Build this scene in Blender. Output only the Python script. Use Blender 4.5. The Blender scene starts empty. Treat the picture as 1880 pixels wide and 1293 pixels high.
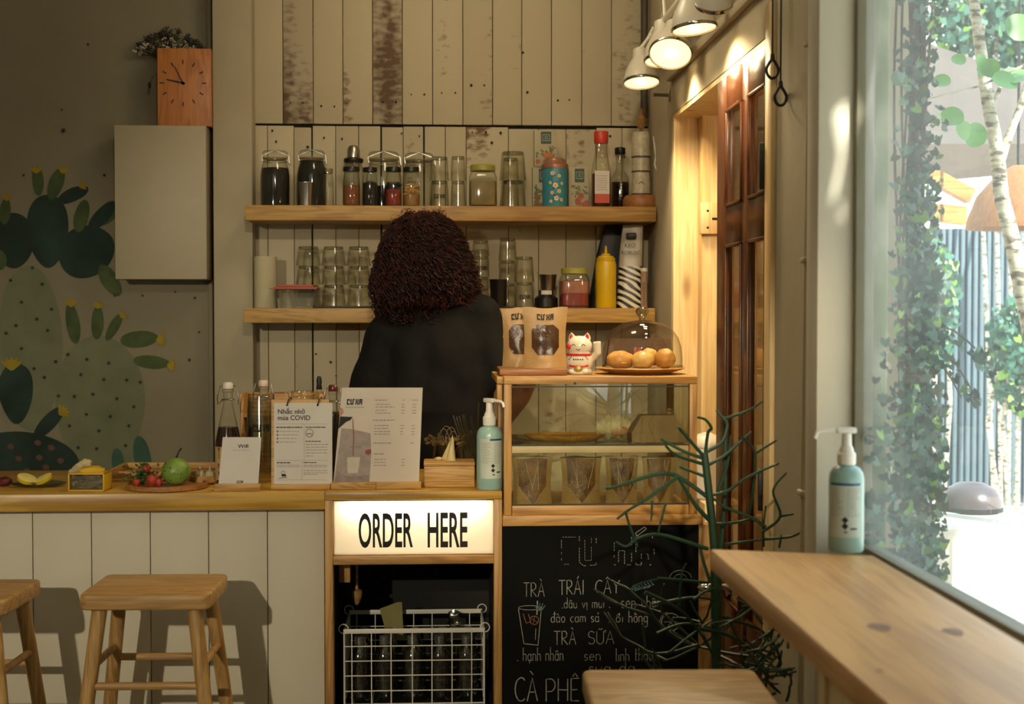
import bpy, bmesh, math, random
from math import sin, cos, pi, radians, sqrt
from mathutils import Vector, Matrix, Euler, noise as mnoise
random.seed(7)
SC = bpy.context.scene
COL = SC.collection
# ------------------------------------------------------------------ camera, sky, sun, lamps, exposure
F = 2600.0
CAMZ = 1.40
cam_d = bpy.data.cameras.new('camera')
cam = bpy.data.objects.new('camera', cam_d); COL.objects.link(cam); SC.camera = cam
cam_d.sensor_fit = 'HORIZONTAL'; cam_d.sensor_width = 36.0; cam_d.lens = 36.0 * F / 1880.0
cam_d.clip_start = 0.05; cam_d.clip_end = 200
YAW = math.atan(140 / F); PITCH = math.atan(76.5 / F)
cam.location = (0, 0, CAMZ)
cam.rotation_euler = (pi / 2 - PITCH, 0, -YAW)
cam_d.dof.use_dof = True; cam_d.dof.focus_distance = 4.1; cam_d.dof.aperture_fstop = 4.8
RM = cam.rotation_euler.to_matrix()
CP = Vector((0, 0, CAMZ))
def ray(px, py): return RM @ Vector(((px - 940) / F, -(py - 646.5) / F, -1))
def at(px, py, Y):
    r = ray(px, py); return CP + r * (Y / r.y)
def atX(px, py, X):
    r = ray(px, py); return CP + r * (X / r.x)
def atZ(px, py, z):
    r = ray(px, py); return CP + r * ((z - CAMZ) / r.z)
def XX(px, Y, py=600): return at(px, py, Y).x
def ZZ(py, Y, px=850): return at(px, py, Y).z
vs = SC.view_settings
vs.view_transform = 'Standard'; vs.look = 'None'; vs.gamma = 1.0; vs.use_curve_mapping = False
vs.exposure = -0.12
SC.cycles.transparent_max_bounces = 40
SC.cycles.max_bounces = 8
SC.cycles.use_denoising = True
SC.cycles.sample_clamp_indirect = 4.0
world = bpy.data.worlds.new('sky'); SC.world = world; world.use_nodes = True
wn = world.node_tree.nodes; wl = world.node_tree.links
bg = wn['Background']
geo = wn.new('ShaderNodeTexCoord'); sep = wn.new('ShaderNodeSeparateXYZ'); rmp = wn.new('ShaderNodeValToRGB')
wl.new(geo.outputs['Generated'], sep.inputs[0]); wl.new(sep.outputs['Z'], rmp.inputs[0]); wl.new(rmp.outputs[0], bg.inputs['Color'])
rmp.color_ramp.elements[0].position = 0.0; rmp.color_ramp.elements[0].color = (0.95, 0.97, 0.95, 1)
rmp.color_ramp.elements[1].position = 0.7; rmp.color_ramp.elements[1].color = (0.62, 0.82, 1.0, 1)
bg.inputs['Strength'].default_value = 4.2
sun_d = bpy.data.lights.new('sun', 'SUN'); sun_d.energy = 20.0; sun_d.angle = radians(0.5); sun_d.color = (1, .95, .86)
sun = bpy.data.objects.new('sun', sun_d); COL.objects.link(sun)
sun.rotation_euler = Vector((-.42, .62, -.66)).to_track_quat('-Z', 'Y').to_euler()
sun.location = (6, -6, 9)
def spot(name, loc, target, energy, size, blend, color, radius):
    d = bpy.data.lights.new(name, 'SPOT'); d.energy = energy; d.spot_size = radians(size); d.spot_blend = blend
    d.color = color; d.shadow_soft_size = radius
    o = bpy.data.objects.new(name, d); COL.objects.link(o); o.location = loc
    o.rotation_euler = (Vector(target) - Vector(loc)).to_track_quat('-Z', 'Y').to_euler()
    return o
# ceiling spotlight of the seating area behind the camera, warm, aimed at the counter front
spot('room_spotlight', (-1.62, -1.3, 2.15), (-.95, 3.9, .62), 430, 34, .75, (1, .89, .67), .035)
# second ceiling spotlight, over the plank wall and its shelves
spot('shelf_spotlight', (.0, .6, 2.7), (.12, 5.2, 1.95), 175, 38, 1.0, (1, .86, .62), .05)
# third one, over the display case and the window stool
spot('case_spotlight', (.1, -1.1, 2.45), (.45, 3.9, .99), 640, 13, .9, (1, .84, .58), .04)
# unseen point light added as soft warm fill for the room
gl_d = bpy.data.lights.new('room_fill', 'POINT'); gl_d.energy = 7; gl_d.color = (1, .87, .66); gl_d.shadow_soft_size = .25
gl = bpy.data.objects.new('room_fill', gl_d); COL.objects.link(gl); gl.location = (-1.1, .9, 2.65)
gl2_d = bpy.data.lights.new('bar_fill', 'POINT'); gl2_d.energy = 16; gl2_d.color = (1, .83, .56); gl2_d.shadow_soft_size = .15  # unseen light added as bounce on the shelf jars
gl2 = bpy.data.objects.new('bar_fill', gl2_d); COL.objects.link(gl2); gl2.location = (.1, 3.9, 2.75)
# unseen point light added to brighten the pine-lined doorway
dl_d = bpy.data.lights.new('doorway_fill', 'POINT'); dl_d.energy = 5; dl_d.color = (1, .84, .58); dl_d.shadow_soft_size = .05
dl = bpy.data.objects.new('doorway_fill', dl_d); COL.objects.link(dl); dl.location = (.95, 3.5, 1.96)

# ------------------------------------------------------------------ helpers
def lin(h):
    h = h.lstrip('#'); out = []
    for i in (0, 2, 4):
        c = int(h[i:i + 2], 16) / 255
        out.append(c / 12.92 if c <= .04045 else ((c + .055) / 1.055) ** 2.4)
    return (out[0], out[1], out[2], 1)
def newmat(name):
    m = bpy.data.materials.new(name); m.use_nodes = True
    n = m.node_tree.nodes; return m, n, m.node_tree.links, n['Principled BSDF'], n['Material Output']
def coords(n, l, scale=(1, 1, 1), rnd=True):
    tc = n.new('ShaderNodeTexCoord'); mp = n.new('ShaderNodeMapping'); mp.inputs['Scale'].default_value = scale
    if rnd:
        oi = n.new('ShaderNodeObjectInfo'); mu = n.new('ShaderNodeMath'); mu.operation = 'MULTIPLY'; mu.inputs[1].default_value = 9.0
        ad = n.new('ShaderNodeVectorMath'); ad.operation = 'ADD'
        l.new(oi.outputs['Random'], mu.inputs[0]); l.new(tc.outputs['Object'], ad.inputs[0]); l.new(mu.outputs[0], ad.inputs[1]); l.new(ad.outputs[0], mp.inputs[0])
    else: l.new(tc.outputs['Object'], mp.inputs[0])
    return mp
def ramp(n, l, src, stops):
    r = n.new('ShaderNodeValToRGB'); e = r.color_ramp.elements
    while len(e) < len(stops): e.new(.5)
    for k, (p, c) in enumerate(stops): e[k].position = p; e[k].color = c
    l.new(src, r.inputs[0]); return r
def mul(c, k): return (min(c[0] * k, 1), min(c[1] * k, 1), min(c[2] * k, 1), 1)
def paint(name, hx, rough=.5, var=.08, scale=14, bump=0, metal=0, spec=.5, sub=0, emit=None, es=0, bscale=None):
    m, n, l, b, o = newmat(name); c = lin(hx)
    mp = coords(n, l); t = n.new('ShaderNodeTexNoise'); t.inputs['Scale'].default_value = scale; t.inputs['Detail'].default_value = 5
    l.new(mp.outputs[0], t.inputs[0])
    r = ramp(n, l, t.outputs['Fac'], [(.3, mul(c, 1 - var)), (.7, mul(c, 1 + var))])
    l.new(r.outputs[0], b.inputs['Base Color'])
    b.inputs['Roughness'].default_value = rough; b.inputs['Metallic'].default_value = metal
    b.inputs['Specular IOR Level'].default_value = spec
    if sub: b.inputs['Subsurface Weight'].default_value = sub; b.inputs['Subsurface Radius'].default_value = (.02, .01, .006)
    if bump:
        t2 = n.new('ShaderNodeTexNoise'); t2.inputs['Scale'].default_value = bscale or scale * 6; t2.inputs['Detail'].default_value = 6
        l.new(mp.outputs[0], t2.inputs[0])
        bp = n.new('ShaderNodeBump'); bp.inputs['Strength'].default_value = bump; bp.inputs['Distance'].default_value = .004
        l.new(t2.outputs['Fac'], bp.inputs['Height']); l.new(bp.outputs[0], b.inputs['Normal'])
    if emit: b.inputs['Emission Color'].default_value = lin(emit); b.inputs['Emission Strength'].default_value = es
    return m
def wood(name, light, dark, axis='x', s=1.0, rough=.45, knots=False, ring=1.0):
    m, n, l, b, o = newmat(name); L = lin(light); D = lin(dark)
    a = 'xyz'.index(axis)
    def sc(lo, hi): v = [hi] * 3; v[a] = lo; return tuple(v)
    mp = coords(n, l, sc(1.1 * s, 9 * s)); t = n.new('ShaderNodeTexNoise'); t.inputs['Scale'].default_value = 1.5; t.inputs['Detail'].default_value = 3; t.inputs['Distortion'].default_value = .6
    l.new(mp.outputs[0], t.inputs[0])
    w = n.new('ShaderNodeMath'); w.operation = 'MULTIPLY'; w.inputs[1].default_value = 46 * ring; l.new(t.outputs['Fac'], w.inputs[0])
    sn = n.new('ShaderNodeMath'); sn.operation = 'SINE'; l.new(w.outputs[0], sn.inputs[0])
    mp2 = coords(n, l, sc(5 * s, 150 * s)); t2 = n.new('ShaderNodeTexNoise'); t2.inputs['Scale'].default_value = 1.2; t2.inputs['Detail'].default_value = 4
    l.new(mp2.outputs[0], t2.inputs[0])
    mp3 = coords(n, l, sc(1.5, 4)); t3 = n.new('ShaderNodeTexNoise'); t3.inputs['Scale'].default_value = 1.2; l.new(mp3.outputs[0], t3.inputs[0])
    c1 = n.new('ShaderNodeMath'); c1.operation = 'MULTIPLY_ADD'; c1.inputs[1].default_value = .17; l.new(sn.outputs[0], c1.inputs[0]); l.new(t2.outputs['Fac'], c1.inputs[2])
    c2 = n.new('ShaderNodeMath'); c2.operation = 'MULTIPLY_ADD'; c2.inputs[1].default_value = .7; l.new(t3.outputs['Fac'], c2.inputs[0]); l.new(c1.outputs[0], c2.inputs[2])
    src = c2.outputs[0]
    r = ramp(n, l, src, [(.45, mul(D, 1)), (.78, mul([(x + y) / 2 for x, y in zip(L, D)], 1.0)), (1.1, L)])
    out = r.outputs[0]
    if knots:
        mk = coords(n, l, sc(2.6, 7), rnd=False); v = n.new('ShaderNodeTexVoronoi'); v.inputs['Scale'].default_value = 1.0; l.new(mk.outputs[0], v.inputs[0])
        kr = ramp(n, l, v.outputs['Distance'], [(.05, (1, 1, 1, 1)), (.16, (0, 0, 0, 1))])
        mx = n.new('ShaderNodeMix'); mx.data_type = 'RGBA'; l.new(kr.outputs[0], mx.inputs[0]); l.new(out, mx.inputs[6]); mx.inputs[7].default_value = mul(D, .45)
        out = mx.outputs[2]
    l.new(out, b.inputs['Base Color']); b.inputs['Roughness'].default_value = rough
    bp = n.new('ShaderNodeBump'); bp.inputs['Strength'].default_value = .12; bp.inputs['Distance'].default_value = .002
    l.new(t2.outputs['Fac'], bp.inputs['Height']); l.new(bp.outputs[0], b.inputs['Normal'])
    return m
def glass(name, tint='ffffff', refl=.06, edge=.55, power=2.5, rough=.0, haze=0.0, hazecol='ffffff', edgedark=.5):
    m, n, l, b, o = newmat(name); n.remove(b)
    lw = n.new('ShaderNodeLayerWeight'); lw.inputs[0].default_value = .5
    pw = n.new('ShaderNodeMath'); pw.operation = 'POWER'; pw.inputs[1].default_value = power; l.new(lw.outputs['Facing'], pw.inputs[0])
    ma = n.new('ShaderNodeMath'); ma.operation = 'MULTIPLY_ADD'; ma.inputs[1].default_value = edge; ma.inputs[2].default_value = refl; l.new(pw.outputs[0], ma.inputs[0])
    tr = n.new('ShaderNodeBsdfTransparent'); gs = n.new('ShaderNodeBsdfGlossy'); gs.inputs['Roughness'].default_value = rough
    c = lin(tint)
    r = ramp(n, l, pw.outputs[0], [(0, c), (1, mul(c, edgedark))]); l.new(r.outputs[0], tr.inputs[0])
    mx = n.new('ShaderNodeMixShader'); l.new(ma.outputs[0], mx.inputs[0]); l.new(tr.outputs[0], mx.inputs[1]); l.new(gs.outputs[0], mx.inputs[2])
    out = mx.outputs[0]
    if haze:  # milky veil: haze mixed into the glass shader
        df = n.new('ShaderNodeBsdfDiffuse'); df.inputs[0].default_value = lin(hazecol); tl = n.new('ShaderNodeBsdfTranslucent'); tl.inputs[0].default_value = lin(hazecol)
        ad = n.new('ShaderNodeMixShader'); ad.inputs[0].default_value = .5; l.new(df.outputs[0], ad.inputs[1]); l.new(tl.outputs[0], ad.inputs[2])
        mp = coords(n, l, (2, 2, 2)); t = n.new('ShaderNodeTexNoise'); t.inputs['Scale'].default_value = 1.5; l.new(mp.outputs[0], t.inputs[0])
        k = n.new('ShaderNodeMath'); k.operation = 'MULTIPLY'; k.inputs[1].default_value = haze * 2; l.new(t.outputs['Fac'], k.inputs[0])
        m2 = n.new('ShaderNodeMixShader'); l.new(k.outputs[0], m2.inputs[0]); l.new(out, m2.inputs[1]); l.new(ad.outputs[0], m2.inputs[2]); out = m2.outputs[0]
    l.new(out, o.inputs[0]); return m

class MB:
    """collects geometry for ONE mesh object"""
    def __init__(s): s.v = []; s.f = []; s.mi = []; s.m = 0
    def add(s, vs, fs):
        k = len(s.v); s.v += [tuple(p) for p in vs]; s.f += [[i + k for i in f] for f in fs]; s.mi += [s.m] * len(fs); return s
    def bm(s, b):
        b.verts.index_update(); s.add([p.co for p in b.verts], [[q.index for q in f.verts] for f in b.faces]); b.free(); return s
    def box(s, x0, x1, y0, y1, z0, z1, bev=0, seg=2, M=None):
        b = bmesh.new(); bmesh.ops.create_cube(b, size=1)
        for p in b.verts: p.co = Vector(((x0 + x1) / 2 + p.co.x * (x1 - x0), (y0 + y1) / 2 + p.co.y * (y1 - y0), (z0 + z1) / 2 + p.co.z * (z1 - z0)))
        if bev: bmesh.ops.bevel(b, geom=b.edges[:], offset=min(bev, .45 * min(abs(x1 - x0), abs(y1 - y0), abs(z1 - z0))), segments=seg, affect='EDGES', profile=.5)
        if M: bmesh.ops.transform(b, matrix=M, verts=b.verts)
        return s.bm(b)
    def hexa(s, bot, top):
        """8 corner block: bottom quad, top quad (same order)"""
        return s.add(list(bot) + list(top), [[3, 2, 1, 0], [4, 5, 6, 7]] + [[i, (i + 1) % 4, 4 + (i + 1) % 4, 4 + i] for i in range(4)])
    def frame(s, p, q):
        d = (Vector(q) - Vector(p)); d = d.normalized() if d.length > 1e-9 else Vector((0, 0, 1))
        a = Vector((0, 0, 1)) if abs(d.z) < .9 else Vector((1, 0, 0))
        u = d.cross(a).normalized(); return u, d.cross(u).normalized()
    def cyl(s, p, q, r1, r2=None, n=16, caps=True):
        r2 = r1 if r2 is None else r2; u, w = s.frame(p, q); p = Vector(p); q = Vector(q); vs = []
        for c, r in ((p, r1), (q, r2)):
            for i in range(n): a = 2 * pi * i / n; vs.append(c + u * (r * cos(a)) + w * (r * sin(a)))
        fs = [[i, (i + 1) % n, n + (i + 1) % n, n + i] for i in range(n)]
        if caps: fs += [list(range(n))[::-1], list(range(n, 2 * n))]
        return s.add(vs, fs)
    def tube(s, path, r, n=6, closed=False, caps=True):
        P = [Vector(p) for p in path]; N = len(P); vs = []; u = None
        for i, p in enumerate(P):
            a = P[(i - 1) % N] if (closed or i) else p; b = P[(i + 1) % N] if (closed or i < N - 1) else p
            d = (b - a); d = d.normalized() if d.length > 1e-9 else Vector((0, 0, 1))
            if u is None: u, w = s.frame(a, b)
            else:
                u = u - d * u.dot(d); u = u.normalized() if u.length > 1e-6 else s.frame(a, b)[0]; w = d.cross(u)
            rr = r[i] if isinstance(r, (list, tuple)) else r
            for k in range(n): t = 2 * pi * k / n; vs.append(p + u * (rr * cos(t)) + w * (rr * sin(t)))
        fs = []
        for i in range(N if closed else N - 1):
            j = (i + 1) % N
            fs += [[i * n + k, i * n + (k + 1) % n, j * n + (k + 1) % n, j * n + k] for k in range(n)]
        if caps and not closed: fs += [list(range(n))[::-1], list(range((N - 1) * n, N * n))]
        return s.add(vs, fs)
    def lathe(s, prof, n=24, o=(0, 0, 0), M=None, sq=None, caps=True):
        """prof [(r,z)]; sq: superellipse exponent for squarish jars"""
        vs = []; o = Vector(o)
        for r, z in prof:
            for i in range(n):
                a = 2 * pi * i / n; c, d = cos(a), sin(a)
                if sq: k = (abs(c) ** sq + abs(d) ** sq) ** (-1 / sq); c *= k; d *= k
                p = Vector((r * c, r * d, z)); p = (M @ p) if M else p
                vs.append(p + o)
        fs = []
        for j in range(len(prof) - 1):
            fs += [[j * n + i, j * n + (i + 1) % n, (j + 1) * n + (i + 1) % n, (j + 1) * n + i] for i in range(n)]
        if caps: fs += [list(range(n))[::-1], list(range((len(prof) - 1) * n, len(prof) * n))]
        return s.add(vs, fs)
    def ell(s, c, rad, n=16, m=10, M=None, nz=0, seed=0):
        c = Vector(c); vs = []; rad = (rad,) * 3 if not hasattr(rad, '__len__') else rad
        for j in range(m + 1):
            t = pi * j / m
            for i in range(n):
                a = 2 * pi * i / n; d = Vector((sin(t) * cos(a), sin(t) * sin(a), -cos(t)))
                k = 1 + (nz * mnoise.noise(d * 2.2 + Vector((seed, seed * 1.7, 0))) if nz else 0)
                p = Vector((d.x * rad[0] * k, d.y * rad[1] * k, d.z * rad[2] * k)); p = (M @ p) if M else p
                vs.append(c + p)
        fs = []
        for j in range(m): fs += [[j * n + i, j * n + (i + 1) % n, (j + 1) * n + (i + 1) % n, (j + 1) * n + i] for i in range(n)]
        return s.add(vs, fs)
    def poly(s, pts): return s.add(pts, [list(range(len(pts)))])
    def prism(s, pts, d):
        """extrude a polygon of 3-D points by vector d"""
        d = Vector(d); n = len(pts); P = [Vector(p) for p in pts]
        return s.add(P + [p + d for p in P], [list(range(n))[::-1], list(range(n, 2 * n))] + [[i, (i + 1) % n, n + (i + 1) % n, n + i] for i in range(n)])
    def grid(s, fn, nu, nv):
        vs = [fn(i / nu, j / nv) for j in range(nv + 1) for i in range(nu + 1)]
        return s.add(vs, [[j * (nu + 1) + i, j * (nu + 1) + i + 1, (j + 1) * (nu + 1) + i + 1, (j + 1) * (nu + 1) + i] for j in range(nv) for i in range(nu)])
    def rect2(s, fn, u0, u1, v0, v1, nu=1):
        return s.grid(lambda a, b: fn(u0 + (u1 - u0) * a, v0 + (v1 - v0) * b), nu, 1)
    def text(s, txt, size, fn, sx=1.0, sy=1.0, align='LEFT', bold=0.0, spacing=1.0):
        c = bpy.data.curves.new('tx', 'FONT'); c.body = txt; c.size = size; c.align_x = align; c.offset = bold * size; c.resolution_u = 4; c.space_character = spacing
        ob = bpy.data.objects.new('tx', c); COL.objects.link(ob); bpy.context.view_layer.update()
        me = bpy.data.meshes.new_from_object(ob.evaluated_get(bpy.context.evaluated_depsgraph_get()))
        s.add([fn(p.co.x * sx, p.co.y * sy) for p in me.vertices], [list(p.vertices) for p in me.polygons])
        bpy.data.objects.remove(ob); bpy.data.curves.remove(c); bpy.data.meshes.remove(me); return s
    def stroke(s, pts, w, fn, lift=0):
        """flat chalk line through 2-D points"""
        P = [Vector(p) for p in pts]; L = []
        for i, p in enumerate(P):
            a = P[max(i - 1, 0)]; b = P[min(i + 1, len(P) - 1)]; d = (b - a); d = d.normalized() if d.length > 1e-9 else Vector((1, 0))
            nn = Vector((-d.y, d.x)) * w / 2; L += [fn(*(p + nn)), fn(*(p - nn))]
        return s.add(L, [[2 * i, 2 * i + 1, 2 * i + 3, 2 * i + 2] for i in range(len(P) - 1)])
    def mesh(s, name, sharp=38):
        me = bpy.data.meshes.new(name); me.from_pydata(s.v, [], s.f)
        me.polygons.foreach_set('material_index', s.mi); me.polygons.foreach_set('use_smooth', [True] * len(s.f)); me.update()
        if sharp is not None: me.set_sharp_from_angle(angle=radians(sharp))
        return me
    def build(s, name, mats, parent=None, loc=None, rz=0, sharp=38):
        me = s.mesh(name, sharp)
        for m in (mats if isinstance(mats, (list, tuple)) else [mats]): me.materials.append(m)
        ob = bpy.data.objects.new(name, me); COL.objects.link(ob)
        if parent: ob.parent = parent
        if loc is not None: ob.location = loc
        if rz: ob.rotation_euler.z = rz
        return ob
def tag(o, label, cat, group=None, kind=None):
    o['label'] = label; o['category'] = cat
    if group: o['group'] = group
    if kind: o['kind'] = kind
    return o
def thing(name, label, cat, loc=(0, 0, 0), rz=0, group=None):
    o = bpy.data.objects.new(name, None); COL.objects.link(o); o.empty_display_size = .05
    o.location = loc; o.rotation_euler.z = rz; return tag(o, label, cat, group)
def dup(root, loc, rz=None, label=None, group=None):
    r = root.copy(); COL.objects.link(r); r.location = loc
    if rz is not None: r.rotation_euler.z = rz
    if label: r['label'] = label
    if group: r['group'] = group
    for ch in list(root.children):
        c = ch.copy(); COL.objects.link(c); c.parent = r
        for g in list(ch.children):
            d = g.copy(); COL.objects.link(d); d.parent = c
    return r
def struct(name, mb, mat, label=None, **k):
    o = mb.build(name, mat, **k); o['kind'] = 'structure'
    if label: o['label'] = label
    return o
def remeshed(name, mb, voxel, mat, parent=None, smooth=4, loc=None):
    """joins overlapping volumes into one continuous skin"""
    me = mb.mesh(name + '_raw', None); ob = bpy.data.objects.new(name + '_raw', me); COL.objects.link(ob)
    md = ob.modifiers.new('r', 'REMESH'); md.mode = 'VOXEL'; md.voxel_size = voxel; md.use_smooth_shade = True
    if smooth: sm = ob.modifiers.new('s', 'SMOOTH'); sm.factor = .5; sm.iterations = smooth
    bpy.context.view_layer.update()
    m2 = bpy.data.meshes.new_from_object(ob.evaluated_get(bpy.context.evaluated_depsgraph_get())); m2.name = name
    bpy.data.objects.remove(ob); bpy.data.meshes.remove(me)
    m2.polygons.foreach_set('use_smooth', [True] * len(m2.polygons)); m2.materials.clear()
    for m in (mat if isinstance(mat, (list, tuple)) else [mat]): m2.materials.append(m)
    o2 = bpy.data.objects.new(name, m2); COL.objects.link(o2)
    if parent: o2.parent = parent
    if loc is not None: o2.location = loc
    return o2
def plane_fn(o, u=(1, 0, 0), v=(0, 0, 1)):
    o = Vector(o); u = Vector(u); v = Vector(v); return lambda a, b: o + u * a + v * b
def cyl_fn(r, z0=0, ang=-pi / 2, cx=0, cy=0):
    return lambda a, b: Vector((cx + r * cos(ang + a / r), cy + r * sin(ang + a / r), z0 + b))
# the cafe's block lettering, drawn from bars; width about 3.1*h
def logo(mb, fn, h, w=None, gap=.35, xs=1.0):
    t = h * .24; lw = h * .55 * xs; x = 0
    def R(a, b, c, d): mb.rect2(fn, x + a, x + b, c, d, 2)
    T = t * .8
    R(0, T, 0, h); R(T, lw, 0, t); R(T, lw, h - t, h); R(lw - T * .8, lw, h * .62, h - t)                                   # C
    x += lw + t * .45
    R(0, T, 0, h); R(lw - T, lw, 0, h); R(T, lw - T, 0, t); R(lw, lw + T * .7, h * .8, h * 1.08)                          # U with horn
    x += lw + gap * h
    R(0, T, 0, h * .42); R(0, T, h * .58, h); R(lw - T, lw, 0, h * .42); R(lw - T, lw, h * .58, h); R(T * .6, lw - T * .6, h * .38, h * .62)   # X
    x += lw + t * .45
    R(0, T, 0, h); R(lw - T, lw, 0, h); R(T, lw - T, h - t, h); R(T, lw - T, h * .38, h * .38 + t)                        # A
    return x + lw

# ------------------------------------------------------------------ materials
M = {}
M['cream'] = paint('cream_plaster', 'b9ad92', .85, .05, 5, .25)
M['greywall'] = paint('grey_green_plaster', '847b64', .9, .06, 3, .25)
M['ceil'] = paint('ceiling_white', 'c8c0ae', .9)
M['floor'] = paint('concrete_floor', '6f675a', .6, .12, 4)
M['pine'] = wood('pine', 'ecd09a', 'd3a766', 'z', .8, .45, knots=True, ring=.35)
M['pine_top'] = wood('bar_pine', 'd29c58', 'a8733a', 'y', .8, .4, ring=.4)
M['shelf'] = wood('shelf_pine', 'b58e4c', '8d6731', 'x', .9, .5)
M['counter'] = wood('counter_wood', 'bf963f', '936a22', 'x', .6, .35, ring=.7)
M['post'] = wood('cabinet_wood', 'bb8d4c', '8f6430', 'z', .9, .45)
M['rail'] = wood('cabinet_rail_wood', 'bb8d4c', '8f6430', 'x', .9, .45)
M['stool'] = wood('stool_wood', 'b38c53', '896330', 'x', 1, .5, ring=1.1)
M['stool_leg'] = wood('stool_leg_wood', 'b38c53', '896330', 'z', 1, .5)
M['panel'] = paint('white_painted_boards', 'c9c0a9', .6, .03, 4, .1)
M['black'] = paint('black', '0d0d0c', .5, .2)
M['dark'] = paint('dark_recess', '15130f', .8, .2)
M['white'] = paint('white_plastic', 'dcd6c8', .35, .03)
M['paper'] = paint('paper', 'cfc8bd', .8, .02)
M['ink'] = paint('ink', '16140f', .7, .1)
M['inkgrey'] = paint('grey_ink', '8d877c', .8, .1)
M['chrome'] = paint('chrome', 'c9c4bb', .12, .02, metal=1)
M['steel'] = paint('steel', 'a9a59c', .28, .05, metal=1)
M['glass'] = glass('clear_glass', 'fcfdf9', .05, .5, 2.6, rough=.06, edgedark=.5)
M['pane'] = glass('window_pane', 'eef3f0', .03, .25, 3, haze=.14, hazecol='eef2f2')  # whitish veil in the pane stands for haze and reflections
M['casepane'] = glass('case_glass', 'f6f9f2', .07, .45, 3)
M['brown'] = wood('mahogany', '5c3014', '32180a', 'z', 1, .25)
M['kraft'] = paint('kraft_paper', '9a7a52', .6, .1, 20, .2)
M['chalk'] = paint('chalk', '9d9a92', .9, .3, 90)
# ------------------------------------------------------------------ the setting
XR = .78; YB = 5.2
fl = MB().box(-3.3, XR, -3.6, 5.4, -.1, 0); struct('floor', fl, M['floor'])
struct('ceiling', MB().box(-3.3, 1.2, -3.6, 5.4, 2.95, 3.05), M['ceil'])
struct('wall_left', MB().box(-3.4, -3.2, -3.6, 5.4, 0, 3), M['cream'])
struct('wall_rear', MB().box(-3.3, 1.2, -3.7, -3.5, 0, 3), M['cream'])
XP0, XP1 = XX(395, 5.12), XX(467, 5.12)            # pillar
XB1 = XX(1188, YB)
# cactus wall
cw = MB().box(-3.3, XP0 + .02, YB, YB + .15, 0, 3); cactus_wall = struct('wall_back_left', cw, M['greywall'], 'grey-green plaster wall painted with cacti')
pil = MB().box(XP0, XP1, 5.09, YB + .1, 0, 3, .006); struct('pillar', pil, paint('pillar_plaster', 'a59a7f', .9, .06, 6, .3))
trim = MB().box(XX(383, 5.18), XX(391, 5.18), 5.175, 5.2, .8, 3, .004); struct('trim_1', trim, M['greywall'])
# worn painted planks
def worn(name, base, brown, amount):
    m, n, l, b, o = newmat(name); c = lin(base)
    g = n.new('ShaderNodeNewGeometry')
    mp = coords(n, l, (6, 6, 1.2), False); mpz = n.new('ShaderNodeVectorMath'); mpz.operation = 'ADD'
    mu = n.new('ShaderNodeMath'); mu.operation = 'MULTIPLY'; mu.inputs[1].default_value = 37; l.new(g.outputs['Random Per Island'], mu.inputs[0])
    l.new(mp.outputs[0], mpz.inputs[0]); l.new(mu.outputs[0], mpz.inputs[1])
    t = n.new('ShaderNodeTexNoise'); t.inputs['Scale'].default_value = 1.0; t.inputs['Detail'].default_value = 3; l.new(mpz.outputs[0], t.inputs[0])
    mp2 = coords(n, l, (30, 30, 60), False); t2 = n.new('ShaderNodeTexNoise'); t2.inputs['Scale'].default_value = 1.0; t2.inputs['Detail'].default_value = 5; l.new(mp2.outputs[0], t2.inputs[0])
    ad = n.new('ShaderNodeMath'); ad.operation = 'MULTIPLY_ADD'; ad.inputs[1].default_value = .45; l.new(t2.outputs['Fac'], ad.inputs[0]); l.new(t.outputs['Fac'], ad.inputs[2])
    r = ramp(n, l, ad.outputs[0], [(.84 - amount, (0, 0, 0, 1)), (1.02 - amount, (1, 1, 1, 1))])
    tint = ramp(n, l, g.outputs['Random Per Island'], [(0, mul(c, .9)), (.5, c), (1, mul(c, 1.07))])
    mx = n.new('ShaderNodeMix'); mx.data_type = 'RGBA'; l.new(r.outputs[0], mx.inputs[0]); l.new(tint.outputs[0], mx.inputs[6]); mx.inputs[7].default_value = lin(brown)
    l.new(mx.outputs[2], b.inputs['Base Color']); b.inputs['Roughness'].default_value = .7
    bp = n.new('ShaderNodeBump'); bp.inputs['Strength'].default_value = .3; bp.inputs['Distance'].default_value = .004; l.new(t2.outputs['Fac'], bp.inputs['Height']); l.new(bp.outputs[0], b.inputs['Normal'])
    return m
M['plank'] = worn('worn_white_planks', 'b7aa8c', '6b4f31', -.035)
M['plank2'] = worn('very_worn_planks', 'ada084', '5e4630', .13)
pw = MB(); ZJ = ZZ(231, 5.18)
up = [467, 523, 578, 632, 686, 740, 795, 850, 904, 957, 1011, 1066, 1120, 1174, 1195]
for i in range(len(up) - 1):
    pw.m = 1 if i in (1, 4) else 0
    pw.box(XX(up[i], YB) + .0012, XX(up[i + 1], YB) - .0012, 5.172 + random.uniform(0, .004), 5.2, ZJ + .003, 3, .0018)
lo = [466, 494, 542, 575, 618, 660, 701, 741, 779, 818, 856, 933, 988, 1038, 1093, 1140, 1195]
for i in range(len(lo) - 1):
    pw.m = 0; g = .003 if lo[i + 1] in (575, 701, 779) else .001
    g0 = .003 if lo[i] in (575, 701, 779) else .001
    pw.box(XX(lo[i], YB) + g0, XX(lo[i + 1], YB) - g, 5.178 + random.uniform(0, .004), 5.2, 0, ZJ - .004 - random.choice((0, 0, .003, .006)), .0018)
pw.m = 2; pw.box(XX(466, YB), XX(1200, YB), 5.2, 5.3, 0, 3)
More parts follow.
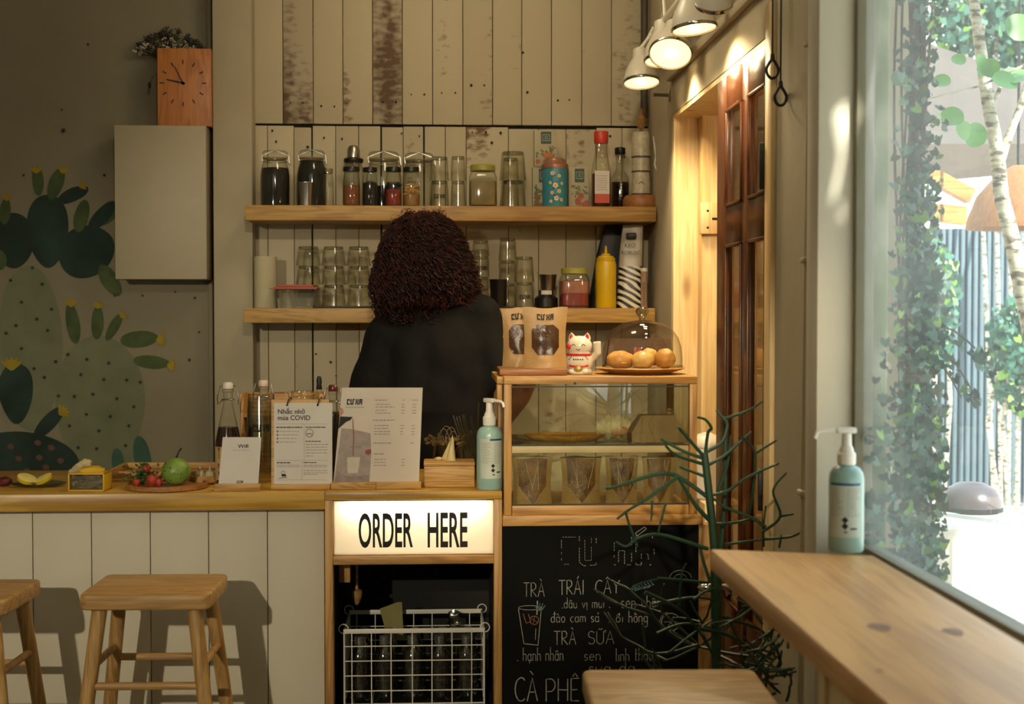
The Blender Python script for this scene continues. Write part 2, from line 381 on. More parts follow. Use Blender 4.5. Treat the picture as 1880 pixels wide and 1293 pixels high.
for px, py in [(533, 189), (556, 189), (590, 195), (614, 196), (703, 188), (727, 188), (755, 174), (779, 174), (811, 171), (836, 171), (865, 157), (889, 157), (968, 170), (867, 243), (892, 243), (919, 244), (903, 262), (507, 260), (595, 253), (628, 255), (565, 270), (737, 245), (770, 250), (580, 650), (607, 665), (617, 690), (1024, 185), (1045, 184), (1120, 250), (960, 97), (500, 240)]:
    p = at(px, py, 5.176); pw.cyl((p.x, 5.169, p.z), (p.x, 5.18, p.z), random.uniform(.0025, .005), n=8)
plankwall = struct('wall_back', pw, [M['plank'], M['plank2'], M['dark']], 'wall of worn white-painted vertical planks')
pp = MB().cyl((XX(1182, 5.13), 5.13, ZZ(215, 5.13)), (XX(1182, 5.13), 5.13, 2.95), .012); struct('trim_2', pp, paint('dark_strip', '4a4234', .6), 'dark upright strip in the corner')  # dark upright cylinder at the right end of the planks
# mural
mu = MB()
MUR = dict(dk=0, lt=1, md=2, yl=3, dot=4, red=5, tl=6)
def blob(px, py, rx, ry, ang, m, taper=0.0, layer=1, wob=.03):
    mu.m = MUR[m]; c = at(px, py, YB); k = YB / F; pts = []; seed = px * .13 + py * .07
    for i in range(40):
        a = 2 * pi * i / 40; u = rx * cos(a) * (1 + wob * sin(3 * a + seed)); v = ry * sin(a)
        u *= 1 + taper * (v / ry)
        x = u * cos(ang) + v * sin(ang); y = -u * sin(ang) + v * cos(ang)
        pts.append((c.x + x * k, YB - .0007 * layer, c.z + y * k))
    pts = [p if p[0] < XP0 else (XP0, p[1], p[2]) for p in pts]
    mu.poly(pts)
def star(px, py, r, m='dot', n=5, layer=6):
    mu.m = MUR[m]; c = at(px, py, YB); k = YB / F * r; pts = []
    for i in range(2 * n):
        a = pi * i / n + px; q = k * (1 if i % 2 == 0 else .38); pts.append((c.x + q * cos(a), YB - .0007 * layer, c.z + q * sin(a)))
    mu.poly(pts)
def crown(px, py, r, ang=0):
    mu.m = MUR['yl']; c = at(px, py, YB); k = YB / F * r
    for i in range(5):
        a = ang + (i - 2) * .42; d = Vector((sin(a), 0, cos(a))); w = Vector((cos(a), 0, -sin(a)))
        o = Vector((c.x, YB - .0007 * (7 + i * .2), c.z)) - Vector((sin(ang), 0, cos(ang))) * k * .7
        mu.poly([o - w * k * .14, o + w * k * .14, o + d * k * 1.1 + w * k * .22, o + d * k * 1.6, o + d * k * 1.1 - w * k * .22])
# pale pads
blob(55, 640, 57, 150, 0, 'lt', .06, 1); blob(183, 745, 80, 128, 0, 'lt', .05, 2); blob(183, 850, 72, 90, 0, 'lt', 0, 2.3)
# dark pads
blob(88, 425, 37, 66, 0, 'dk', .22, 3); blob(25, 442, 36, 50, 0, 'dk', .1, 4); blob(158, 462, 52, 46, -.6, 'dk', .0, 3.5); blob(205, 390, 12, 33, .8, 'md', 0, 3.2)
blob(70, 333, 10, 26, -.05, 'md', 0, 4); blob(103, 338, 13, 30, .35, 'md', 0, 4); blob(134, 358, 12, 30, 1.15, 'dk', 0, 4); blob(150, 397, 13, 30, .25, 'md', 0, 4); blob(188, 396, 13, 34, .75, 'dk', 0, 4)
blob(10, 388, 10, 24, .1, 'md', 0, 4.6); blob(202, 515, 15, 32, -.55, 'md', 0, 4); blob(0, 478, 12, 18, 0, 'md', 0, 5)
crown(67, 312, 9); crown(117, 312, 9, .3); crown(152, 340, 9, 1.0); crown(13, 362, 9, .1)
blob(134, 594, 12, 37, -.15, 'md', 0, 4); blob(179, 593, 11, 30, .05, 'md', 0, 4); blob(209, 601, 9, 27, .5, 'md', 0, 4); blob(255, 623, 34, 15, -.1, 'md', 0, 4); blob(278, 665, 33, 12, .1, 'md', 0, 4)
crown(131, 556, 10, -.1); crown(181, 560, 9); crown(226, 579, 8, .6); crown(296, 624, 11, 1.4); crown(315, 671, 10, 1.7)
blob(30, 723, 30, 55, 0, 'dk', .25, 5); blob(88, 778, 13, 38, .75, 'dk', .2, 5); blob(30, 855, 110, 62, 0, 'dk', 0, 5.5); crown(22, 668, 16); crown(117, 755, 13, .9)
blob(-40, 760, 30, 60, .2, 'dk', .2, 5)
for px, py in [(70, 813), (95, 822), (73, 840), (112, 846), (85, 858), (35, 842), (50, 865), (20, 820)]: blob(px, py, 6, 5, .3, 'red', 0, 6.5)
blob(217, 850, 11, 27, -.1, 'tl', 0, 4); blob(262, 840, 15, 40, -.2, 'tl', .0, 4.2)
for px, py in [(125, 651), (160, 660), (200, 667), (149, 688), (191, 697), (233, 698), (258, 702), (108, 727), (137, 728), (171, 724), (215, 732), (159, 761), (203, 765), (246, 747), (128, 782), (182, 791), (237, 782), (144, 822), (178, 824), (231, 818), (60, 492), (20, 515), (78, 522), (40, 555), (95, 568), (12, 612), (68, 586), (30, 598), (88, 607), (40, 640), (103, 664), (63, 677), (82, 693)]: star(px, py, 5)
for px, py, r in [(117, 240, 6), (114, 202, 3), (162, 82, 4), (44, 322, 4), (192, 322, 4), (262, 543, 3), (322, 536, 3), (358, 547, 3.5), (366, 610, 3), (348, 661, 4), (211, 543, 3)]: star(px, py, r, 'dot', 8)
mural_m = [paint('mural_dark_green', '24362d', .9, .35, 9), paint('mural_pale_green', '6f7257', .9, .12, 12), paint('mural_green', '475530', .9, .3, 16), paint('mural_yellow', '9a8524', .9, .2), paint('mural_dots', '2b2b2c', .9), paint('mural_red', '634438', .9), paint('mural_teal', '3d5a4a', .9, .2)]
mo = mu.build('painted_cactus_mural', mural_m, cactus_wall, sharp=None)
mo['label'] = 'green cactus mural with yellow flowers'
# right wall, opening, window
rw = MB()
rw.box(XR, 1.12, 4.66, 5.35, 0, 3)
rw.box(XR, XR + .2, 3.26, 4.66, 2.045, 3)
rw.box(XR, .845, 2.62, 3.26, 0, 3)
rw.box(XR, XR + .04, -3.6, 2.62, 0, .955); rw.box(XR, XR + .2, -3.6, 2.62, 2.7, 3); rw.box(XR, XR + .2, -3.6, -1.3, .955, 2.7)
rw.box(XX(1188, YB), XR, 5.12, 5.3, 0, 3)
struct('wall_right', rw, M['cream'])
ps = MB().box(.708, XR + .005, 2.6, 2.68, 0, 3, .003); struct('pilaster', ps, paint('pilaster_paint', 'cfc6b2', .8, .04, 5, .15))
# passage lined in pine
pj = MB(); pj.box(XR + .001, 1.08, 4.632, 4.66, 0, 2.045, .002)
pj.box(1.06, 1.08, 3.27, 4.632, 0, 2.045); pj.box(XR + .002, 1.08, 3.27, 4.64, 2.03, 2.05); pj.box(XR + .03, 1.08, 3.25, 3.27, 0, 2.045)
struct('door_jamb', pj, M['pine'], 'bright pine lining of the doorway')
st = MB().box(XX(1288, 4.56), XX(1345, 4.56), 4.56, 4.632, 0, ZZ(205, 4.56, 1300), .003); struct('trim_3', st, M['pine'])
bh = at(1286, 372, 4.545); bl = at(1318, 430, 4.545)
blk = MB().box(bh.x, bl.x + .03, 4.535, 4.56, bl.z, bh.z, .002)
blk.m = 1
for px, py in [(1300, 387), (1300, 418)]:
    p = at(px, py, 4.53); blk.cyl((p.x, 4.5345, p.z), (p.x, 4.537, p.z), .004, n=10)
q = at(1312, 402, 4.535); blk.box(q.x - .008, q.x + .02, 4.5335, 4.537, q.z - .004, q.z + .004)
tag(blk.build('latch_block', [M['pine'], M['dark']]), 'pale pine latch block screwed to the doorway lining', 'block')
ot = MB().box(1.081, 1.12, 3.2, 4.9, 0, 3.2); ot.box(.8, 1.12, 3.2, 3.248, 0, 3.2); struct('wall_outside', ot, M['cream'])
# lintel ledge along the right wall
lg = MB().box(XR - .02, XR, 2.68, 4.67, 2.155, 2.185, .004); lg.box(XR - .045, XR, 2.68, 4.67, 2.3, 2.42, .004); struct('beam', lg, M['cream'])
ta = MB().box(XR - .012, XR + .002, 3.225, 3.285, 0, 2.11, .003); struct('trim_4', ta, M['pine'], 'narrow pine door casing')
# door leaf
YA, YZ = XR * 0 + 3.885, 3.295
def dY(px): return atX(px, 600, XR).y
d = thing('door_1', 'mahogany brown half-glazed door standing in the pine doorway', 'door', (XR, 0, 0)); d['kind'] = 'structure'
lf = MB(); x0, x1 = -.004, .014
ys = [YZ, dY(1409), dY(1376), dY(1364), dY(1335), YA]
z1, z2, z3, z4, zt = .62, 1.575, 1.675, 1.935, 2.028
for a, b in ((0, 1), (2, 3), (4, 5)): lf.box(x0, x1, ys[a], ys[b], 0, zt, .003)
for a, b in ((1, 2), (3, 4)):
    for c, e in ((0, z1), (z2, z3), (z4, zt)): lf.box(x0, x1, ys[a], ys[b], c, e, .003)
    for c, e in ((z1, z2), (z3, z4)):
        w = .009
        lf.box(x0 - .005, x0 + .003, ys[a], ys[a] + w, c, e, .002); lf.box(x0 - .005, x0 + .003, ys[b] - w, ys[b], c, e, .002)
        lf.box(x0 - .005, x0 + .003, ys[a], ys[b], e - w, e, .002); lf.box(x0 - .005, x0 + .003, ys[a], ys[b], c, c + w, .002)
lf.build('leaf', M['brown'], d)
for a, b in ((1, 2), (3, 4)):
    for c, e in ((z1, z2), (z3, z4)):
        MB().box(.004, .007, ys[a], ys[b], c, e).build('pane', M['glass'], d)
for zc, hh in ((ZZ(305, 3.3, 1410), .055), (ZZ(900, 3.3, 1408), .05)):
    MB().box(-.02, -.003, 3.297, 3.309, zc - hh, zc + hh, .004).build('handle', M['black'], d)
# lever on the doorway's near side
lv = thing('door_lever', 'polished chrome lever handle shining beside the chalkboard', 'handle', at(1320, 1078, 3.72))
MB().cyl((0, 0, 0), (.045, 0, 0), .011).build('spindle', M['chrome'], lv)
MB().ell((-.03, -.012, .002), (.032, .014, .014)).tube([(0, -.005, 0), (-.02, -.01, .0), (-.045, -.012, 0)], [.009, .012, .008], 10).build('lever', M['chrome'], lv)
MB().cyl((.02, 0, 0), (.03, 0, 0), .026, n=20).build('rose', M['chrome'], lv)
# pipe
pi_ = MB(); a, b = at(1493, -20, 2.87), at(1473, 1290, 2.87)
pi_.cyl((a.x, 2.87, a.z), (b.x, 2.87, b.z), .0105, n=14)
o = pi_.build('wall_pipe', M['cream']); tag(o, 'cream painted pipe running down the wall beside the window', 'pipe')
for py in (80, 478, 905):
    p = at(1491 - py * .0148, py, 2.87); MB().box(p.x - .014, p.x + .02, 2.85, 2.885, p.z - .006, p.z + .006, .003).build('pipe_clip', M['cream'], o)
# pull cords
hg = MB().tube([(XR + .0, 3.16, 2.21), (XR - .06, 3.16, 2.212), (XR - .07, 3.12, 2.2), (XR - .07, 3.12, 2.175)], .004, 6); hg.box(XR - .08, XR - .02, 3.1, 3.2, 2.2, 2.214, .003)
tag(hg.build('cord_bracket', M['steel']), 'metal hook bracket at the top of the right wall holding two cords', 'bracket')
for nm, px, py0, py1, lab in (('a', 1418, 103, 145, 'black looped pull cord, the shorter and left one'), ('b', 1433, 153, 195, 'black looped pull cord, the longer and right one')):
    c = at(px, (py0 + py1) / 2, 3.12); t = thing('pull_cord', lab, 'cord', c, 0, 'black pull cords by the door')
    zt_ = 2.2 - c.z
    MB().cyl((0, 0, .025), (0, 0, zt_), .0022, n=8).build('string', M['black'], t)
    pts = [(.0135 * sin(u) * (1.0 if cos(u) < .2 else 1 - .55 * cos(u)), 0, -.003 + .021 * cos(u)) for u in [2 * pi * i / 20 for i in range(20)]]
    MB().tube(pts, .0034, 8, closed=True).build('loop', M['black'], t)
    MB().cyl((0, 0, .014), (0, 0, .03), .006, .004, 10).build('knot', M['black'], t)
# small rod bracket beside the doorway
rb = MB(); p = at(1232, 175, 4.7); rb.box(XR - .006, XR, p.y - .01, p.y + .01, p.z - .02, p.z + .02, .002); rb.cyl((XR, p.y, p.z), (XR - .06, p.y - .02, p.z - .002), .006, n=10)
tag(rb.build('wall_bracket', M['steel']), 'small metal rod bracket on the wall above the doorway corner', 'bracket')
# window
w1 = MB(); w1.box(XR - .004, XR + .03, 2.585, 2.602, .955, 2.7, .002); w1.box(XR, XR + .03, -1.3, 2.6, .9551, .968); w1.box(XR, XR + .03, -1.3, 2.6, 2.68, 2.7); w1.box(XR, XR + .03, -1.3, -1.27, .955, 2.7)
wo = struct('window_1', w1, paint('window_frame', '8a8570', .6), 'large shop window along the bar')
MB().add([(XR + .012, 2.59, .97), (XR + .012, -1.28, .97), (XR + .012, -1.28, 2.69), (XR + .012, 2.59, 2.69)], [[0, 1, 2, 3]]).build('glass_pane', M['pane'], wo)
# ------------------------------------------------------------------ counter, cabinets, shelves, stools, bar, track lights
YC = 3.85                                  # front edge of the counter
ZC = ZZ(905, YC, 400)                      # its top
ZB = ZZ(940, YC, 300)
xc1 = XX(596.5, YC, 905)
wt = MB().box(-2.6, xc1, YC, 4.42, ZB + .002, ZC, .004)
tag(wt.build('counter_worktop', M['counter']), 'long honey-coloured wooden worktop over the white boards, holding cards and fruit', 'worktop')
cb = thing('panelled_counter', 'counter front of white painted vertical boards below the wooden worktop', 'counter', (0, 3.9, 0))
bb = MB(); xs = [-2.6, -2.23, -2.07] + [XX(p, 3.9, 1000) for p in (-48 - 108, -48, 60, 168, 276, 383, 491, 596)]
for i in range(len(xs) - 1): bb.box(xs[i] + .0012, xs[i + 1] - .0012, 0, .018, .02, ZB, .001)
bb.m = 1; bb.box(-2.6, xs[-1], .018, .03, 0, ZB - .004)
bb.build('boarding', [M['panel'], M['dark']], cb)
# cabinet with the lit sign and an open niche
Yk = YC
def KX(px, py=1000): return XX(px, Yk, py)
ca = thing('sign_cabinet', 'open-fronted wooden cabinet under the worktop holding the lit sign', 'cabinet', (KX(760), Yk, 0))
cx = KX(760)
xl0, xl1, xr0, xr1 = KX(596) - cx, KX(611) - cx, KX(907) - cx, KX(922) - cx
for a, b in ((xl0, xl1), (xr0, xr1)): MB().box(a, b, .004, .06, 0, ZZ(918, YC, 760) - .0005, .002).build('post', M['post'], ca)
MB().box(xl0 + .0005, xr1, 0, .55, ZZ(918, Yk, 760), ZC, .003).build('top_board', M['counter'], ca)
zr1, zr0 = ZZ(1022, Yk, 760), ZZ(1037, Yk, 760)
MB().box(xl1, xr0, .004, .06, zr0, zr1, .002).build('rail', M['rail'], ca)
side = MB(); side.box(xl0 + .004, xl0 + .018, .0605, .52, 0, ZB - .003); side.box(xr1 - .018, xr1 - .004, .0605, .52, 0, ZB - .003)
side.box(xl0 + .018, xr1 - .018, .5, .52, 0, ZB - .003)
side.build('carcass', M['dark'], ca)
MB().box(xl0 + .018, xr1 - .018, .0605, .4995, .27, .288).build('shelf', M['dark'], ca)
bq0, bq1 = at(622, 1036, YC + .1), at(643, 1070, YC + .1)
MB().box(bq0.x - cx, bq1.x - cx, .1, .125, bq1.z, zr0 - .0005, .002).build('batten', M['post'], ca)
hp_ = at(655, 1083, YC + .2); hd_ = at(655, 1112, YC + .2)
hk = thing('wooden_scoop', 'small wooden scoop hanging at the left inside the niche under the sign', 'scoop', (hp_.x, YC + .2, hd_.z))
MB().lathe([(0, 0), (.006, .004), (.013, .02), (.016, .034), (.015, .044), (.006, .047), (.0045, .055), (.0045, zr0 + .012 - hd_.z), (0, zr0 + .0125 - hd_.z)], 18, caps=False).build('scoop_body', M['stool'], hk)
# lit sign
zs1, zs0 = ZZ(920, Yk + .01, 760), zr1
sg = thing('order_sign', 'glowing white light box sign reading ORDER HERE in black capitals', 'sign', (cx, Yk + .012, zs0))
sh = zs1 - zs0
a_, b_x = xl1 + .001, xr0 - .001
bx = MB(); bx.box(a_, b_x, .085, .09, .002, sh - .001); bx.box(a_, a_ + .003, .0125, .085, .002, sh - .001); bx.box(b_x - .003, b_x, .0125, .085, .002, sh - .001)
bx.box(a_ + .003, b_x - .003, .0125, .085, .002, .005); bx.box(a_ + .003, b_x - .003, .0125, .085, sh - .004, sh - .001)
bx.build('light_box', paint('box_white', 'f2ece0', .7, .01), sg)
# the fluorescent tube really hangs behind the top of the milky acrylic
m_tube, n_, l_, b_, o_ = newmat('lit_tube'); b_.inputs['Emission Color'].default_value = (1, .84, .58, 1); b_.inputs['Emission Strength'].default_value = 20
MB().cyl((a_ + .03, .03, sh - .019), (b_x - .03, .03, sh - .019), .0075, n=16).build('fluorescent_tube', m_tube, sg)
m_face, n_, l_, b_, o_ = newmat('milky_acrylic'); n_.remove(b_)
tl_ = n_.new('ShaderNodeBsdfTranslucent'); tl_.inputs[0].default_value = (.95, .93, .88, 1); df_ = n_.new('ShaderNodeBsdfDiffuse'); df_.inputs[0].default_value = (.8, .78, .72, 1)
mx_ = n_.new('ShaderNodeMixShader'); mx_.inputs[0].default_value = .3; l_.new(tl_.outputs[0], mx_.inputs[1]); l_.new(df_.outputs[0], mx_.inputs[2]); l_.new(mx_.outputs[0], o_.inputs[0])
MB().poly([(a_, .010, .002), (b_x, .010, .002), (b_x, .010, sh - .001), (a_, .010, sh - .001)]).build('sign_face', m_face, sg)
tx = MB(); pl = plane_fn((0, .0065, 0))
def sgpx(px): return (px - 759) / F * Yk
hh = (1008 - 943) / F * Yk; zb = ZZ(1008, Yk, 760) - zs0
for word, a, b in (('ORDER', 657, 757), ('HERE', 784, 858)):
    t0 = MB().text(word, 1, plane_fn((0, 0, 0)), bold=.018); ws = [p[0] for p in t0.v]; hs = [p[2] for p in t0.v]
    kx = (b - a) / F * Yk / (max(ws) - min(ws)); ky = hh / (max(hs) - min(hs))
    tx.add([((p[0] - min(ws)) * kx + sgpx(a), .0065, (p[2] - min(hs)) * ky + zb) for p in t0.v], t0.f)
tx.build('lettering', M['ink'], sg, sharp=None)

# low cabinet with the chalkboard front, carrying the glass case
YD = 3.84
def DX(px, py=1000): return XX(px, YD, py)
zt = ZZ(946, YD, 1100); zk = ZZ(965, YD, 1100)
cd = thing('chalkboard_cabinet', 'low wooden cabinet with a black chalkboard front under the glass case', 'cabinet', (0, YD, 0))
MB().box(DX(923), DX(1290), -.004, .46, zk, zt, .002).build('top_rail', M['rail'], cd)
MB().box(DX(1283), DX(1309), 0, .05, 0, zk, .003).build('post', M['post'], cd)
MB().box(DX(923), DX(1283), .02, .45, .02, zk).build('carcass', M['dark'], cd)
board = MB().box(DX(923), DX(1283), .006, .02, .02, zk).build('chalkboard', paint('chalkboard_black', '080908', .8, .5, 3, spec=.15), cd)
# chalk handwriting: single-stroke letters, unit height 1 for capitals, x-height .55
def arc(cx_, cy_, rx, ry, a0, a1, n=10): return [(cx_ + rx * cos(radians(a0 + (a1 - a0) * i / n)), cy_ + ry * sin(radians(a0 + (a1 - a0) * i / n))) for i in range(n + 1)]
GL = {
 'T': (.7, [[(0, 1), (.7, 1)], [(.35, 1), (.35, 0)]]), 'R': (.6, [[(0, 0), (0, 1)] + arc(.25, .75, .27, .25, 90, -90) + [(.05, .5), (.6, 0)]]),
 'A': (.7, [[(0, 0), (.35, 1), (.7, 0)], [(.14, .38), (.56, .38)]]), 'I': (.15, [[(.07, 0), (.07, 1)]]), 'C': (.65, [arc(.4, .5, .4, .5, 50, 310, 16)]),
 'Y': (.7, [[(0, 1), (.35, .5), (.7, 1)], [(.35, .5), (.35, 0)]]), 'S': (.6, [arc(.3, .75, .27, .25, 30, 270, 10) + arc(.3, .25, .28, .25, 90, -150, 10)]),
 'U': (.65, [[(0, 1), (0, .3)] + arc(.3, .3, .3, .3, 180, 360) + [(.6, 1)]]), 'P': (.6, [[(0, 0), (0, 1)] + arc(.25, .72, .32, .28, 90, -90) + [(0, .44)]]),
 'H': (.65, [[(0, 0), (0, 1)], [(.6, 0), (.6, 1)], [(0, .5), (.6, .5)]]), 'E': (.5, [[(.5, 1), (0, 1), (0, 0), (.5, 0)], [(0, .5), (.4, .5)]]),
 'X': (.65, [[(0, 0), (.65, 1)], [(0, 1), (.65, 0)]]),
 'a': (.45, [arc(.2, .26, .2, .26, 20, 380, 14), [(.41, .52), (.41, 0)]]), 'd': (.45, [arc(.2, .26, .2, .26, 20, 380, 14), [(.41, 1), (.41, 0)]]),
 'u': (.42, [[(0, .52), (0, .2)] + arc(.18, .2, .18, .2, 180, 360, 8) + [(.37, .52), (.37, 0)]]), 'v': (.4, [[(0, .52), (.2, 0), (.4, .52)]]),
 'i': (.1, [[(.05, .5), (.05, 0)]]), 'm': (.65, [[(0, .52), (0, 0)], [(0, .35)] + arc(.15, .36, .15, .16, 180, 0, 6) + [(.3, 0)], [(.3, .35)] + arc(.45, .36, .15, .16, 180, 0, 6) + [(.6, 0)]]),
 'n': (.42, [[(0, .52), (0, 0)], [(0, .33)] + arc(.19, .34, .19, .18, 180, 0, 8) + [(.38, 0)]]), 's': (.32, [arc(.16, .39, .14, .13, 30, 270, 8) + arc(.16, .13, .15, .13, 90, -150, 8)]),
 'e': (.42, [[(.02, .27), (.4, .27)] + arc(.21, .26, .2, .26, 5, 310, 14)]), 'h': (.42, [[(0, 1), (0, 0)], [(0, .33)] + arc(.19, .34, .19, .18, 180, 0, 8) + [(.38, 0)]]),
 'o': (.42, [arc(.2, .26, .2, .26, 0, 360, 16)]), 'c': (.38, [arc(.22, .26, .2, .26, 50, 310, 12)]), 'g': (.45, [arc(.2, .26, .2, .26, 20, 380, 14), [(.41, .52), (.41, -.3), (.25, -.42), (.05, -.34)]]),
 'l': (.12, [[(.05, 1), (.05, 0)]]), 't': (.3, [[(.12, .95), (.12, .05), (.25, 0)], [(0, .55), (.28, .55)]]), '.': (.1, [arc(.05, .03, .03, .03, 0, 360, 6)]), ' ': (.3, []),
 'Đ': (.45, []),
}
ACC = {'á': ('a', '/'), 'à': ('a', '\\'), 'â': ('a', '^'), 'ã': ('a', '~'), 'ả': ('a', '?'), 'ô': ('o', '^'), 'ổ': ('o', '^?'), 'ồ': ('o', '^\\'), 'ị': ('i', '_'), 'ạ': ('a', '_'),
       'Á': ('A', '/'), 'À': ('A', '\\'), 'Â': ('A', '^'), 'Ữ': ('U', "~'"), 'Ê': ('E', '^'), 'đ': ('d', '-'), 'ê': ('e', '^')}
def chalk(mb, txt, px, py, h, w=.0022, width=None, base=None):
    """handwriting; (px,py) left end of the baseline, h capital height in px"""
    p = at(px, py, YD); s_ = h / F * YD; x = 0; segs = []
    for ch in txt:
        b_, acc = ACC.get(ch, (ch, '')); W, st_ = GL[b_]; up_ = 1.08 if b_.isupper() else .62
        for q in st_: segs.append([(x + a, b + random.uniform(-.012, .012)) for a, b in q])
        m_ = W / 2
        for c in acc:
            if c == '/': segs.append([(x + m_ - .05, up_), (x + m_ + .12, up_ + .2)])
            if c == '\\': segs.append([(x + m_ - .15, up_ + .2), (x + m_ + .06, up_ + .04)])
            if c == '^': segs.append([(x + m_ - .16, up_), (x + m_, up_ + .15), (x + m_ + .16, up_)])
            if c == '~': segs.append([(x + m_ - .18, up_ + .04), (x + m_ - .07, up_ + .13), (x + m_ + .07, up_ + .04), (x + m_ + .18, up_ + .14)])
            if c == '?': segs.append(arc(x + m_ + .1, up_ + .16, .06, .07, 160, -90, 6))
            if c == '_': segs.append(arc(x + m_, -.12, .03, .03, 0, 360, 6))
            if c == "'": segs.append([(x + W, 1), (x + W + .14, 1.1), (x + W + .1, .88)])
            if c == '-': segs.append([(x + .25, .78), (x + .55, .78)])
        x += W + .17
    k = (width / F * YD / x) if width else s_
    fn = lambda a, b: (p.x + a, .0052, p.z + b)
    for q in segs: mb.stroke([(a * k, b * s_) for a, b in q], w, fn)
ck = MB()
chalk(ck, 'TRÀ', 961, 1097, 26, .0016, 42); chalk(ck, 'TRÁI', 1026, 1093, 27, .0021, 50); chalk(ck, 'CÂY', 1094, 1091, 25, .0021, 48)
chalk(ck, '.dâu vị mui .', 1032, 1118, 20, .0014, 92); chalk(ck, 'sen', 1141, 1117, 24, .0018, 30); chalk(ck, 'nhãn', 1179, 1116, 22, .0018, 38)
chalk(ck, 'đào cam sả', 1012, 1144, 20, .0017, 92); chalk(ck, '. ổi', 1118, 1144, 20, .0014, 30); chalk(ck, 'hồng', 1155, 1144, 22, .0018, 38)
chalk(ck, 'TRÀ', 1017, 1185, 25, .002, 44); chalk(ck, 'SỮA', 1080, 1184, 24, .0017, 52)
chalk(ck, '. hạnh nhân', 950, 1215, 25, .0017, 88); chalk(ck, 'sen', 1073, 1214, 22, .0014, 34); chalk(ck, 'linh thao', 1131, 1215, 24, .0017, 72)
chalk(ck, 'CÀ', 946, 1289, 44, .003, 46); chalk(ck, 'PHÊ', 1003, 1289, 42, .0028, 66)
chalk(ck, 'sua da', 1082, 1236, 20, .0014, 90)
W2 = lambda px, py: (px / F * YD, -py / F * YD)
o0 = at(0, 0, YD)
fnb = lambda a, b: (at(a, b, YD).x, .0052, at(a, b, YD).z)
def px_stroke(mb, pts, w=1.2):
    P = [Vector(q) for q in pts]
    for a, b in zip(P, P[1:]):
        d_ = (b - a).normalized(); nn = Vector((-d_.y, d_.x)) * w / 2
        mb.poly([fnb(*(a + nn)), fnb(*(a - nn)), fnb(*(b - nn)), fnb(*(b + nn))])
# glass of tea drawn in chalk
px_stroke(ck, [(952, 1119), (962, 1183), (988, 1186), (994, 1120)]); px_stroke(ck, arc(973, 1117, 21, 4, 0, 360, 16), .9); px_stroke(ck, [(986, 1130), (987, 1104)], 2.2); px_stroke(ck, [(983, 1176), (984, 1155)], .9)
# erased block capitals in dashed outline
def dash(pts, w=1.0):
    for a, b in zip(pts, pts[1:]):
        L = max(abs(a[0] - b[0]), abs(a[1] - b[1])); k = int(L / 6) + 1
        for i in range(k):
            if random.random() < .62: t0, t1 = i / k, (i + .7) / k; px_stroke(ck, [(a[0] + (b[0] - a[0]) * t0, a[1] + (b[1] - a[1]) * t0), (a[0] + (b[0] - a[0]) * t1, a[1] + (b[1] - a[1]) * t1)], w)
dash([(1057, 987), (1031, 987), (1031, 1037), (1057, 1037)], .7); dash([(1064, 985), (1064, 1033), (1072, 1040), (1095, 1038), (1095, 987)], 1); dash([(1074, 987), (1074, 1030), (1086, 1030), (1086, 987)], .7)
dash([(1128, 985), (1128, 1038), (1136, 1038), (1136, 1012), (1147, 1012), (1147, 1038), (1160, 1038), (1160, 985)], 1); dash([(1168, 1038), (1168, 985), (1198, 985), (1204, 1038), (1192, 1038), (1190, 1018), (1178, 1018), (1178, 1038), (1168, 1038)], 1.2)
px_stroke(ck, [(1167, 980), (1184, 968), (1187, 972), (1170, 985), (1167, 980)], 1)
px_stroke(ck, arc(1232, 1143, 17, 16, 20, 330, 18), 1.3); px_stroke(ck, arc(1232, 1143, 20, 19, 90, 250, 10), .8)
for a in range(0, 360, 60): px_stroke(ck, [(1232, 1143), (1232 + 13 * cos(radians(a)), 1143 + 13 * sin(radians(a)))], .7)
px_stroke(ck, arc(1250, 1062, 20, 14, 180, 360, 10), .8); px_stroke(ck, arc(1250, 1064, 12, 9, 180, 360, 8), .7)
cko = ck.build('chalk_lettering', M['chalk'], board, sharp=None)
c3 = MB()
for k in range(6): px_stroke(c3, [(1200 - k * 6, 1074 + k), (1192 - k * 6, 1066 + k * 2)], 1); px_stroke(c3, [(1198 - k * 6, 1075 + k), (1189 - k * 6, 1081 + k)], 1)
px_stroke(c3, [(1202, 1074), (1166, 1086)], 1)
for a in (200, 230, 260, 290, 320): px_stroke(c3, [(993, 1124), (993 + 11 * cos(radians(a)), 1120 + 12 * sin(radians(a)))], 1.2)
c3.build('blue_chalk_drawing', paint('blue_chalk', '5f7f84', .9, .3, 90), board, sharp=None)
c4 = MB(); px_stroke(c4, arc(981, 1140, 8, 8, 0, 360, 12), 1.5); px_stroke(c4, [(961, 1128), (966, 1145), (975, 1143), (970, 1128)], 1.3); px_stroke(c4, [(974, 1136), (988, 1144)], 1); px_stroke(c4, [(982, 1132), (979, 1148)], 1)
c4.build('orange_chalk_drawing', paint('orange_chalk', '8a5a44', .9, .3, 90), board, sharp=None)

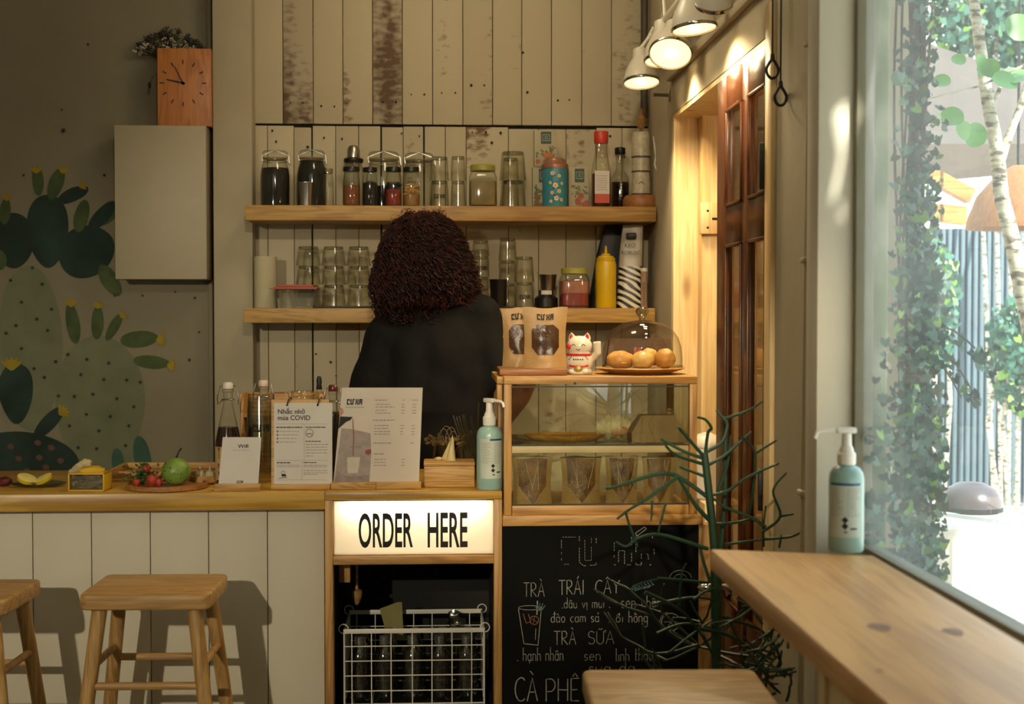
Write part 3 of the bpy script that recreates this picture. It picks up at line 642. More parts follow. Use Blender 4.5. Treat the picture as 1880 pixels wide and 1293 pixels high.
# glass display case
YG = 3.845; ZG0 = zt; ZG1 = ZZ(692, YG, 1100); GD = .40
def GX(px, py=820): return XX(px, YG, py)
gx0, gx1 = GX(925), GX(1280)
gc = thing('display_case', 'pine-framed glass display case on the chalkboard cabinet, holding pastries in bags', 'display case', (gx0, YG, ZG0))
W_ = gx1 - gx0; H_ = ZG1 - ZG0; t = .0225
for x in (0, W_ - t * .95):
    MB().box(x, x + t * .95, 0, t, 0, H_ - .02, .002).build('front_post', M['post'], gc)
    MB().box(x, x + t * .95, GD - t, GD, 0, H_ - .02, .002).build('back_post', M['post'], gc)
tp = MB().box(0, W_, 0, GD, H_ - .02, H_, .002); tp.box(-.018, .0, .02, GD, H_ - .02, H_ - .002, .002)
tp.build('top_board', M['rail'], gc)
MB().box(-.018, -.002, .03, .07, H_ - .075, H_ - .02, .004).build('hook_batten', M['post'], gc)
MB().box(t, W_ - t, .0, t, 0, .026, .002).build('bottom_rail', M['rail'], gc)
MB().box(t, W_ - t, .002, GD - .002, .0, .016, .001).build('floor_board', M['rail'], gc)
zsh = ZZ(832, YG, 1100) - ZG0; zsh1 = ZZ(819, YG, 1100) - ZG0
MB().box(t, W_ - t, .006, .02, zsh, zsh1, .001).build('shelf_rail', paint('pale_rail', 'b9a878', .5), gc)
MB().box(t, W_ - t, .02, GD - t, zsh1 - .004, zsh1, .0005).build('glass_shelf', M['casepane'], gc)
MB().box(t, W_ - t, .009, .012, .026, H_ - .02).build('front_pane', M['casepane'], gc)
for x in (.008, W_ - .011): MB().box(x, x + .003, t, GD - t, .016, H_ - .02).build('side_pane', M['casepane'], gc)
ln = MB(); ln.box(t, W_ - t, .004, .009, H_ - .029, H_ - .0255); ln.box(t, W_ - t, .0045, .009, zsh1, zsh1 + .003); ln.box(t, W_ - t, .004, .009, .026, .03)
ln.build('dark_seal', paint('seal', '2c2a20', .5), gc)
MB().cyl((W_ * .365, -.004, H_ - .018), (W_ * .365, .006, H_ - .018), .0035).build('catch', M['black'], gc)

# shelves on the plank wall
YS = 4.94
def shelf(py0, py1, px0, px1, lab):
    z1_, z0_ = ZZ(py0, YS), ZZ(py1, YS)
    o = MB().box(XX(px0, YS, py0), XX(px1, YS, py0), YS, 5.171, z0_, z1_, .003).build('wall_shelf', M['shelf']); tag(o, lab, 'shelf'); return z1_
ZS1 = shelf(378, 406, 450, 1205, 'thick pine wall shelf, the upper one carrying jars and boxes')
ZS2 = shelf(566, 593, 447, 1203, 'thick pine wall shelf, the lower one behind the person')

# stools
def make_stool(lab, grp):
    s_ = thing('bar_stool', lab, 'stool', (0, 0, 0), 0, grp)
    w2, d2, zt_, th = .158, .135, .713, .04
    st_ = MB(); b = bmesh.new(); bmesh.ops.create_cube(b, size=1)
    for p in b.verts: p.co = Vector((p.co.x * 2 * w2, p.co.y * 2 * d2, zt_ - th / 2 + p.co.z * th))
    bmesh.ops.bevel(b, geom=[e for e in b.edges if abs(e.verts[0].co.z - e.verts[1].co.z) > .01], offset=.022, segments=4, affect='EDGES', profile=.5)
    bmesh.ops.bevel(b, geom=[e for e in b.edges if abs(e.verts[0].co.z - e.verts[1].co.z) < .001 and len(e.link_faces) == 2 and abs(e.link_faces[0].normal.z - e.link_faces[1].normal.z) > .5], offset=.007, segments=3, affect='EDGES', profile=.5)
    st_.bm(b).build('seat', M['stool'], s_)
    tops = {}; bots = {}
    for sx in (-1, 1):
        for sy in (-1, 1):
            a = Vector((sx * .115, sy * .1, zt_ - th + .002)); c = Vector((sx * .195, sy * .165, .0)); tops[sx, sy] = a; bots[sx, sy] = c
            MB().cyl(c, a, .0165, .0185, 18).build('leg', M['stool_leg'], s_)
    def pt(sx, sy, z): a, c = tops[sx, sy], bots[sx, sy]; return c + (a - c) * (z / a.z)
    MB().cyl(pt(-1, -1, .485), pt(1, -1, .485), .0095, n=14).build('rung', M['stool'], s_)
    MB().cyl(pt(-1, 1, .50), pt(1, 1, .50), .0095, n=14).build('rung', M['stool'], s_)
    for sx in (-1, 1): MB().cyl(pt(sx, -1, .53), pt(sx, 1, .53), .0095, n=14).build('rung', M['stool_leg'], s_)
    return s_
s1 = make_stool('pale wooden bar stool standing fully in view before the white counter boards', 'wooden bar stools')
p1 = atZ(291, 1068, .713); s1.location = (p1.x, 3.585, 0); s1.rotation_euler.z = radians(-1.5)
p2 = atZ(-66, 1078, .713)
dup(s1, (p2.x, 3.54, 0), radians(-3), 'pale wooden bar stool at the left end of the counter, cut off by the edge')
s3 = dup(s1, (0, 0, .03), radians(-2), 'wooden bar stool seat beside the window bar, in front of the chalkboard')
a3 = atZ(1221, 1228, .743); s3.location = (a3.x - .0, a3.y - .135, .03)
s3.location.z = .03
for ch in s3.children:
    if ch.name.startswith('leg'): pass

# window bar
ZBAR = .996; TH = .036
c0, c1, c2, c3_ = atZ(1303, 1008, ZBAR), atZ(1604, 1020, ZBAR), atZ(1633, 1293, ZBAR), atZ(1880, 1181, ZBAR)
n0 = c2 + (c2 - c0) * 2.2; n1 = c1 + (c3_ - c1) * ((n0.y - c1.y) / (c3_.y - c1.y)); nm_ = c1 + (n1 - c1) * .2
mb_ = MB(); b = bmesh.new()
vv = [b.verts.new((p.x, p.y, z)) for z in (ZBAR - TH, ZBAR) for p in (c0, c1, nm_, n1, n0)]
b.faces.new(vv[:5][::-1]); b.faces.new(vv[5:])
for i in range(5): b.faces.new([vv[i], vv[(i + 1) % 5], vv[5 + (i + 1) % 5], vv[5 + i]])
bmesh.ops.recalc_face_normals(b, faces=b.faces[:])
bmesh.ops.bevel(b, geom=b.edges[:], offset=.004, segments=2, affect='EDGES', profile=.5)
bo = thing('window_bar', 'thick pine bar top with knots running along the shop window', 'bar', (0, 0, 0))
kn = bmesh
mb_.bm(b).build('bar_top', M['pine_top'], bo)
kb = MB(); 
m_kn = paint('pine_knot', '7a4a20', .45, .3, 60)
kmat = []
def knot(px, py, rx, ry):
    p = atZ(px, py, ZBAR + .0005); kb.poly([(p.x + rx * cos(a) * (1 + .15 * sin(3 * a)), p.y + ry * sin(a), p.z) for a in [2 * pi * i / 24 for i in range(24)]])
knot(1615, 1152, .014, .022); knot(1615, 1232, .004, .006); knot(1750, 1160, .012, .02)
kb.build('knot', m_kn, bo, sharp=None)
dirv = (c2 - c0).normalized()
br = MB(); e0 = c0 + dirv * .62 + Vector((.03, 0, 0)); e1 = n0 + Vector((.03, 0, 0))
br.hexa([(e0.x, e0.y, ZBAR - TH - .11), (e0.x + .02, e0.y, ZBAR - TH - .11), (e1.x + .02, e1.y, ZBAR - TH - .11), (e1.x, e1.y, ZBAR - TH - .11)],
        [(e0.x, e0.y, ZBAR - TH), (e0.x + .02, e0.y, ZBAR - TH), (e1.x + .02, e1.y, ZBAR - TH), (e1.x, e1.y, ZBAR - TH)])
br.box(e0.x, XR - .02, e0.y + .02, e0.y + .05, ZBAR - TH - .11, ZBAR - TH - .001)
br.build('apron', M['pine'], bo)

# track lights
rail = MB().cyl((.70, 2.6, 2.285), (.70, 4.9, 2.285), .012, n=12)
for y in (2.8, 3.9, 4.8): rail.cyl((.70, y, 2.285), (XR - .04, y, 2.36), .006)
ro = rail.build('light_rail', M['white']); tag(ro, 'white conduit rail carrying the row of spotlights', 'rail')
box_ = MB().box(.715, .77, 3.05, 3.25, 2.2, 2.29, .006); tag(box_.build('junction_box', M['white']), 'white junction box on the wall by the nearest spotlight', 'box')
m_bulb, nb, lb, bb_, ob = newmat('lit_bulb'); bb_.inputs['Emission Color'].default_value = (1, .78, .42, 1); bb_.inputs['Emission Strength'].default_value = 9
m_refl = paint('bulb_face', 'fff0cc', .2, .02, emit='ffdf9a', es=2.2)
m_can = paint('lamp_white', 'cfc8b6', .35, .02)
def track_light(c, aim, r, lab, power, size=95):
    c = Vector(c); d_ = (Vector(aim) - c).normalized()
    t_ = thing('track_spotlight', lab, 'spotlight', c, 0, 'track spotlights over the doorway')
    Mx = d_.to_track_quat('-Z', 'Y').to_matrix()
    L = r * 2.0
    sh_ = MB(); sh_.lathe([(r * .3, L), (r * .38, L * .98), (r * .42, L * .75), (r * .6, L * .6), (r * .86, L * .36), (r * .97, L * .14), (r, 0), (r * .96, 0), (r * .93, L * .12), (r * .8, L * .34)], 28, M=Mx, caps=False)
    sh_.build('lamp_shade', m_can, t_)
    MB().lathe([(r * .99, -.001), (r * 1.02, .002), (r * 1.02, .008), (r * .95, .01)], 28, M=Mx, caps=False).build('rim', M['chrome'], t_)
    MB().lathe([(0, .006), (r * .93, .004)], 28, M=Mx, caps=False).build('bulb_face', m_refl, t_)
    MB().lathe([(0, -.006), (r * .2, -.002), (r * .24, .004)], 16, M=Mx, caps=False).build('bulb', m_bulb, t_)
    top = Mx @ Vector((0, 0, L)); rl = Vector((.70 - c.x, 0, 2.264 - c.z))
    MB().tube([top, top * .5 + Vector((rl.x, top.y * .5, max(top.z, rl.z * .6))), Vector((rl.x, top.y * .3, rl.z))], .006, 8).build('arm', m_can, t_)
    s_ = spot('spot_beam', c + d_ * .012, Vector(aim), power, size, .5, (1, .79, .46), r * .6)
    return t_
CK = lambda px, py, Y: at(px, py, Y)
track_light(CK(1178, 153, 4.5), CK(1178, 153, 4.5) + Vector((.02, -.22, -1)), .058, 'warm lit white spotlight at the far end of the rail, lowest of the row', 16, 120)
track_light(CK(1221, 112, 4.3), CK(1221, 112, 4.3) + Vector((.05, -.18, -1)), .064, 'warm lit white spotlight half hidden behind the glaring one', 16, 120)
track_light(CK(1231, 100, 4.1), (.45, 3.3, 1.0), .063, 'glaring white spotlight facing outwards, the middle of the row', 14, 100)
track_light(CK(1275, 55, 3.7), CK(1275, 55, 3.7) + Vector((.10, -.1, -1)), .060, 'white spotlight tilted to show its bright round face, second from the top', 20, 150)
track_light(CK(1310, 12, 3.4), CK(1310, 12, 3.4) + Vector((.04, .75, -1)), .045, 'white spotlight at the top edge, nearest of the row', 12, 80)
# ------------------------------------------------------------------ things on the wall shelves
def span(p0, p1, Y, py=600):
    a, b = XX(p0, Y, py), XX(p1, Y, py); return (a + b) / 2, (b - a) / 2
M['lid_blk'] = paint('black_lid', '141311', .35)
M['beans'] = paint('coffee_beans', '15100b', .35, .6, 160, .8)
M['lime'] = paint('lime_lid', '9a9440', .45)
M['teal'] = paint('teal_tin', '3c8797', .35, .05)
def bottle_prof(R, h, rn, hn, sh=.25):
    """body radius R, height h, neck radius rn, neck height hn"""
    b = h - hn; s_ = b * (1 - sh); pr = [(R * .9, 0), (R, R * .12)]
    pr.append((R, s_))
    for i in range(1, 7):
        t = i / 6; pr.append((rn + (R - rn) * (.5 + .5 * cos(pi * t)), s_ + (b - s_) * t))
    pr += [(rn, h)]
    return pr
def clip_jar(px0, px1, pyt, Y, zb, lab, fill, fmat, n=28):
    cxx, r = span(px0, px1, Y, 330); h = ZZ(pyt, Y) - zb
    t = thing('clip_top_jar', lab, 'jar', (cxx, Y, zb), 0, 'large glass clip-top jars on the upper shelf')
    MB().lathe([(r * .85, 0), (r * .95, .006), (r * .97, h * .55), (r * .9, h * .68), (r * .76, h * .78), (r * .76, h * .84), (r * .8, h * .845)], n, caps=False).build('jar_body', M['glass'], t)
    if fill: MB().lathe([(r * .82, .003), (r * .92, .01), (r * .93, h * min(fill, .55))] + ([(r * .86, h * .68)] if fill > .6 else []) + ([(r * .72, h * fill)] if fill > .6 else [(r * .5, h * fill)]), n).build('contents', fmat, t)
    MB().lathe([(r * .8, h * .855), (r * .84, h * .86), (r * .84, h * .95), (r * .72, h * .985), (r * .3, h)], n).build('lid', M['glass'], t)
    MB().lathe([(r * .78, h * .84), (r * .81, h * .845), (r * .81, h * .857), (r * .78, h * .86)], n, caps=False).build('rubber_seal', M['srub'], t)
    cl = MB()
    cl.tube([(r * .8 * cos(a), r * .8 * sin(a), h * .80) for a in [2 * pi * i / 24 for i in range(24)]], .0015, 5, closed=True)
    cl.tube([(r * .8, -.006, h * .8), (r * .98, -.006, h * .74), (r * .98, .006, h * .74), (r * .8, .006, h * .8)], .0016, 5); cl.tube([(r * .95, 0, h * .75), (r * .9, 0, h * .9), (0, 0, h * 1.005), (-r * .86, 0, h * .9), (-r * .8, 0, h * .8)], .0015, 5)
    cl.build('wire_clip', M['steel'], t)
    return t
M['srub'] = paint('rubber_seal', '8b7350', .6)
z1_ = ZS1 + .0005
clip_jar(477, 533, 278, 5.04, z1_, 'big clip-top jar full of dark beans at the left end of the upper shelf', .62, M['beans'])
clip_jar(544, 601, 277, 5.06, z1_, 'big dark-filled clip-top jar standing behind the small steel cup', .8, M['beans'])
clip_jar(671, 738, 279, 5.10, z1_, 'large clip-top jar behind the four small black-lidded jars, orange seal', .38, M['beans'])
clip_jar(738, 801, 281, 5.10, z1_, 'large empty clip-top jar behind the cashew jar and the inverted tumblers', 0, None)
# steel cup
def cup(px0, px1, pyt, Y, zb, name, lab, mat, taper=.78, cat='cup', rimmat=None, grp=None):
    cxx, r = span(px0, px1, Y); h = ZZ(pyt, Y) - zb
    t = thing(name, lab, cat, (cxx, Y, zb), 0, grp)
    MB().lathe([(0, .001), (r * taper, 0), (r * taper * 1.02, .003), (r, h * .96), (r * 1.04, h), (r * .98, h), (r * taper * .95, h * .1), (0, h * .08)], 26, caps=False).build('cup_body', mat, t)
    MB().lathe([(r * 1.0, h * .965), (r * 1.06, h * .98), (r * 1.06, h * 1.0), (r * .98, h)], 26, caps=False).build('rim', rimmat or mat, t)
    return t
cup(547, 579, 337, 4.985, z1_, 'steel_cup', 'small shiny steel cup in front of the second big jar on the upper shelf', M['steel'])
# narrow bottle
cxx, r = span(591, 614, 4.99); h = ZZ(311, 4.99) - z1_
t = thing('glass_bottle', 'slim clear glass bottle between steel cup and powder jar on the upper shelf', 'bottle', (cxx, 4.99, z1_))
MB().lathe([(r * .9, 0), (r, .004), (r, h * .62), (r * .8, h * .78), (r * .72, h * .86)], 22, caps=False).build('bottle_body', M['glass'], t)
MB().lathe([(r * .76, h * .86), (r * .84, h * .87), (r * .84, h * .98), (r * .78, h)], 22).build('screw_top', glass('glass_thread', 'd9dcd0', .12, .5), t)
# small black-lidded jars
def small_jar(px0, px1, pyt, Y, lab, content, fill, extra=None):
    cxx, r = span(px0, px1, Y); h = ZZ(pyt, Y) - z1_
    t = thing('small_jar', lab, 'jar', (cxx, Y, z1_), 0, 'small black-lidded jars on the upper shelf')
    MB().lathe([(r * .88, 0), (r * .97, .004), (r, .012), (r, h * .62), (r * .9, h * .74), (r * .82, h * .84), (r * .82, h * .88)], 24, caps=False).build('jar_body', M['glass'], t)
    MB().lathe([(r * .85, .003), (r * .94, .012), (r * .95, h * min(fill, .6)), (r * .4, h * fill + .004)], 24).build('contents', content, t)
    if extra: extra(t, r, h)
    MB().lathe([(r * .9, h * .885), (r * .95, h * .89), (r * .95, h * .985), (r * .9, h)], 24).build('lid', M['lid_blk'], t)
    return t
small_jar(630, 662, 308, 4.99, 'small black-lidded jar half full of rusty brown powder', paint('brown_powder', '7a4524', .9, .25, 80), .52)
small_jar(666, 694, 309, 5.0, 'small black-lidded jar filled with near-black grains, next to the brown powder', M['beans'], .62)
def red_extra(t, r, h):
    for i in range(26):
        a = random.uniform(0, 2 * pi); MB  # dark berries on top of the red chips
    m_ = MB()
    for i in range(22): a = random.uniform(0, 6.28); q = random.uniform(.2, .82) * r; m_.ell((q * cos(a), q * sin(a), h * random.uniform(.42, .58)), random.uniform(.006, .009), 8, 6)
    m_.build('dark_berries', paint('dark_berries', '1d2326', .4), t)
small_jar(708, 738, 308, 4.99, 'small black-lidded jar of red dried fruit under dark berries', paint('red_dried_fruit', '8c2f1c', .6, .4, 120, .8), .42, red_extra)
cash = small_jar(740, 771, 308, 4.99, 'small black-lidded jar full of pale yellow nuts', paint('nut_bulk', '8d6632', .6, .2, 80), .3)
m_ = MB(); _, rr = span(740, 771, 4.99)
for i in range(60):
    a = random.uniform(0, 6.28); q = sqrt(random.random()) * .78 * rr; z = random.uniform(.012, .072)
    m_.tube([(q * cos(a) + .007 * cos(b + a * 5), q * sin(a) + .006 * sin(b + a * 3), z + .005 * sin(b)) for b in (0, .8, 1.6, 2.4)], [.003, .0045, .0045, .003], 6)
m_.build('nuts', paint('cashew', 'c79a58', .5, .15, 60), cash)
# shaker behind
cxx, r = span(632, 668, 5.1); zt_ = ZZ(268, 5.1)
t = thing('shaker_jar', 'tall glass jar with black collar and steel dome cap behind the powder jar', 'shaker', (cxx, 5.1, z1_)); h = zt_ - z1_
MB().lathe([(r * .9, 0), (r * .98, .005), (r * .98, h * .6), (r * .8, h * .72)], 24, caps=False).build('jar_body', M['glass'], t)
MB().lathe([(r * .95, h * .72), (r, h * .73), (r, h * .78), (r * .8, h * .8)], 24).build('collar', M['lid_blk'], t)
MB().lathe([(r * .66, h * .8), (r * .66, h * .93), (r * .5, h * .98), (r * .2, h), (0, h)], 24).build('dome_cap', M['steel'], t)
# tumblers
M['tumbler'] = glass('tumbler_glass', 'fdfdf9', .05, .5, 3, rough=.08, edgedark=.62)
def tumbler(loc, rb, rt, h, lab, grp, inverted=True, txt=False):
    t = thing('glass_tumbler', lab, 'glass', loc, 0, grp)
    pr = [(rb * .9, 0), (rb, .004), (rt, h), (rt * .96, h), (rb * .93, .012), (0, .01)]
    if inverted: pr = [(r_, h - z) for r_, z in pr]
    MB().lathe(pr, 26, caps=False).build('glass_body', M['tumbler'], t)
    MB().lathe([(rb * .55, 0), (rb * .93, .001), (rb * .93, .01), (rb * .55, .011)] if not inverted else [(rb * .55, h), (rb * .93, h - .001), (rb * .93, h - .01), (rb * .55, h - .011)], 26).build('thick_base', M['tb'], t)
    if txt:
        mb = MB(); rm_ = max(rb, rt) + .0008
        L = logo(MB(), plane_fn((0, 0, 0)), .014)
        logo(mb, lambda a, b: cyl_fn(rm_ * .985)(a - L / 2, h * .30 + b), .014); mb.build('printed_logo', M['ink'], t)
    return t
M['tb'] = glass('thick_glass', 'dfe2d8', .15, .5)
def tstack(px0, px1, ys, Y, zb, labs, grp, txts=(), r_top=.84):
    cxx, r = span(px0, px1, Y); z = zb
    for i, pyt in enumerate(ys):
        h = ZZ(pyt, Y) - z
        tumbler((cxx, Y, z), r * r_top, r, h - .0006, labs[i], grp, True, i in txts); z += h
G1 = 'inverted tumblers on the upper shelf'
tstack(789, 825, (332, 288), 4.99, z1_, ['inverted tumbler with black print, at the foot of its pair beside the nut jar', 'plain inverted tumbler on top of the printed one, upper shelf'], G1, (0,))
tstack(827, 856, (332, 287), 5.0, z1_, ['inverted plain tumbler under another, left of the lime-lidded square jar', 'upper of the plain tumbler pair left of the lime-lidded square jar'], G1)
tstack(917, 966, (331, 278), 5.06, z1_, ['wide inverted tumbler at the foot of the pair left of the tea boxes', 'wide inverted tumbler topping the pair left of the tea boxes'], G1)
tstack(921, 953, (331, 289), 4.985, z1_, ['slim inverted tumbler in front of the wide pair, lower one', 'slim inverted tumbler in front of the wide pair, upper one'], G1)
# square jar, lime lid
def sq_jar(px0, px1, pyt, Y, zb, lab, cont, fill, lidm):
    cxx, r = span(px0, px1, Y); h = ZZ(pyt, Y) - zb
    t = thing('square_jar', lab, 'jar', (cxx, Y, zb))
    MB().lathe([(r * .9, 0), (r, .006), (r, h * .68), (r * .9, h * .8), (r * .8, h * .84)], 32, sq=5, caps=False).build('jar_body', M['glass'], t)
    MB().lathe([(r * .86, .004), (r * .95, .01), (r * .95, h * fill), (r * .2, h * fill + .002)], 32, sq=5).build('contents', cont, t)
    MB().lathe([(r * .86, h * .85), (r * .9, h * .855), (r * .9, h * .98), (r * .84, h)], 30).build('lid', lidm, t)
    return t
sq_jar(861, 912, 303, 5.0, z1_, 'squarish glass jar of pale powder with a lime-yellow lid', paint('pale_powder', '8c7a52', .9, .2, 30), .6, M['lime'])
# tea boxes
def tea_box(px0, px1, pyt, pyb, Y, lab, floral):
    a, b = at(px0, pyt, Y), at(px1, pyb, Y); zb = z1_ if pyb > 360 else b.z
    t = thing('tea_box', lab, 'box', ((a.x + b.x) / 2, Y, zb), 0, 'patterned tea boxes'); w = (b.x - a.x) / 2; h = a.z - zb
    MB().box(-w, w, 0, .045, 0, h - .0005, .001).build('carton', paint('carton_cream', 'a99f82', .6), t)
    p = plane_fn((0, -.0006, 0)); g = MB()
    q = w * .46; g.rect2(p, -q + w * .05, q + w * .05, h * .62, h * .95); g.build('green_emblem', paint('tea_green', '1f3a2a', .5), t)
    g = MB(); p2 = plane_fn((0, -.0012, 0)); k = q * .72
    for u0, u1, v0, v1 in ((-k, k, .70, .72), (-k, k, .86, .88), (-k, -k * .85, .70, .88), (k * .85, k, .70, .88), (-k * .5, k * .5, .76, .78), (-k * .4, k * .4, .81, .83)): g.rect2(p2, u0 + w * .05, u1 + w * .05, h * v0, h * v1)
    g.build('emblem_lines', paint('emblem_pale', '8f9a80', .5), t)
    for nm, cols, n_, z0, z1 in (('leaf_print', '5d6b34', 26, .25, .55), ('fruit_print', floral, 9, .04, .36)):
        g = MB()
        for i in range(n_):
            u = random.uniform(-.82, .82) * w; v = h * random.uniform(z0, z1); r_ = w * (random.uniform(.12, .2) if nm[0] == 'l' else random.uniform(.22, .34)); an = random.uniform(0, 3)
            u = max(-w + r_ , min(w - r_, u)); e = .45 if nm[0] == 'l' else .9; yy = -.0006 - .00025 * i / n_ - (.0004 if nm[0] == 'f' else 0)
            g.poly([(u + r_ * (cos(s_) * cos(an) - e * sin(s_) * sin(an)), yy, v + r_ * (cos(s_) * sin(an) + e * sin(s_) * cos(an))) for s_ in [2 * pi * j / 12 for j in range(12)]])
        g.build(nm, paint(nm + floral, cols, .6, .3, 50), t, sharp=None)
    return t
tea_box(978, 1016, 306, 376, 5.06, 'cream tea box with leaf print, lying behind the blue floral tin', '6b5a34')
t = tea_box(981, 1022, 239, 307, 5.055, 'tall cream tea box with orange fruit, standing on another box', 'b0602a'); t.location.z = ZZ(306, 5.06) + .0005
tea_box(1044, 1082, 306, 372, 5.03, 'cream tea box with pink fruit and green emblem, right of the blue tin', 'a0553f')
# floral tin
cxx, r = span(994, 1043, 4.995); h = ZZ(290, 4.995) - z1_
t = thing('floral_tin', 'teal blue tea tin with painted blossoms and a pinkish lid', 'tin', (cxx, 4.995, z1_))
MB().lathe([(r * .92, 0), (r * .94, .003), (r * .94, h * .8), (r * .9, h * .805)], 30).build('tin_body', M['teal'], t)
MB().lathe([(r * .99, h * .78), (r, h * .8), (r, h * .86), (r * .8, h * .93), (r * .75, h * .98), (r * .6, h)], 30).build('lid', paint('tin_lid', '9c6f58', .35, metal=.3), t)
pet, ce, lf_ = MB(), MB(), MB(); R_ = r * .945
for u, v, s_ in ((-.012, .098, .011), (.012, .09, .009), (-.002, .062, .013), (.012, .045, .010), (-.014, .040, .009), (.002, .024, .012), (-.02, .07, .008), (.022, .068, .008), (.02, .02, .009), (-.018, .015, .008)):
    v *= h / .145; s_ *= .8
    for i in range(5):
        a = 2 * pi * i / 5 + u * 90; c_ = (u + s_ * .55 * cos(a), v + s_ * .55 * sin(a))
        pet.poly([cyl_fn(R_ + .0009)(c_[0] + s_ * .42 * cos(b), c_[1] + s_ * .42 * sin(b)) for b in [2 * pi * j / 9 for j in range(9)]])
    ce.poly([cyl_fn(R_ + .0014)(u + s_ * .3 * cos(b), v + s_ * .3 * sin(b)) for b in [2 * pi * j / 9 for j in range(9)]])
    for i in range(3):
        a = random.uniform(0, 6.28); c_ = (u + s_ * 1.15 * cos(a), v + s_ * 1.15 * sin(a))
        lf_.poly([cyl_fn(R_ + .0005)(c_[0] + s_ * (.45 * cos(b) * cos(a) - .2 * sin(b) * sin(a)), c_[1] + s_ * (.45 * cos(b) * sin(a) + .2 * sin(b) * cos(a))) for b in [2 * pi * j / 9 for j in range(9)]])
pet.build('painted_petals', paint('petal', 'd8c596', .5, .2, 40), t, sharp=None); ce.build('flower_centres', paint('flower_centre', 'b97b22', .5), t, sharp=None); lf_.build('painted_leaves', paint('painted_leaf', '3f3f33', .5), t, sharp=None)
# pink syrup bottle, red cap
cxx, r = span(1085, 1121, 5.0); h = ZZ(262, 5.0) - z1_
t = thing('syrup_bottle', 'square-shouldered bottle of pink syrup with a red cap and white label', 'bottle', (cxx, 5.0, z1_)); r *= .95
MB().lathe([(r * .9, 0), (r, .005), (r, h * .55), (r * .82, h * .7), (r * .62, h * .85), (r * .62, h * 1.0)], 28, sq=4, caps=False).build('bottle_body', M['glass'], t)
MB().lathe([(r * .86, .004), (r * .95, .008), (r * .95, h * .52), (r * .6, h * .54)], 28, sq=4).build('syrup', glass('pink_syrup', 'b0603f', .06, .3, 2), t)
MB().lathe([(r * .72, h), (r * .76, h + .002), (r * .78, h + .038), (r * .7, h + .042)], 26).build('cap', paint('red_cap', 'c23a28', .4), t)
p = plane_fn((0, -r * 1.01, 0)); g = MB(); g.rect2(p, -r * .78, r * .78, h * .2, h * .56); g.build('label', M['paper'], t)
g = MB(); p = plane_fn((0, -r * 1.02, 0)); g.rect2(p, -r * .78, r * .78, h * .06, h * .2); g.build('red_label_band', paint('label_red', 'b8402a', .5), t)
g = MB()
for k in range(7):
    x = -r * .62
    while x < r * .5: w_ = random.uniform(.002, .006); g.rect2(p, x, x + w_, h * (.26 + k * .036), h * (.27 + k * .036)); x += w_ + .0015
g.build('fine_print', M['inkgrey'], t)
# clear labelled bottle, black cap
cxx, r = span(1121, 1154, 5.135); h = ZZ(282, 5.135) - z1_
t = thing('labelled_bottle', 'clear bottle with printed measure lines and black cap beside the pink syrup', 'bottle', (cxx, 5.135, z1_))
MB().lathe(bottle_prof(r, h, r * .42, h * .25, .25), 26, caps=False).build('bottle_body', M['glass'], t)
MB().lathe([(r * .9, .004), (r * .93, h * .5), (r * .3, h * .51)], 26).build('contents', glass('amber_liquid', '9a7a46', .05, .3), t)
MB().lathe([(r * .55, h), (r * .6, h + .003), (r * .6, h + .022), (r * .5, h + .025)], 22).build('cap', M['lid_blk'], t)
g = MB()
for k in range(9): g.rect2(cyl_fn(r * 1.01), -r * .8, r * random.uniform(.1, .8), h * (.12 + .05 * k), h * (.127 + .05 * k), 6)
g.build('printed_lines', M['ink'], t)
# stacked cups on a wooden stand
cxx, r = span(1160, 1196, 5.06); zs_ = ZZ(357, 5.06)
t = thing('cup_stand', 'round wooden stand with a rod holding three stacked white cups', 'stand', (cxx - .004, 5.06, z1_))
rb_ = span(1139, 1206, 5.06)[1]
hb = zs_ - z1_
MB().lathe([(rb_ * .92, 0), (rb_, hb * .2), (rb_ * .98, hb * .7), (rb_ * .85, hb * .95), (rb_ * .5, hb)], 30).build('base', wood('stand_wood', 'a06a3c', '7a4c28', 'x', 2), t)
ztop = ZZ(197, 5.06) - z1_
MB().cyl((0, 0, hb), (0, 0, ztop - .03), .006).lathe([(.012, ztop - .07), (.016, ztop - .035), (.012, ztop - .03), (.007, ztop - .02), (.009, ztop - .008), (.004, ztop)], 16).build('rod', wood('rod_wood', 'b3854f', '8a6236', 'z', 2), t)
zz = [zs_, ZZ(315, 5.06), ZZ(288, 5.06), ZZ(241, 5.06)]
for i in range(3):
    u = thing('stacked_cup', ['lowest white patterned cup on the wooden stand', 'middle white cup on the wooden stand, a narrow band', 'topmost white speckled cup on the wooden stand'][i], 'cup', (cxx - .004, 5.06, zz[i] + .0005), 0, 'white cups stacked on the stand')
    hh_ = zz[i + 1] - zz[i] - .001; rr = r * (1, .97, 1.02)[i]
    MB().lathe([(.0075, hh_), (rr * .86, hh_), (rr * .9, hh_ * .97), (rr * .96, hh_ * .1), (rr * .97, 0), (rr * .93, 0), (rr * .85, hh_ * .9), (.0075, hh_ * .92)], 28, caps=False).build('cup_body', paint('speckled_ceramic', 'b5aa90', .4, .2, 60), u)
    MB().lathe([(rr * .962, .0), (rr * .985, .001), (rr * .985, .004), (rr * .955, .0045)], 28, caps=False).build('rim', paint('cup_rim', '4a2b22', .4), u)
    if i == 0: MB().tube([cyl_fn(rr * .985)(.008 * cos(a) - .004, hh_ * .45 + .008 * sin(a)) for a in [0, .5, 1, 1.5, 2, 2.5, 3]], .0016, 5).build('painted_arc', paint('cup_mark', '5a5346', .5), u)
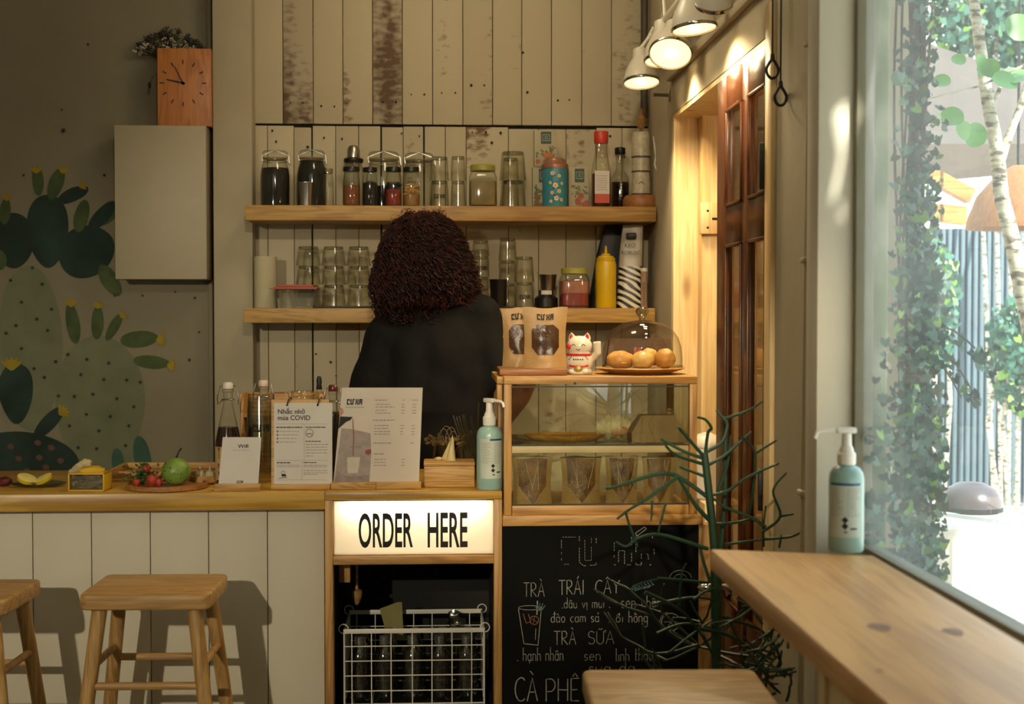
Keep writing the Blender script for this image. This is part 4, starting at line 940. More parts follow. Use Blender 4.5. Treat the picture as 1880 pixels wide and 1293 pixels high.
co = MB().tube([(cxx + .034, 5.02, zz[3] - .02), (cxx + .042, 5.01, zz[2]), (cxx + .036, 5.0, zz[2] - .03), (cxx + .05, 4.985, zz[1] - .02), (cxx + .054, 4.982, zs_ - .03), (cxx + .056, 4.98, z1_ + .003)], .003, 7)
tag(co.build('hanging_cord', M['paper']), 'pale cord trailing down beside the stacked cups', 'cord')

# ---- lower shelf
z2_ = ZS2 + .0005
cxx, r = span(467, 509, 5.06); h = ZZ(472, 5.06) - z2_
t = thing('paper_roll', 'white paper towel roll at the left end of the lower shelf', 'paper roll', (cxx, 5.06, z2_))
MB().lathe([(r * .35, .001), (r * .98, 0), (r, .003), (r, h - .003), (r * .98, h), (r * .35, h), (r * .35, .001)], 32, caps=False).build('roll', paint('tissue_white', 'b0a686', .9, .04, 20, .3), t)
MB().lathe([(r * .3, 0), (r * .35, 0), (r * .35, h + .001), (r * .3, h + .001), (r * .3, 0)], 24, caps=False).build('core', M['kraft'], t)
a, b = at(508, 536, 4.985), at(580, 562, 4.985)
t = thing('lunch_box', 'clear plastic food box with a pink lid on the lower shelf', 'box', ((a.x + b.x) / 2, 4.985, z2_)); w = (b.x - a.x) / 2; h = ZZ(532, 4.985) - z2_
bx = MB(); bx.hexa([(-w * .88, -.03, 0), (w * .88, -.03, 0), (w * .88, .05, 0), (-w * .88, .05, 0)], [(-w, -.038, h), (w, -.038, h), (w, .058, h), (-w, .058, h)]); bx.build('container', glass('frosted_plastic', 'd8d4c4', .1, .4, 2, .2), t)
l_d = MB().box(-w * 1.1, w * 1.12, -.045, .065, h, h + .008, .003).box(-w * .95, w * .95, -.035, .055, h + .008, h + .016, .006); l_d.box(-w * 1.35, -w * 1.05, -.02, .02, h + .002, h + .005, .001)
l_d.build('lid', paint('pink_lid', 'a8503c', .45), t)
a, b = XX(577, 5.0), XX(690, 5.0)
tr = MB().box(a, b, 4.955, 5.13, z2_, z2_ + .007, .002); tag(tr.build('black_tray', M['black']), 'thin black tray under the rows of inverted tumblers', 'tray')
ztr = z2_ + .0075
G2 = 'rows of inverted tumblers left of the person'
def grid_stack(p0, p1, Y, names):
    cxx, r = span(p0, p1, Y); z = ztr
    for i, pyt in enumerate((523, 488.5, 453)):
        h = ZZ(pyt, Y) - z
        t = tumbler((cxx, Y, z), r * .8, r, h - .0008, names[i], G2); z += h
for k, (p0, p1, nm) in enumerate(((543, 590, 'left column of the tumbler rows, behind the pink-lidded box'), (590, 636, 'middle column of the tumbler rows'), (636, 682, 'right column of the tumbler rows, beside the curly hair'))):
    grid_stack(p0, p1, 5.095 if k == 0 else 5.03, [f'{q} inverted tumbler in the {nm}' for q in ('bottom', 'middle', 'top')])
G3 = 'inverted tumblers right of the person'
tr = MB().box(XX(862, 5.0), XX(983, 5.0), 4.96, 5.14, z2_, z2_ + .006, .002); tag(tr.build('black_tray', M['black']), 'thin black tray under the tumblers right of the person', 'tray')
z3_ = z2_ + .0065
tstack(866, 899, (508, 470, 441), 5.05, z3_, ['bottom tumbler of the stack right beside the hair', 'printed tumbler in the middle of the stack beside the hair', 'top tumbler of the stack beside the hair'], G3, (1,))
tstack(915, 949, (520, 478, 437), 5.08, z3_, ['lowest tumbler of the tallest stack, behind the black cup', 'middle tumbler of the tallest stack behind the black cup', 'highest tumbler on the lower shelf, topping the tallest stack'], G3)
tstack(944, 981, (518, 471), 5.0, z3_, ['printed inverted tumbler below another, left of the steel measure', 'plain inverted tumbler on a printed one, left of the steel measure'], G3, (0,))
cup(899, 931, 513, 4.975, z3_, 'black_cup', 'glossy black cup by the person\'s right shoulder', M['lid_blk'], .9)
# dark canister with label and steel measure on it
cxx, r = span(981, 1024, 5.02); h = ZZ(533, 5.02) - z2_
t = thing('dark_canister', 'low dark canister with a white label under the steel measure', 'canister', (cxx, 5.02, z2_))
MB().lathe([(r * .9, 0), (r, .004), (r, h * .55), (r * .62, h * .75), (r * .62, h)], 26).build('canister_body', M['lid_blk'], t)
g = MB(); g.rect2(cyl_fn(r * .635), -r * .5, r * .5, h * .76, h * .985, 6); g.build('label', M['paper'], t)
cup(990, 1022, 504, 5.02, z2_ + h + .0005, 'steel_measure', 'small bright steel measuring cup on the dark canister', M['steel'], .8)
t = sq_jar(1027, 1081, 492, 5.0, z2_, 'squarish jar with red syrup, pale mousse above and a yellowish lid', paint('red_syrup', '7a2a24', .3, .1, 20), .36, M['lime'])
cxx, r = span(1027, 1081, 5.0); h = ZZ(492, 5.0) - z2_
MB().lathe([(r * .955, h * .37), (r * .955, h * .66), (r * .5, h * .68)], 32, sq=5).build('pink_layer', paint('pink_layer', '9a5f4c', .6, .15, 40), t)
# squeeze bottle
cxx, r = span(1093, 1131, 4.985); h = ZZ(480, 4.985) - z2_
t = thing('squeeze_bottle', 'yellow sauce squeeze bottle with pointed nozzle', 'bottle', (cxx, 4.985, z2_))
my = paint('yellow_plastic', 'c9a216', .35, .05)
MB().lathe([(r * .95, 0), (r, .004), (r, h * .93), (r * .94, h)], 30).build('bottle_body', my, t)
MB().lathe([(r * .88, h), (r * .9, h + .002), (r * .9, h + .012), (r * .78, h + .014), (r * .74, h + .02), (r * .45, h + .022), (r * .42, h + .028), (r * .16, h + .03), (r * .09, h + .054), (r * .05, h + .056)], 26).build('nozzle_cap', my, t)
# zebra coffee bag
def bag_body(w, d, h, top=.0, n=14, m=16, seed=1, pinch=.5, lean=0.0):
    """stand-up pouch: full base narrowing to a flat sealed top"""
    b = MB()
    def fn(a, v):
        ang = 2 * pi * a; k = max(0.03, 1 - v ** 1.6); ww = w * (1 + .03 * sin(7 * v + seed)) * (1 - top * v)
        c, s_ = cos(ang), sin(ang); e = 2 / (4 if v < .8 else 3)
        x = ww * math.copysign(abs(c) ** e, c); y = d * k * math.copysign(abs(s_) ** .8, s_)
        nz = .0035 * mnoise.noise(Vector((x * 28, y * 28 + seed, v * 7))) * (1 if v > .02 else 0)
        return (x + lean * v * v, y + nz, h * v)
    b.grid(fn, n * 3, m); k = (m) * (n * 3 + 1); b.poly([fn(i / (n * 3), 0) for i in range(n * 3)][::-1]); b.poly([fn(i / (n * 3), 1) for i in range(n * 3)])
    return b
zm, n_, l_, b_, o_ = newmat('zebra_print')
tc = coords(n_, l_, (1, 1, 1), False); wv = n_.new('ShaderNodeTexWave'); wv.wave_type = 'BANDS'; wv.bands_direction = 'DIAGONAL'; wv.inputs['Scale'].default_value = 26; wv.inputs['Distortion'].default_value = 4.5; wv.inputs['Detail'].default_value = 1; wv.inputs['Detail Scale'].default_value = .6
rot = n_.new('ShaderNodeMapping'); rot.inputs['Scale'].default_value = (.55, .2, 1.0); l_.new(tc.outputs[0], rot.inputs[0]); l_.new(rot.outputs[0], wv.inputs[0])
zr = ramp(n_, l_, wv.outputs['Fac'], [(.47, lin('15130f')), (.53, lin('c9c0ac'))])
sp2 = n_.new('ShaderNodeSeparateXYZ'); l_.new(tc.outputs[0], sp2.inputs[0]); gt = n_.new('ShaderNodeMath'); gt.operation = 'GREATER_THAN'; gt.inputs[1].default_value = .148; l_.new(sp2.outputs['Z'], gt.inputs[0])
mx_ = n_.new('ShaderNodeMix'); mx_.data_type = 'RGBA'; l_.new(gt.outputs[0], mx_.inputs[0]); l_.new(zr.outputs[0], mx_.inputs[6]); mx_.inputs[7].default_value = lin('a89f8c'); l_.new(mx_.outputs[2], b_.inputs['Base Color']); b_.inputs['Roughness'].default_value = .35
cxx, r = span(1131, 1180, 5.02); h = ZZ(412, 5.02) - z2_
t = thing('coffee_bag', 'zebra-striped coffee bag with plain grey upper half', 'bag', (cxx, 5.02, z2_), radians(-8))
bag_body(r, .036, h, .25, seed=3, lean=.012).build('pouch', zm, t)
g = MB(); pf = lambda a, b: Vector((a, -.0405 + .10 * max(0, b - .15), b))
g.text('KEO', .02, lambda a, b: pf(a - .018, b + .215), 1, 1); g.text('ROBUSC', .018, lambda a, b: pf(a - .03, b + .19)); g.build('bag_print', M['ink'], t, sharp=None)
fo = MB().box(-.012, .024, -.03, -.012, h * .83, h * .9, .004); fo.build('black_clip', M['black'], t)
# black cloth bag behind
cxx, r = span(1078, 1160, 5.12); h = ZZ(410, 5.12) - z2_
t = bag_body(r, .028, h, .45, seed=9, lean=.03).build('dark_bag', M['black'], None, (cxx, 5.12, z2_)); tag(t, 'tall dark bag slumped behind the yellow squeeze bottle', 'bag')
cxx, r = span(1176, 1188, 4.99); h = ZZ(498, 4.99) - z2_
t = thing('paper_tube', 'thin pinkish printed tube standing right of the zebra bag', 'tube', (cxx, 4.99, z2_))
MB().cyl((0, 0, 0), (0, 0, h), r, n=18).build('tube', paint('pinkish_card', '9a7a62', .6), t)
g = MB()
for k in range(14): g.rect2(cyl_fn(r * 1.03), -r * .6, r * .3, .01 + k * .006, .012 + k * .006, 4)
g.build('print_marks', M['ink'], t)
MB().cyl((0, 0, h), (0, 0, h + .012), r * 1.1, n=18).build('cap', M['white'], t)

# ---- wall cabinet, clock, vase
a, b = at(210, 230, 5.04), at(380, 513, 5.04)
t = thing('wall_cabinet', 'plain white box cabinet fixed to the grey wall under the wooden clock', 'cabinet', (0, 0, 0)); m_cab = paint('cabinet_white', 'a3987d', .5, .02)
MB().box(a.x, b.x, 5.052, 5.1999, b.z, a.z, .002).build('carcass', paint('cabinet_side_shaded', '8f8069', .5), t)  # darker copy of the cabinet white: side shading put into the colour
MB().box(a.x, b.x, 5.036, 5.051, b.z, a.z, .002).build('door', m_cab, t)
ztp = a.z + .0005
a2, b2 = at(287, 88, 5.06), at(389, 228, 5.06)
t = thing('wall_clock', 'square-edged orange wooden clock with dark hands standing on the white cabinet', 'clock', ((a2.x + b2.x) / 2, 5.06, ztp)); w = (b2.x - a2.x) / 2 - .002; h = a2.z - ztp
MB().box(-w, w, 0, .05, 0, h, .003).build('clock_body', wood('clock_wood', 'b8763c', '9a5d2c', 'z', 1.2), t)
cy = ZZ(157, 5.06) - ztp; k = 5.06 / F; cxk = XX(336, 5.06, 157) - t.location.x
g = MB()
for i in range(12):
    an = radians(30 * i); R0, R1 = 34 * k, 42 * k; d_ = Vector((sin(an), 0, cos(an))); nn = Vector((cos(an), 0, -sin(an))) * 1.1 * k; c_ = Vector((cxk, -.0008, cy))
    p0_, p1_ = c_ + d_ * R0, c_ + d_ * R1; g.prism([p0_ - nn, p0_ + nn, p1_ + nn, p1_ - nn], (0, .0012, 0))
g.build('hour_marks', M['black'], t)
for nm, an, L in (('minute_hand', -26, 33), ('hour_hand', -78, 30)):
    d_ = Vector((sin(radians(an)), 0, cos(radians(an)))); nn = Vector((d_.z, 0, -d_.x)) * (1.0 if nm[0] == 'm' else 1.5) * k; c_ = Vector((cxk, -.003, cy))
    MB().prism([c_ - d_ * 4 * k - nn, c_ - d_ * 4 * k + nn, c_ + d_ * L * k + nn * .7, c_ + d_ * L * k - nn * .7], (0, .001, 0)).cyl(c_, c_ + Vector((0, .0035, 0)), 2.6 * k, n=14).build(nm, M['black'], t)
t = thing('flower_vase', 'glass vase of dried pale flowers behind the wooden clock', 'vase', (XX(312, 5.15, 200), 5.152, ztp))
hv = ZZ(112, 5.15) - ztp
MB().lathe([(.03, 0), (.04, .005), (.045, hv * .35), (.03, hv * .8), (.034, hv)], 24, caps=False).build('vase_body', M['glass'], t)
fl_, st_, lf2 = MB(), MB(), MB()
for i in range(150):
    px = random.uniform(-62, 66); py = random.uniform(0, 1); top = 58 * (1 - (px / 80) ** 2)
    tip = Vector((px * k, random.uniform(-.03, .03), hv - .01 + (top * (.35 + .65 * py)) * k)); base_ = Vector((random.uniform(-.01, .01), random.uniform(-.01, .01), hv * .9))
    st_.tube([base_, (base_ + tip) / 2 + Vector((0, 0, .012)), tip], .0008, 4)
    if py < .55:
        for j in range(4): fl_.ell(tip + Vector((random.uniform(-.006, .006), random.uniform(-.008, .0), random.uniform(-.006, .006))), random.uniform(.002, .0042), 6, 5)
    else:
        for j in range(5):
            d_ = Vector((random.uniform(-1, 1), random.uniform(-.6, .6), random.uniform(-.3, 1.2))).normalized(); n2 = d_.cross(Vector((0, 1, .2))).normalized() * .0022
            lf2.poly([tip, tip + d_ * .007 + n2, tip + d_ * .015, tip + d_ * .007 - n2])
lf2.tube([(-.025, -.02, hv * .8), (-.055, -.03, hv * .72), (-.065, -.03, hv * .62)], .001, 4); lf2.ell((-.066, -.03, hv * .6), (.006, .003, .012), 8, 6)
o = fl_.build('flower_heads', paint('dried_flower', 'b4a68c', .9, .2, 60), t); o['kind'] = 'stuff'
st_.build('stems', paint('dry_stem', '2c2a1c', .9), t); o = lf2.build('dry_leaves', paint('dry_leaf', '35332a', .9, .3), t, sharp=None); o['kind'] = 'stuff'
# ------------------------------------------------------------------ things on the counter
ZCt = ZC + .0006
def B(px, py): return atZ(px, py, ZC)
def pxm(Y): return Y / F
M['lemon'] = paint('lemon_peel', 'd9b822', .45, .08, 60, .3)
M['lemonflesh'] = paint('lemon_flesh', 'e0d07a', .4, .1, 60)
M['standwood'] = wood('stand_pine', 'bf9450', '94682f', 'x', 1.5, .5)
def place(px, py): p = B(px, py); return Vector((p.x, p.y, ZCt))
# dark red fruit at the edge
t = thing('dried_plum', 'wrinkled dark red fruit at the far left edge of the counter', 'fruit', place(8, 893))
MB().ell((0, 0, .013), (.022, .018, .0135), 18, 12, nz=.25, seed=2).build('fruit_body', paint('dark_red_fruit', '5a1c1a', .5, .3, 50), t)
t = place(-14, 890); o = MB().ell((0, 0, .014), (.02, .018, .0142), 18, 12, nz=.2, seed=5).build('dried_plum', paint('dark_red_fruit_b', '551a18', .5, .3, 50), None, t); tag(o, 'second dark red fruit, mostly outside the left edge', 'fruit')
p = place(72, 893); r = 47 * pxm(p.y)
t = thing('glass_plate', 'shallow clear glass plate holding two lemon halves', 'plate', p)
MB().lathe([(r * .3, 0), (r * .55, .001), (r * .95, .007), (r, .008), (r * .94, .0075), (r * .5, .003), (0, .003)], 36, caps=False).build('plate_body', glass('plate_glass', 'd9dccf', .15, .5), t)
for px, an, lab in ((47, .35, 'cut lemon half on the glass plate, the left one'), (84, -.4, 'cut lemon half on the glass plate, the right one')):
    q = Vector((XX(px, p.y, 880), p.y - .002, ZCt + .0045)); u = thing('lemon_half', lab, 'lemon', q, 0, 'lemon halves on the glass plate')
    R = Matrix.Rotation(an, 3, 'Y') @ Matrix.Rotation(.25, 3, 'X'); rr = .0265
    MB().lathe([(0, -.001), (rr * .6, .001), (rr * .92, .008), (rr, .018)], 26, M=R, caps=False, o=(0, 0, .004)).build('peel', M['lemon'], u)
    MB().lathe([(rr, .018), (rr * .9, .019), (0, .0185)], 26, M=R, caps=False, o=(0, 0, .004)).build('flesh', M['lemonflesh'], u)
# cake packet
p = place(158, 903); k = pxm(p.y); w, h = 33 * k, 33 * k
t = thing('cake_packet', 'yellow cake packet with a clear window and crumpled cream wrapper on top', 'packet', p, radians(-4))
yb = MB(); yb.box(-w, w, .0, .07, 0, .004, .001); yb.box(-w, w, 0, .07, h - .004, h, .001); yb.box(-w, -w + .004, 0, .07, 0, h, .001); yb.box(w - .004, w, 0, .07, 0, h, .001); yb.box(-w, w, .066, .07, 0, h)
yb.ell((.0, .035, h + .004), (w * .8, .03, .014), 16, 10, nz=.2)
yb.build('carton', paint('yellow_card', 'cfa51d', .5, .06), t)
MB().box(-w + .004, w - .004, .003, .006, .004, h - .004).build('window_film', glass('film', 'f6f4ee', .1, .4, 2, .12), t)
MB().grid(lambda a, b: (-w * .9 + 1.8 * w * a, .02 + .02 * mnoise.noise(Vector((a * 5, b * 5, 3))), .005 + (h - .01) * b), 14, 10).build('silver_cake_wrap', paint('silver_wrap', 'a09a8c', .3, .3, 60, .5), t)
tt = MB(); tt.ell((-.026, .02, h + .014), (.022, .016, .012), 14, 10, M=Matrix.Rotation(-.7, 3, 'Y'), nz=.3, seed=4); tt.ell((-.006, .02, h + .026), (.016, .013, .011), 14, 10, nz=.3, seed=8); tt.ell((-.045, .03, h - .002), (.016, .012, .012), 12, 8, M=Matrix.Rotation(-.6, 3, 'Y'), nz=.3)
tt.build('cream_wrapper', paint('cream_wrapper', 'c2ae84', .6, .1, 40), t)
# low wooden tray at the back
a, b = at(192, 866, 4.12), at(408, 891, 4.12)
t = thing('serving_tray', 'long low wooden tray along the back of the counter behind the fruit', 'tray', (0, 4.12, ZCt)); hh_ = a.z - ZCt
MB().box(a.x, b.x, 0, .25, 0, .008, .001).build('tray_floor', M['standwood'], t)
q = MB(); q.box(a.x, b.x, 0, .012, .0081, hh_, .002); q.box(a.x, b.x, .238, .25, .0081, hh_, .002); q.box(a.x, a.x + .012, .0121, .2379, .0081, hh_, .002); q.box(b.x - .012, b.x, .0121, .2379, .0081, hh_, .002); q.build('tray_sides', M['standwood'], t)
# round tray with fruit
p = place(307, 896); r = 73 * pxm(p.y)
t = thing('round_tray', 'round reddish wooden tray with a green guava and strawberries', 'tray', p)
MB().lathe([(r * .95, 0), (r, .002), (r * 1.0, .013), (r * .95, .014), (r * .92, .007), (0, .0065)], 44, caps=False).build('tray_body', wood('tray_wood', 'a8703a', '7d4d26', 'x', 2), t)
zt_ = ZCt + .007
g = thing('guava', 'round speckled green guava with a curved dark stem on the round tray', 'fruit', (XX(323, p.y, 875), p.y + .005, zt_)); rr = 26.5 * pxm(p.y)
MB().ell((0, 0, rr * .94), (rr, rr, rr * .94), 28, 20, nz=.03).build('guava_body', paint('guava_skin', '74903a', .4, .2, 22), g)
MB().tube([(0.0, 0, rr * 1.82), (.004, -.004, rr * 2.05), (.008, -.006, rr * 2.3), (.016, -.006, rr * 2.55)], [.0035, .0022, .002, .0026], 8).build('stem', paint('fruit_stem', '2c2a18', .7), g)
gs = MB()
for i in range(34):
    u, v = random.uniform(-2.6, -.4), random.uniform(-.7, .7); d_ = Vector((cos(u) * cos(v), sin(u) * cos(v), sin(v))); c_ = Vector((0, 0, rr * .94)) + Vector((d_.x * rr, d_.y * rr, d_.z * rr * .94)) * 1.012
    gs.ell(c_, (random.uniform(.0008, .002),) * 3, 6, 4)
o = gs.build('skin_specks', paint('guava_specks', '3a4420', .6), g); o['kind'] = 'stuff'
ms = paint('strawberry_red', 'a8391f', .4, .15, 90, .4); msl = paint('strawberry_leaf', '3c5a24', .6, .2, 50)
for i, (px, py, s_, lab) in enumerate(((283, 877, 1.15, 'largest strawberry, in front beside the guava'), (295, 884, .75, 'small strawberry tucked against the guava'), (268, 858, .8, 'strawberry on top of the leafy bunch'), (255, 884, .7, 'strawberry half hidden low in the leafy bunch'))):
    z = zt_ if py > 870 else ZZ(866, p.y); u = thing('strawberry', lab, 'strawberry', (XX(px, p.y, py), p.y - .028 + (.03 if py < 870 else 0), z), random.uniform(0, 3), 'strawberries on the round tray')
    q = .014 * s_
    MB().lathe([(0, 0), (q * .5, q * .15), (q * .95, q * .8), (q, q * 1.3), (q * .8, q * 1.9), (q * .3, q * 2.2), (0, q * 2.25)], 18, caps=False).build('berry', ms, u)
    lf_ = MB()
    for a in range(6): a *= pi / 3; lf_.poly([(0, 0, q * 2.3), (q * .4 * cos(a - .4), q * .4 * sin(a - .4), q * 2.25), (q * .95 * cos(a), q * .95 * sin(a), q * 2.0), (q * .4 * cos(a + .4), q * .4 * sin(a + .4), q * 2.25)])
    lf_.build('calyx', msl, u, sharp=None)
u = thing('leafy_sprig', 'bunch of small dark green leaves among the strawberries', 'herb', (XX(262, p.y, 880), p.y + .004, zt_)); lf_, sm = MB(), MB()
for i in range(110):
    c_ = Vector((random.gauss(0, .022), random.gauss(0, .014), random.uniform(.003, .055))); c_.x *= 1.2 - c_.z * 9
    d_ = Vector((random.uniform(-1, 1), random.uniform(-1, .4), random.uniform(-.3, .8))).normalized(); n_2 = d_.cross(Vector((random.random(), 1, .4))).normalized(); L = random.uniform(.009, .016)
    lf_.poly([c_, c_ + d_ * L * .4 + n_2 * L * .35, c_ + d_ * L * .8 + n_2 * L * .22, c_ + d_ * L * 1.1, c_ + d_ * L * .8 - n_2 * L * .22, c_ + d_ * L * .4 - n_2 * L * .35])
    if i % 6 == 0: sm.tube([(0, 0, .001), c_ * .5 + Vector((0, 0, .01)), c_], .0009, 4)
o = lf_.build('leaves', msl, u, sharp=None); o['kind'] = 'stuff'; sm.build('stems', msl, u)
# wooden dish of garlic
p = place(372, 890); p.y = 4.06; r = 26 * pxm(4.06)
t = thing('wooden_dish', 'small pale wooden dish behind the round tray', 'dish', (XX(375, 4.06), 4.06, ZCt))
MB().lathe([(r * .85, 0), (r * .98, .004), (r, .022), (r * .93, .023), (r * .88, .008), (0, .007)], 32, caps=False).build('dish_body', M['standwood'], t)
for i, (dx, dy, dz, lab) in enumerate(((-.014, -.006, .0, 'pale garlic bulb in the wooden dish, left'), (.014, -.004, .0, 'pale garlic bulb in the wooden dish, right beside the dark bottle'))):
    u = thing('garlic_bulb', lab, 'garlic', (XX(375, 4.06) + dx, 4.06 + dy, ZCt + .0075), i, 'garlic bulbs in the wooden dish')
    g = MB()
    for a in range(7): a *= 2 * pi / 7; g.ell((.006 * cos(a), .006 * sin(a), .015), (.009, .009, .0148), 10, 8)
    g.lathe([(.006, .024), (.003, .032), (.002, .042), (.0, .043)], 10, caps=False); g.build('bulb', paint('garlic_skin', 'b9ac86', .6, .06, 40), u)
# swing-top bottles
def swing_bottle(px, pyb, pyt, wpx, Y, lab, liquid=None, fill=.55, cap='d8d2c4', label=False, seal='8a3a2a', z=None):
    k = pxm(Y); R = wpx / 2 * k; cx_ = XX(px, Y, 800); z = ZCt if z is None else z; h = ZZ(pyt, Y) - z
    t = thing('swing_top_bottle', lab, 'bottle', (cx_, Y, z), 0, 'swing-top bottles on the counter')
    pr = [(R * .9, 0), (R, .006), (R, h * .40)]
    for i in range(1, 9): s_ = i / 8; pr.append((R * .36 + R * .64 * (1 - s_) ** 1.1 * (1 + .35 * s_ * (1 - s_)), h * (.40 + .40 * s_)))
    pr += [(R * .36, h * .9), (R * .44, h * .905), (R * .44, h * .93)]
    MB().lathe(pr, 30, caps=False).build('bottle_body', M['glass'], t)
    if liquid:
        lp = [(r_ * .95, z_ + .003) for r_, z_ in pr if z_ <= h * fill]
        for (ra, za), (rb_, zb_) in zip(pr, pr[1:]):
            if za <= h * fill < zb_: lp.append(((ra + (rb_ - ra) * (h * fill - za) / (zb_ - za)) * .95, h * fill))
        MB().lathe(lp, 30).build('syrup', liquid, t)
    MB().lathe([(R * .4, h * .935), (R * .42, h * .94), (R * .4, h * .985), (R * .3, h)], 20).build('ceramic_stopper', paint('stopper_' + cap, cap, .3), t)
    MB().lathe([(R * .38, h * .93), (R * .43, h * .931), (R * .43, h * .937), (R * .38, h * .938)], 20).build('rubber_ring', paint('ring_' + seal, seal, .5), t)
    wr = MB()
    for s_ in (-1, 1): wr.tube([(s_ * R * .42, 0, h * .965), (s_ * R * .62, -.002, h * .96), (s_ * R * .82, -.003, h * .86), (s_ * R * .78, 0, h * .78), (s_ * R * .46, 0, h * .82)], .0021, 6)
    wr.tube([(R * .45 * cos(a), R * .45 * sin(a), h * .83) for a in [2 * pi * i / 20 for i in range(20)]], .002, 6, closed=True); wr.tube([(-R * .5, 0, h * .965), (R * .5, 0, h * .965)], .002, 6)
    wr.build('wire_bail', M['steel'], t)
    if label:
        g = MB(); f_ = cyl_fn(R * 1.006); g.rect2(f_, -R * 1.4, R * 1.4, h * .04, h * .37, 20); g.build('label', paint('label_cream', 'b59a6a', .7), t)
        g = MB(); f2 = cyl_fn(R * 1.012)
        g.text('I', .022, lambda a, b: f2(a - R * .72, b + h * .255), bold=.02); g.text('N', .022, lambda a, b: f2(a - R * .80, b + h * .155), bold=.02)
        for v in (.335, .10): g.poly([f2(-R * .78, h * v + .008), f2(-R * .52, h * v + .008), f2(-R * .65, h * v - .008)])
        g.build('label_letters', paint('label_red_ink', '8a3020', .7), t, sharp=None)
    return t
dkred = paint('dark_syrup', '2a0a0c', .15, .1)
swing_bottle(419, 886, 701, 47, 4.06, 'swing-top bottle half full of dark red syrup behind the card reading Wifi', dkred, .56, label=True)
swing_bottle(484, 880, 697, 44, 4.208, 'clear swing-top bottle with red-ringed stopper standing behind the stacked plastic cups', None, .5, 'cfc0ae', seal='b03a28')
swing_bottle(612, 890, 706, 42, 4.10, 'dark-filled swing-top bottle between the two tall signs', paint('black_syrup', '101014', .2), .72, '5a2a24')
# nested clear cups
k = pxm(4.1); cx_ = XX(480, 4.1, 800); n_c = 13
mcup = glass('clear_plastic', 'fbfbf6', .06, .45, 2.0, rough=.12, edgedark=.62)
h0 = .105; ztop = ZZ(722, 4.1); step = (ztop - ZCt - h0) / (n_c - 1)
t0 = None
for i in range(n_c):
    lab = 'clear plastic cup nested in the upturned stack beside the dark syrup bottle'
    if i == n_c - 1: lab = 'topmost clear plastic cup of the upturned stack beside the dark syrup bottle'
    if i == 0: lab = 'lowest clear plastic cup of the upturned stack beside the dark syrup bottle'
    z = ZCt + .0003 + i * step
    if t0 is None:
        t0 = thing('plastic_cup', lab, 'cup', (cx_, 4.1, z), 0, 'nested clear plastic cups')
        R1, R0 = 27 * k, 23.5 * k
        MB().lathe([(R1, 0), (R1 * 1.04, .001), (R1 * 1.04, .004), (R1, .0045), (R0 * 1.02, h0 * .94), (R0 * .98, h0), (R0 * .7, h0 * 1.0), (R0 * .68, h0 - .004), (0, h0 - .004)], 30, caps=False).build('cup_wall', mcup, t0)
    else:
        q = dup(t0, (cx_, 4.1, z), None, lab)
        if i == 9: tmid = q
lg_ = MB(); f_ = cyl_fn(27 * k); zlg = .035
logo(lg_, lambda a, b: cyl_fn(27.6 * k)(a - .022, zlg + b), .021); pc = lg_.build('printed_logo', M['ink'], tmid)
# wooden rack behind
a, b = at(438, 721, 4.2), at(602, 880, 4.2)
t = thing('cup_rack', 'tall open wooden rack behind the reminder board, holding cups', 'rack', (0, 4.3, ZCt)); hh_ = ZZ(721, 4.3) - ZCt
q0, q1 = XX(452, 4.4, 760), XX(598, 4.36, 760)
MB().box(q0, q1, .06, .072, 0, hh_, .002).build('back_panel', M['standwood'], t)
for x in (q0, q1 - .012): MB().box(x, x + .012, -.04, .0599, 0, hh_, .002).build('side_panel', M['post'], t)
MB().box(q0 + .0121, q1 - .0121, -.04, .0599, hh_ - .07, hh_ - .06, .001).build('rack_shelf', M['standwood'], t)
zs_ = ZCt + hh_ - .0595
cxl = XX(556, 4.3, 730)
for i in range(4):
    u = thing('ribbed_cover', ('lowest' if i == 0 else 'topmost' if i == 3 else 'inner') + ' clear ribbed lid stacked in the wooden rack', 'lid', (cxl, 4.29, zs_ + i * .017), 0, 'clear covers in the wooden rack')
    if i in (1, 2): u['label'] = 'clear ribbed lid inside the lid stack in the wooden rack'
    g = MB(); n_ = 40; pr = [(.034, 0), (.036, .002), (.034, .005), (.033, .016), (.02, .0165)]
    g.lathe(pr, n_, caps=False); vs_ = g.v
    for j, v in enumerate(vs_):
        if j % 2: g.v[j] = (v[0] * .95, v[1] * .95, v[2])
    g.build('lid_body', mcup, u)
# dropper bottle
u = thing('dropper_bottle', 'little glass dropper bottle with a black bulb behind the reminder board', 'bottle', (XX(586, 4.28, 720), 4.28, zs_)); hd = ZZ(690, 4.28) - zs_
MB().lathe([(.015, 0), (.017, .004), (.015, hd * .5), (.007, hd * .62), (.007, hd * .66)], 20, caps=False).build('bottle_body', M['glass'], u)
MB().lathe([(.013, .003), (.0145, .006), (.0145, hd * .28), (.004, hd * .29)], 18).build('amber_liquid', paint('amber', '9a6a1e', .3), u)
MB().lathe([(.008, hd * .64), (.009, hd * .66), (.007, hd * .78), (.0085, hd * .86), (.006, hd * .98), (.001, hd)], 16).build('dropper_bulb', M['black'], u)

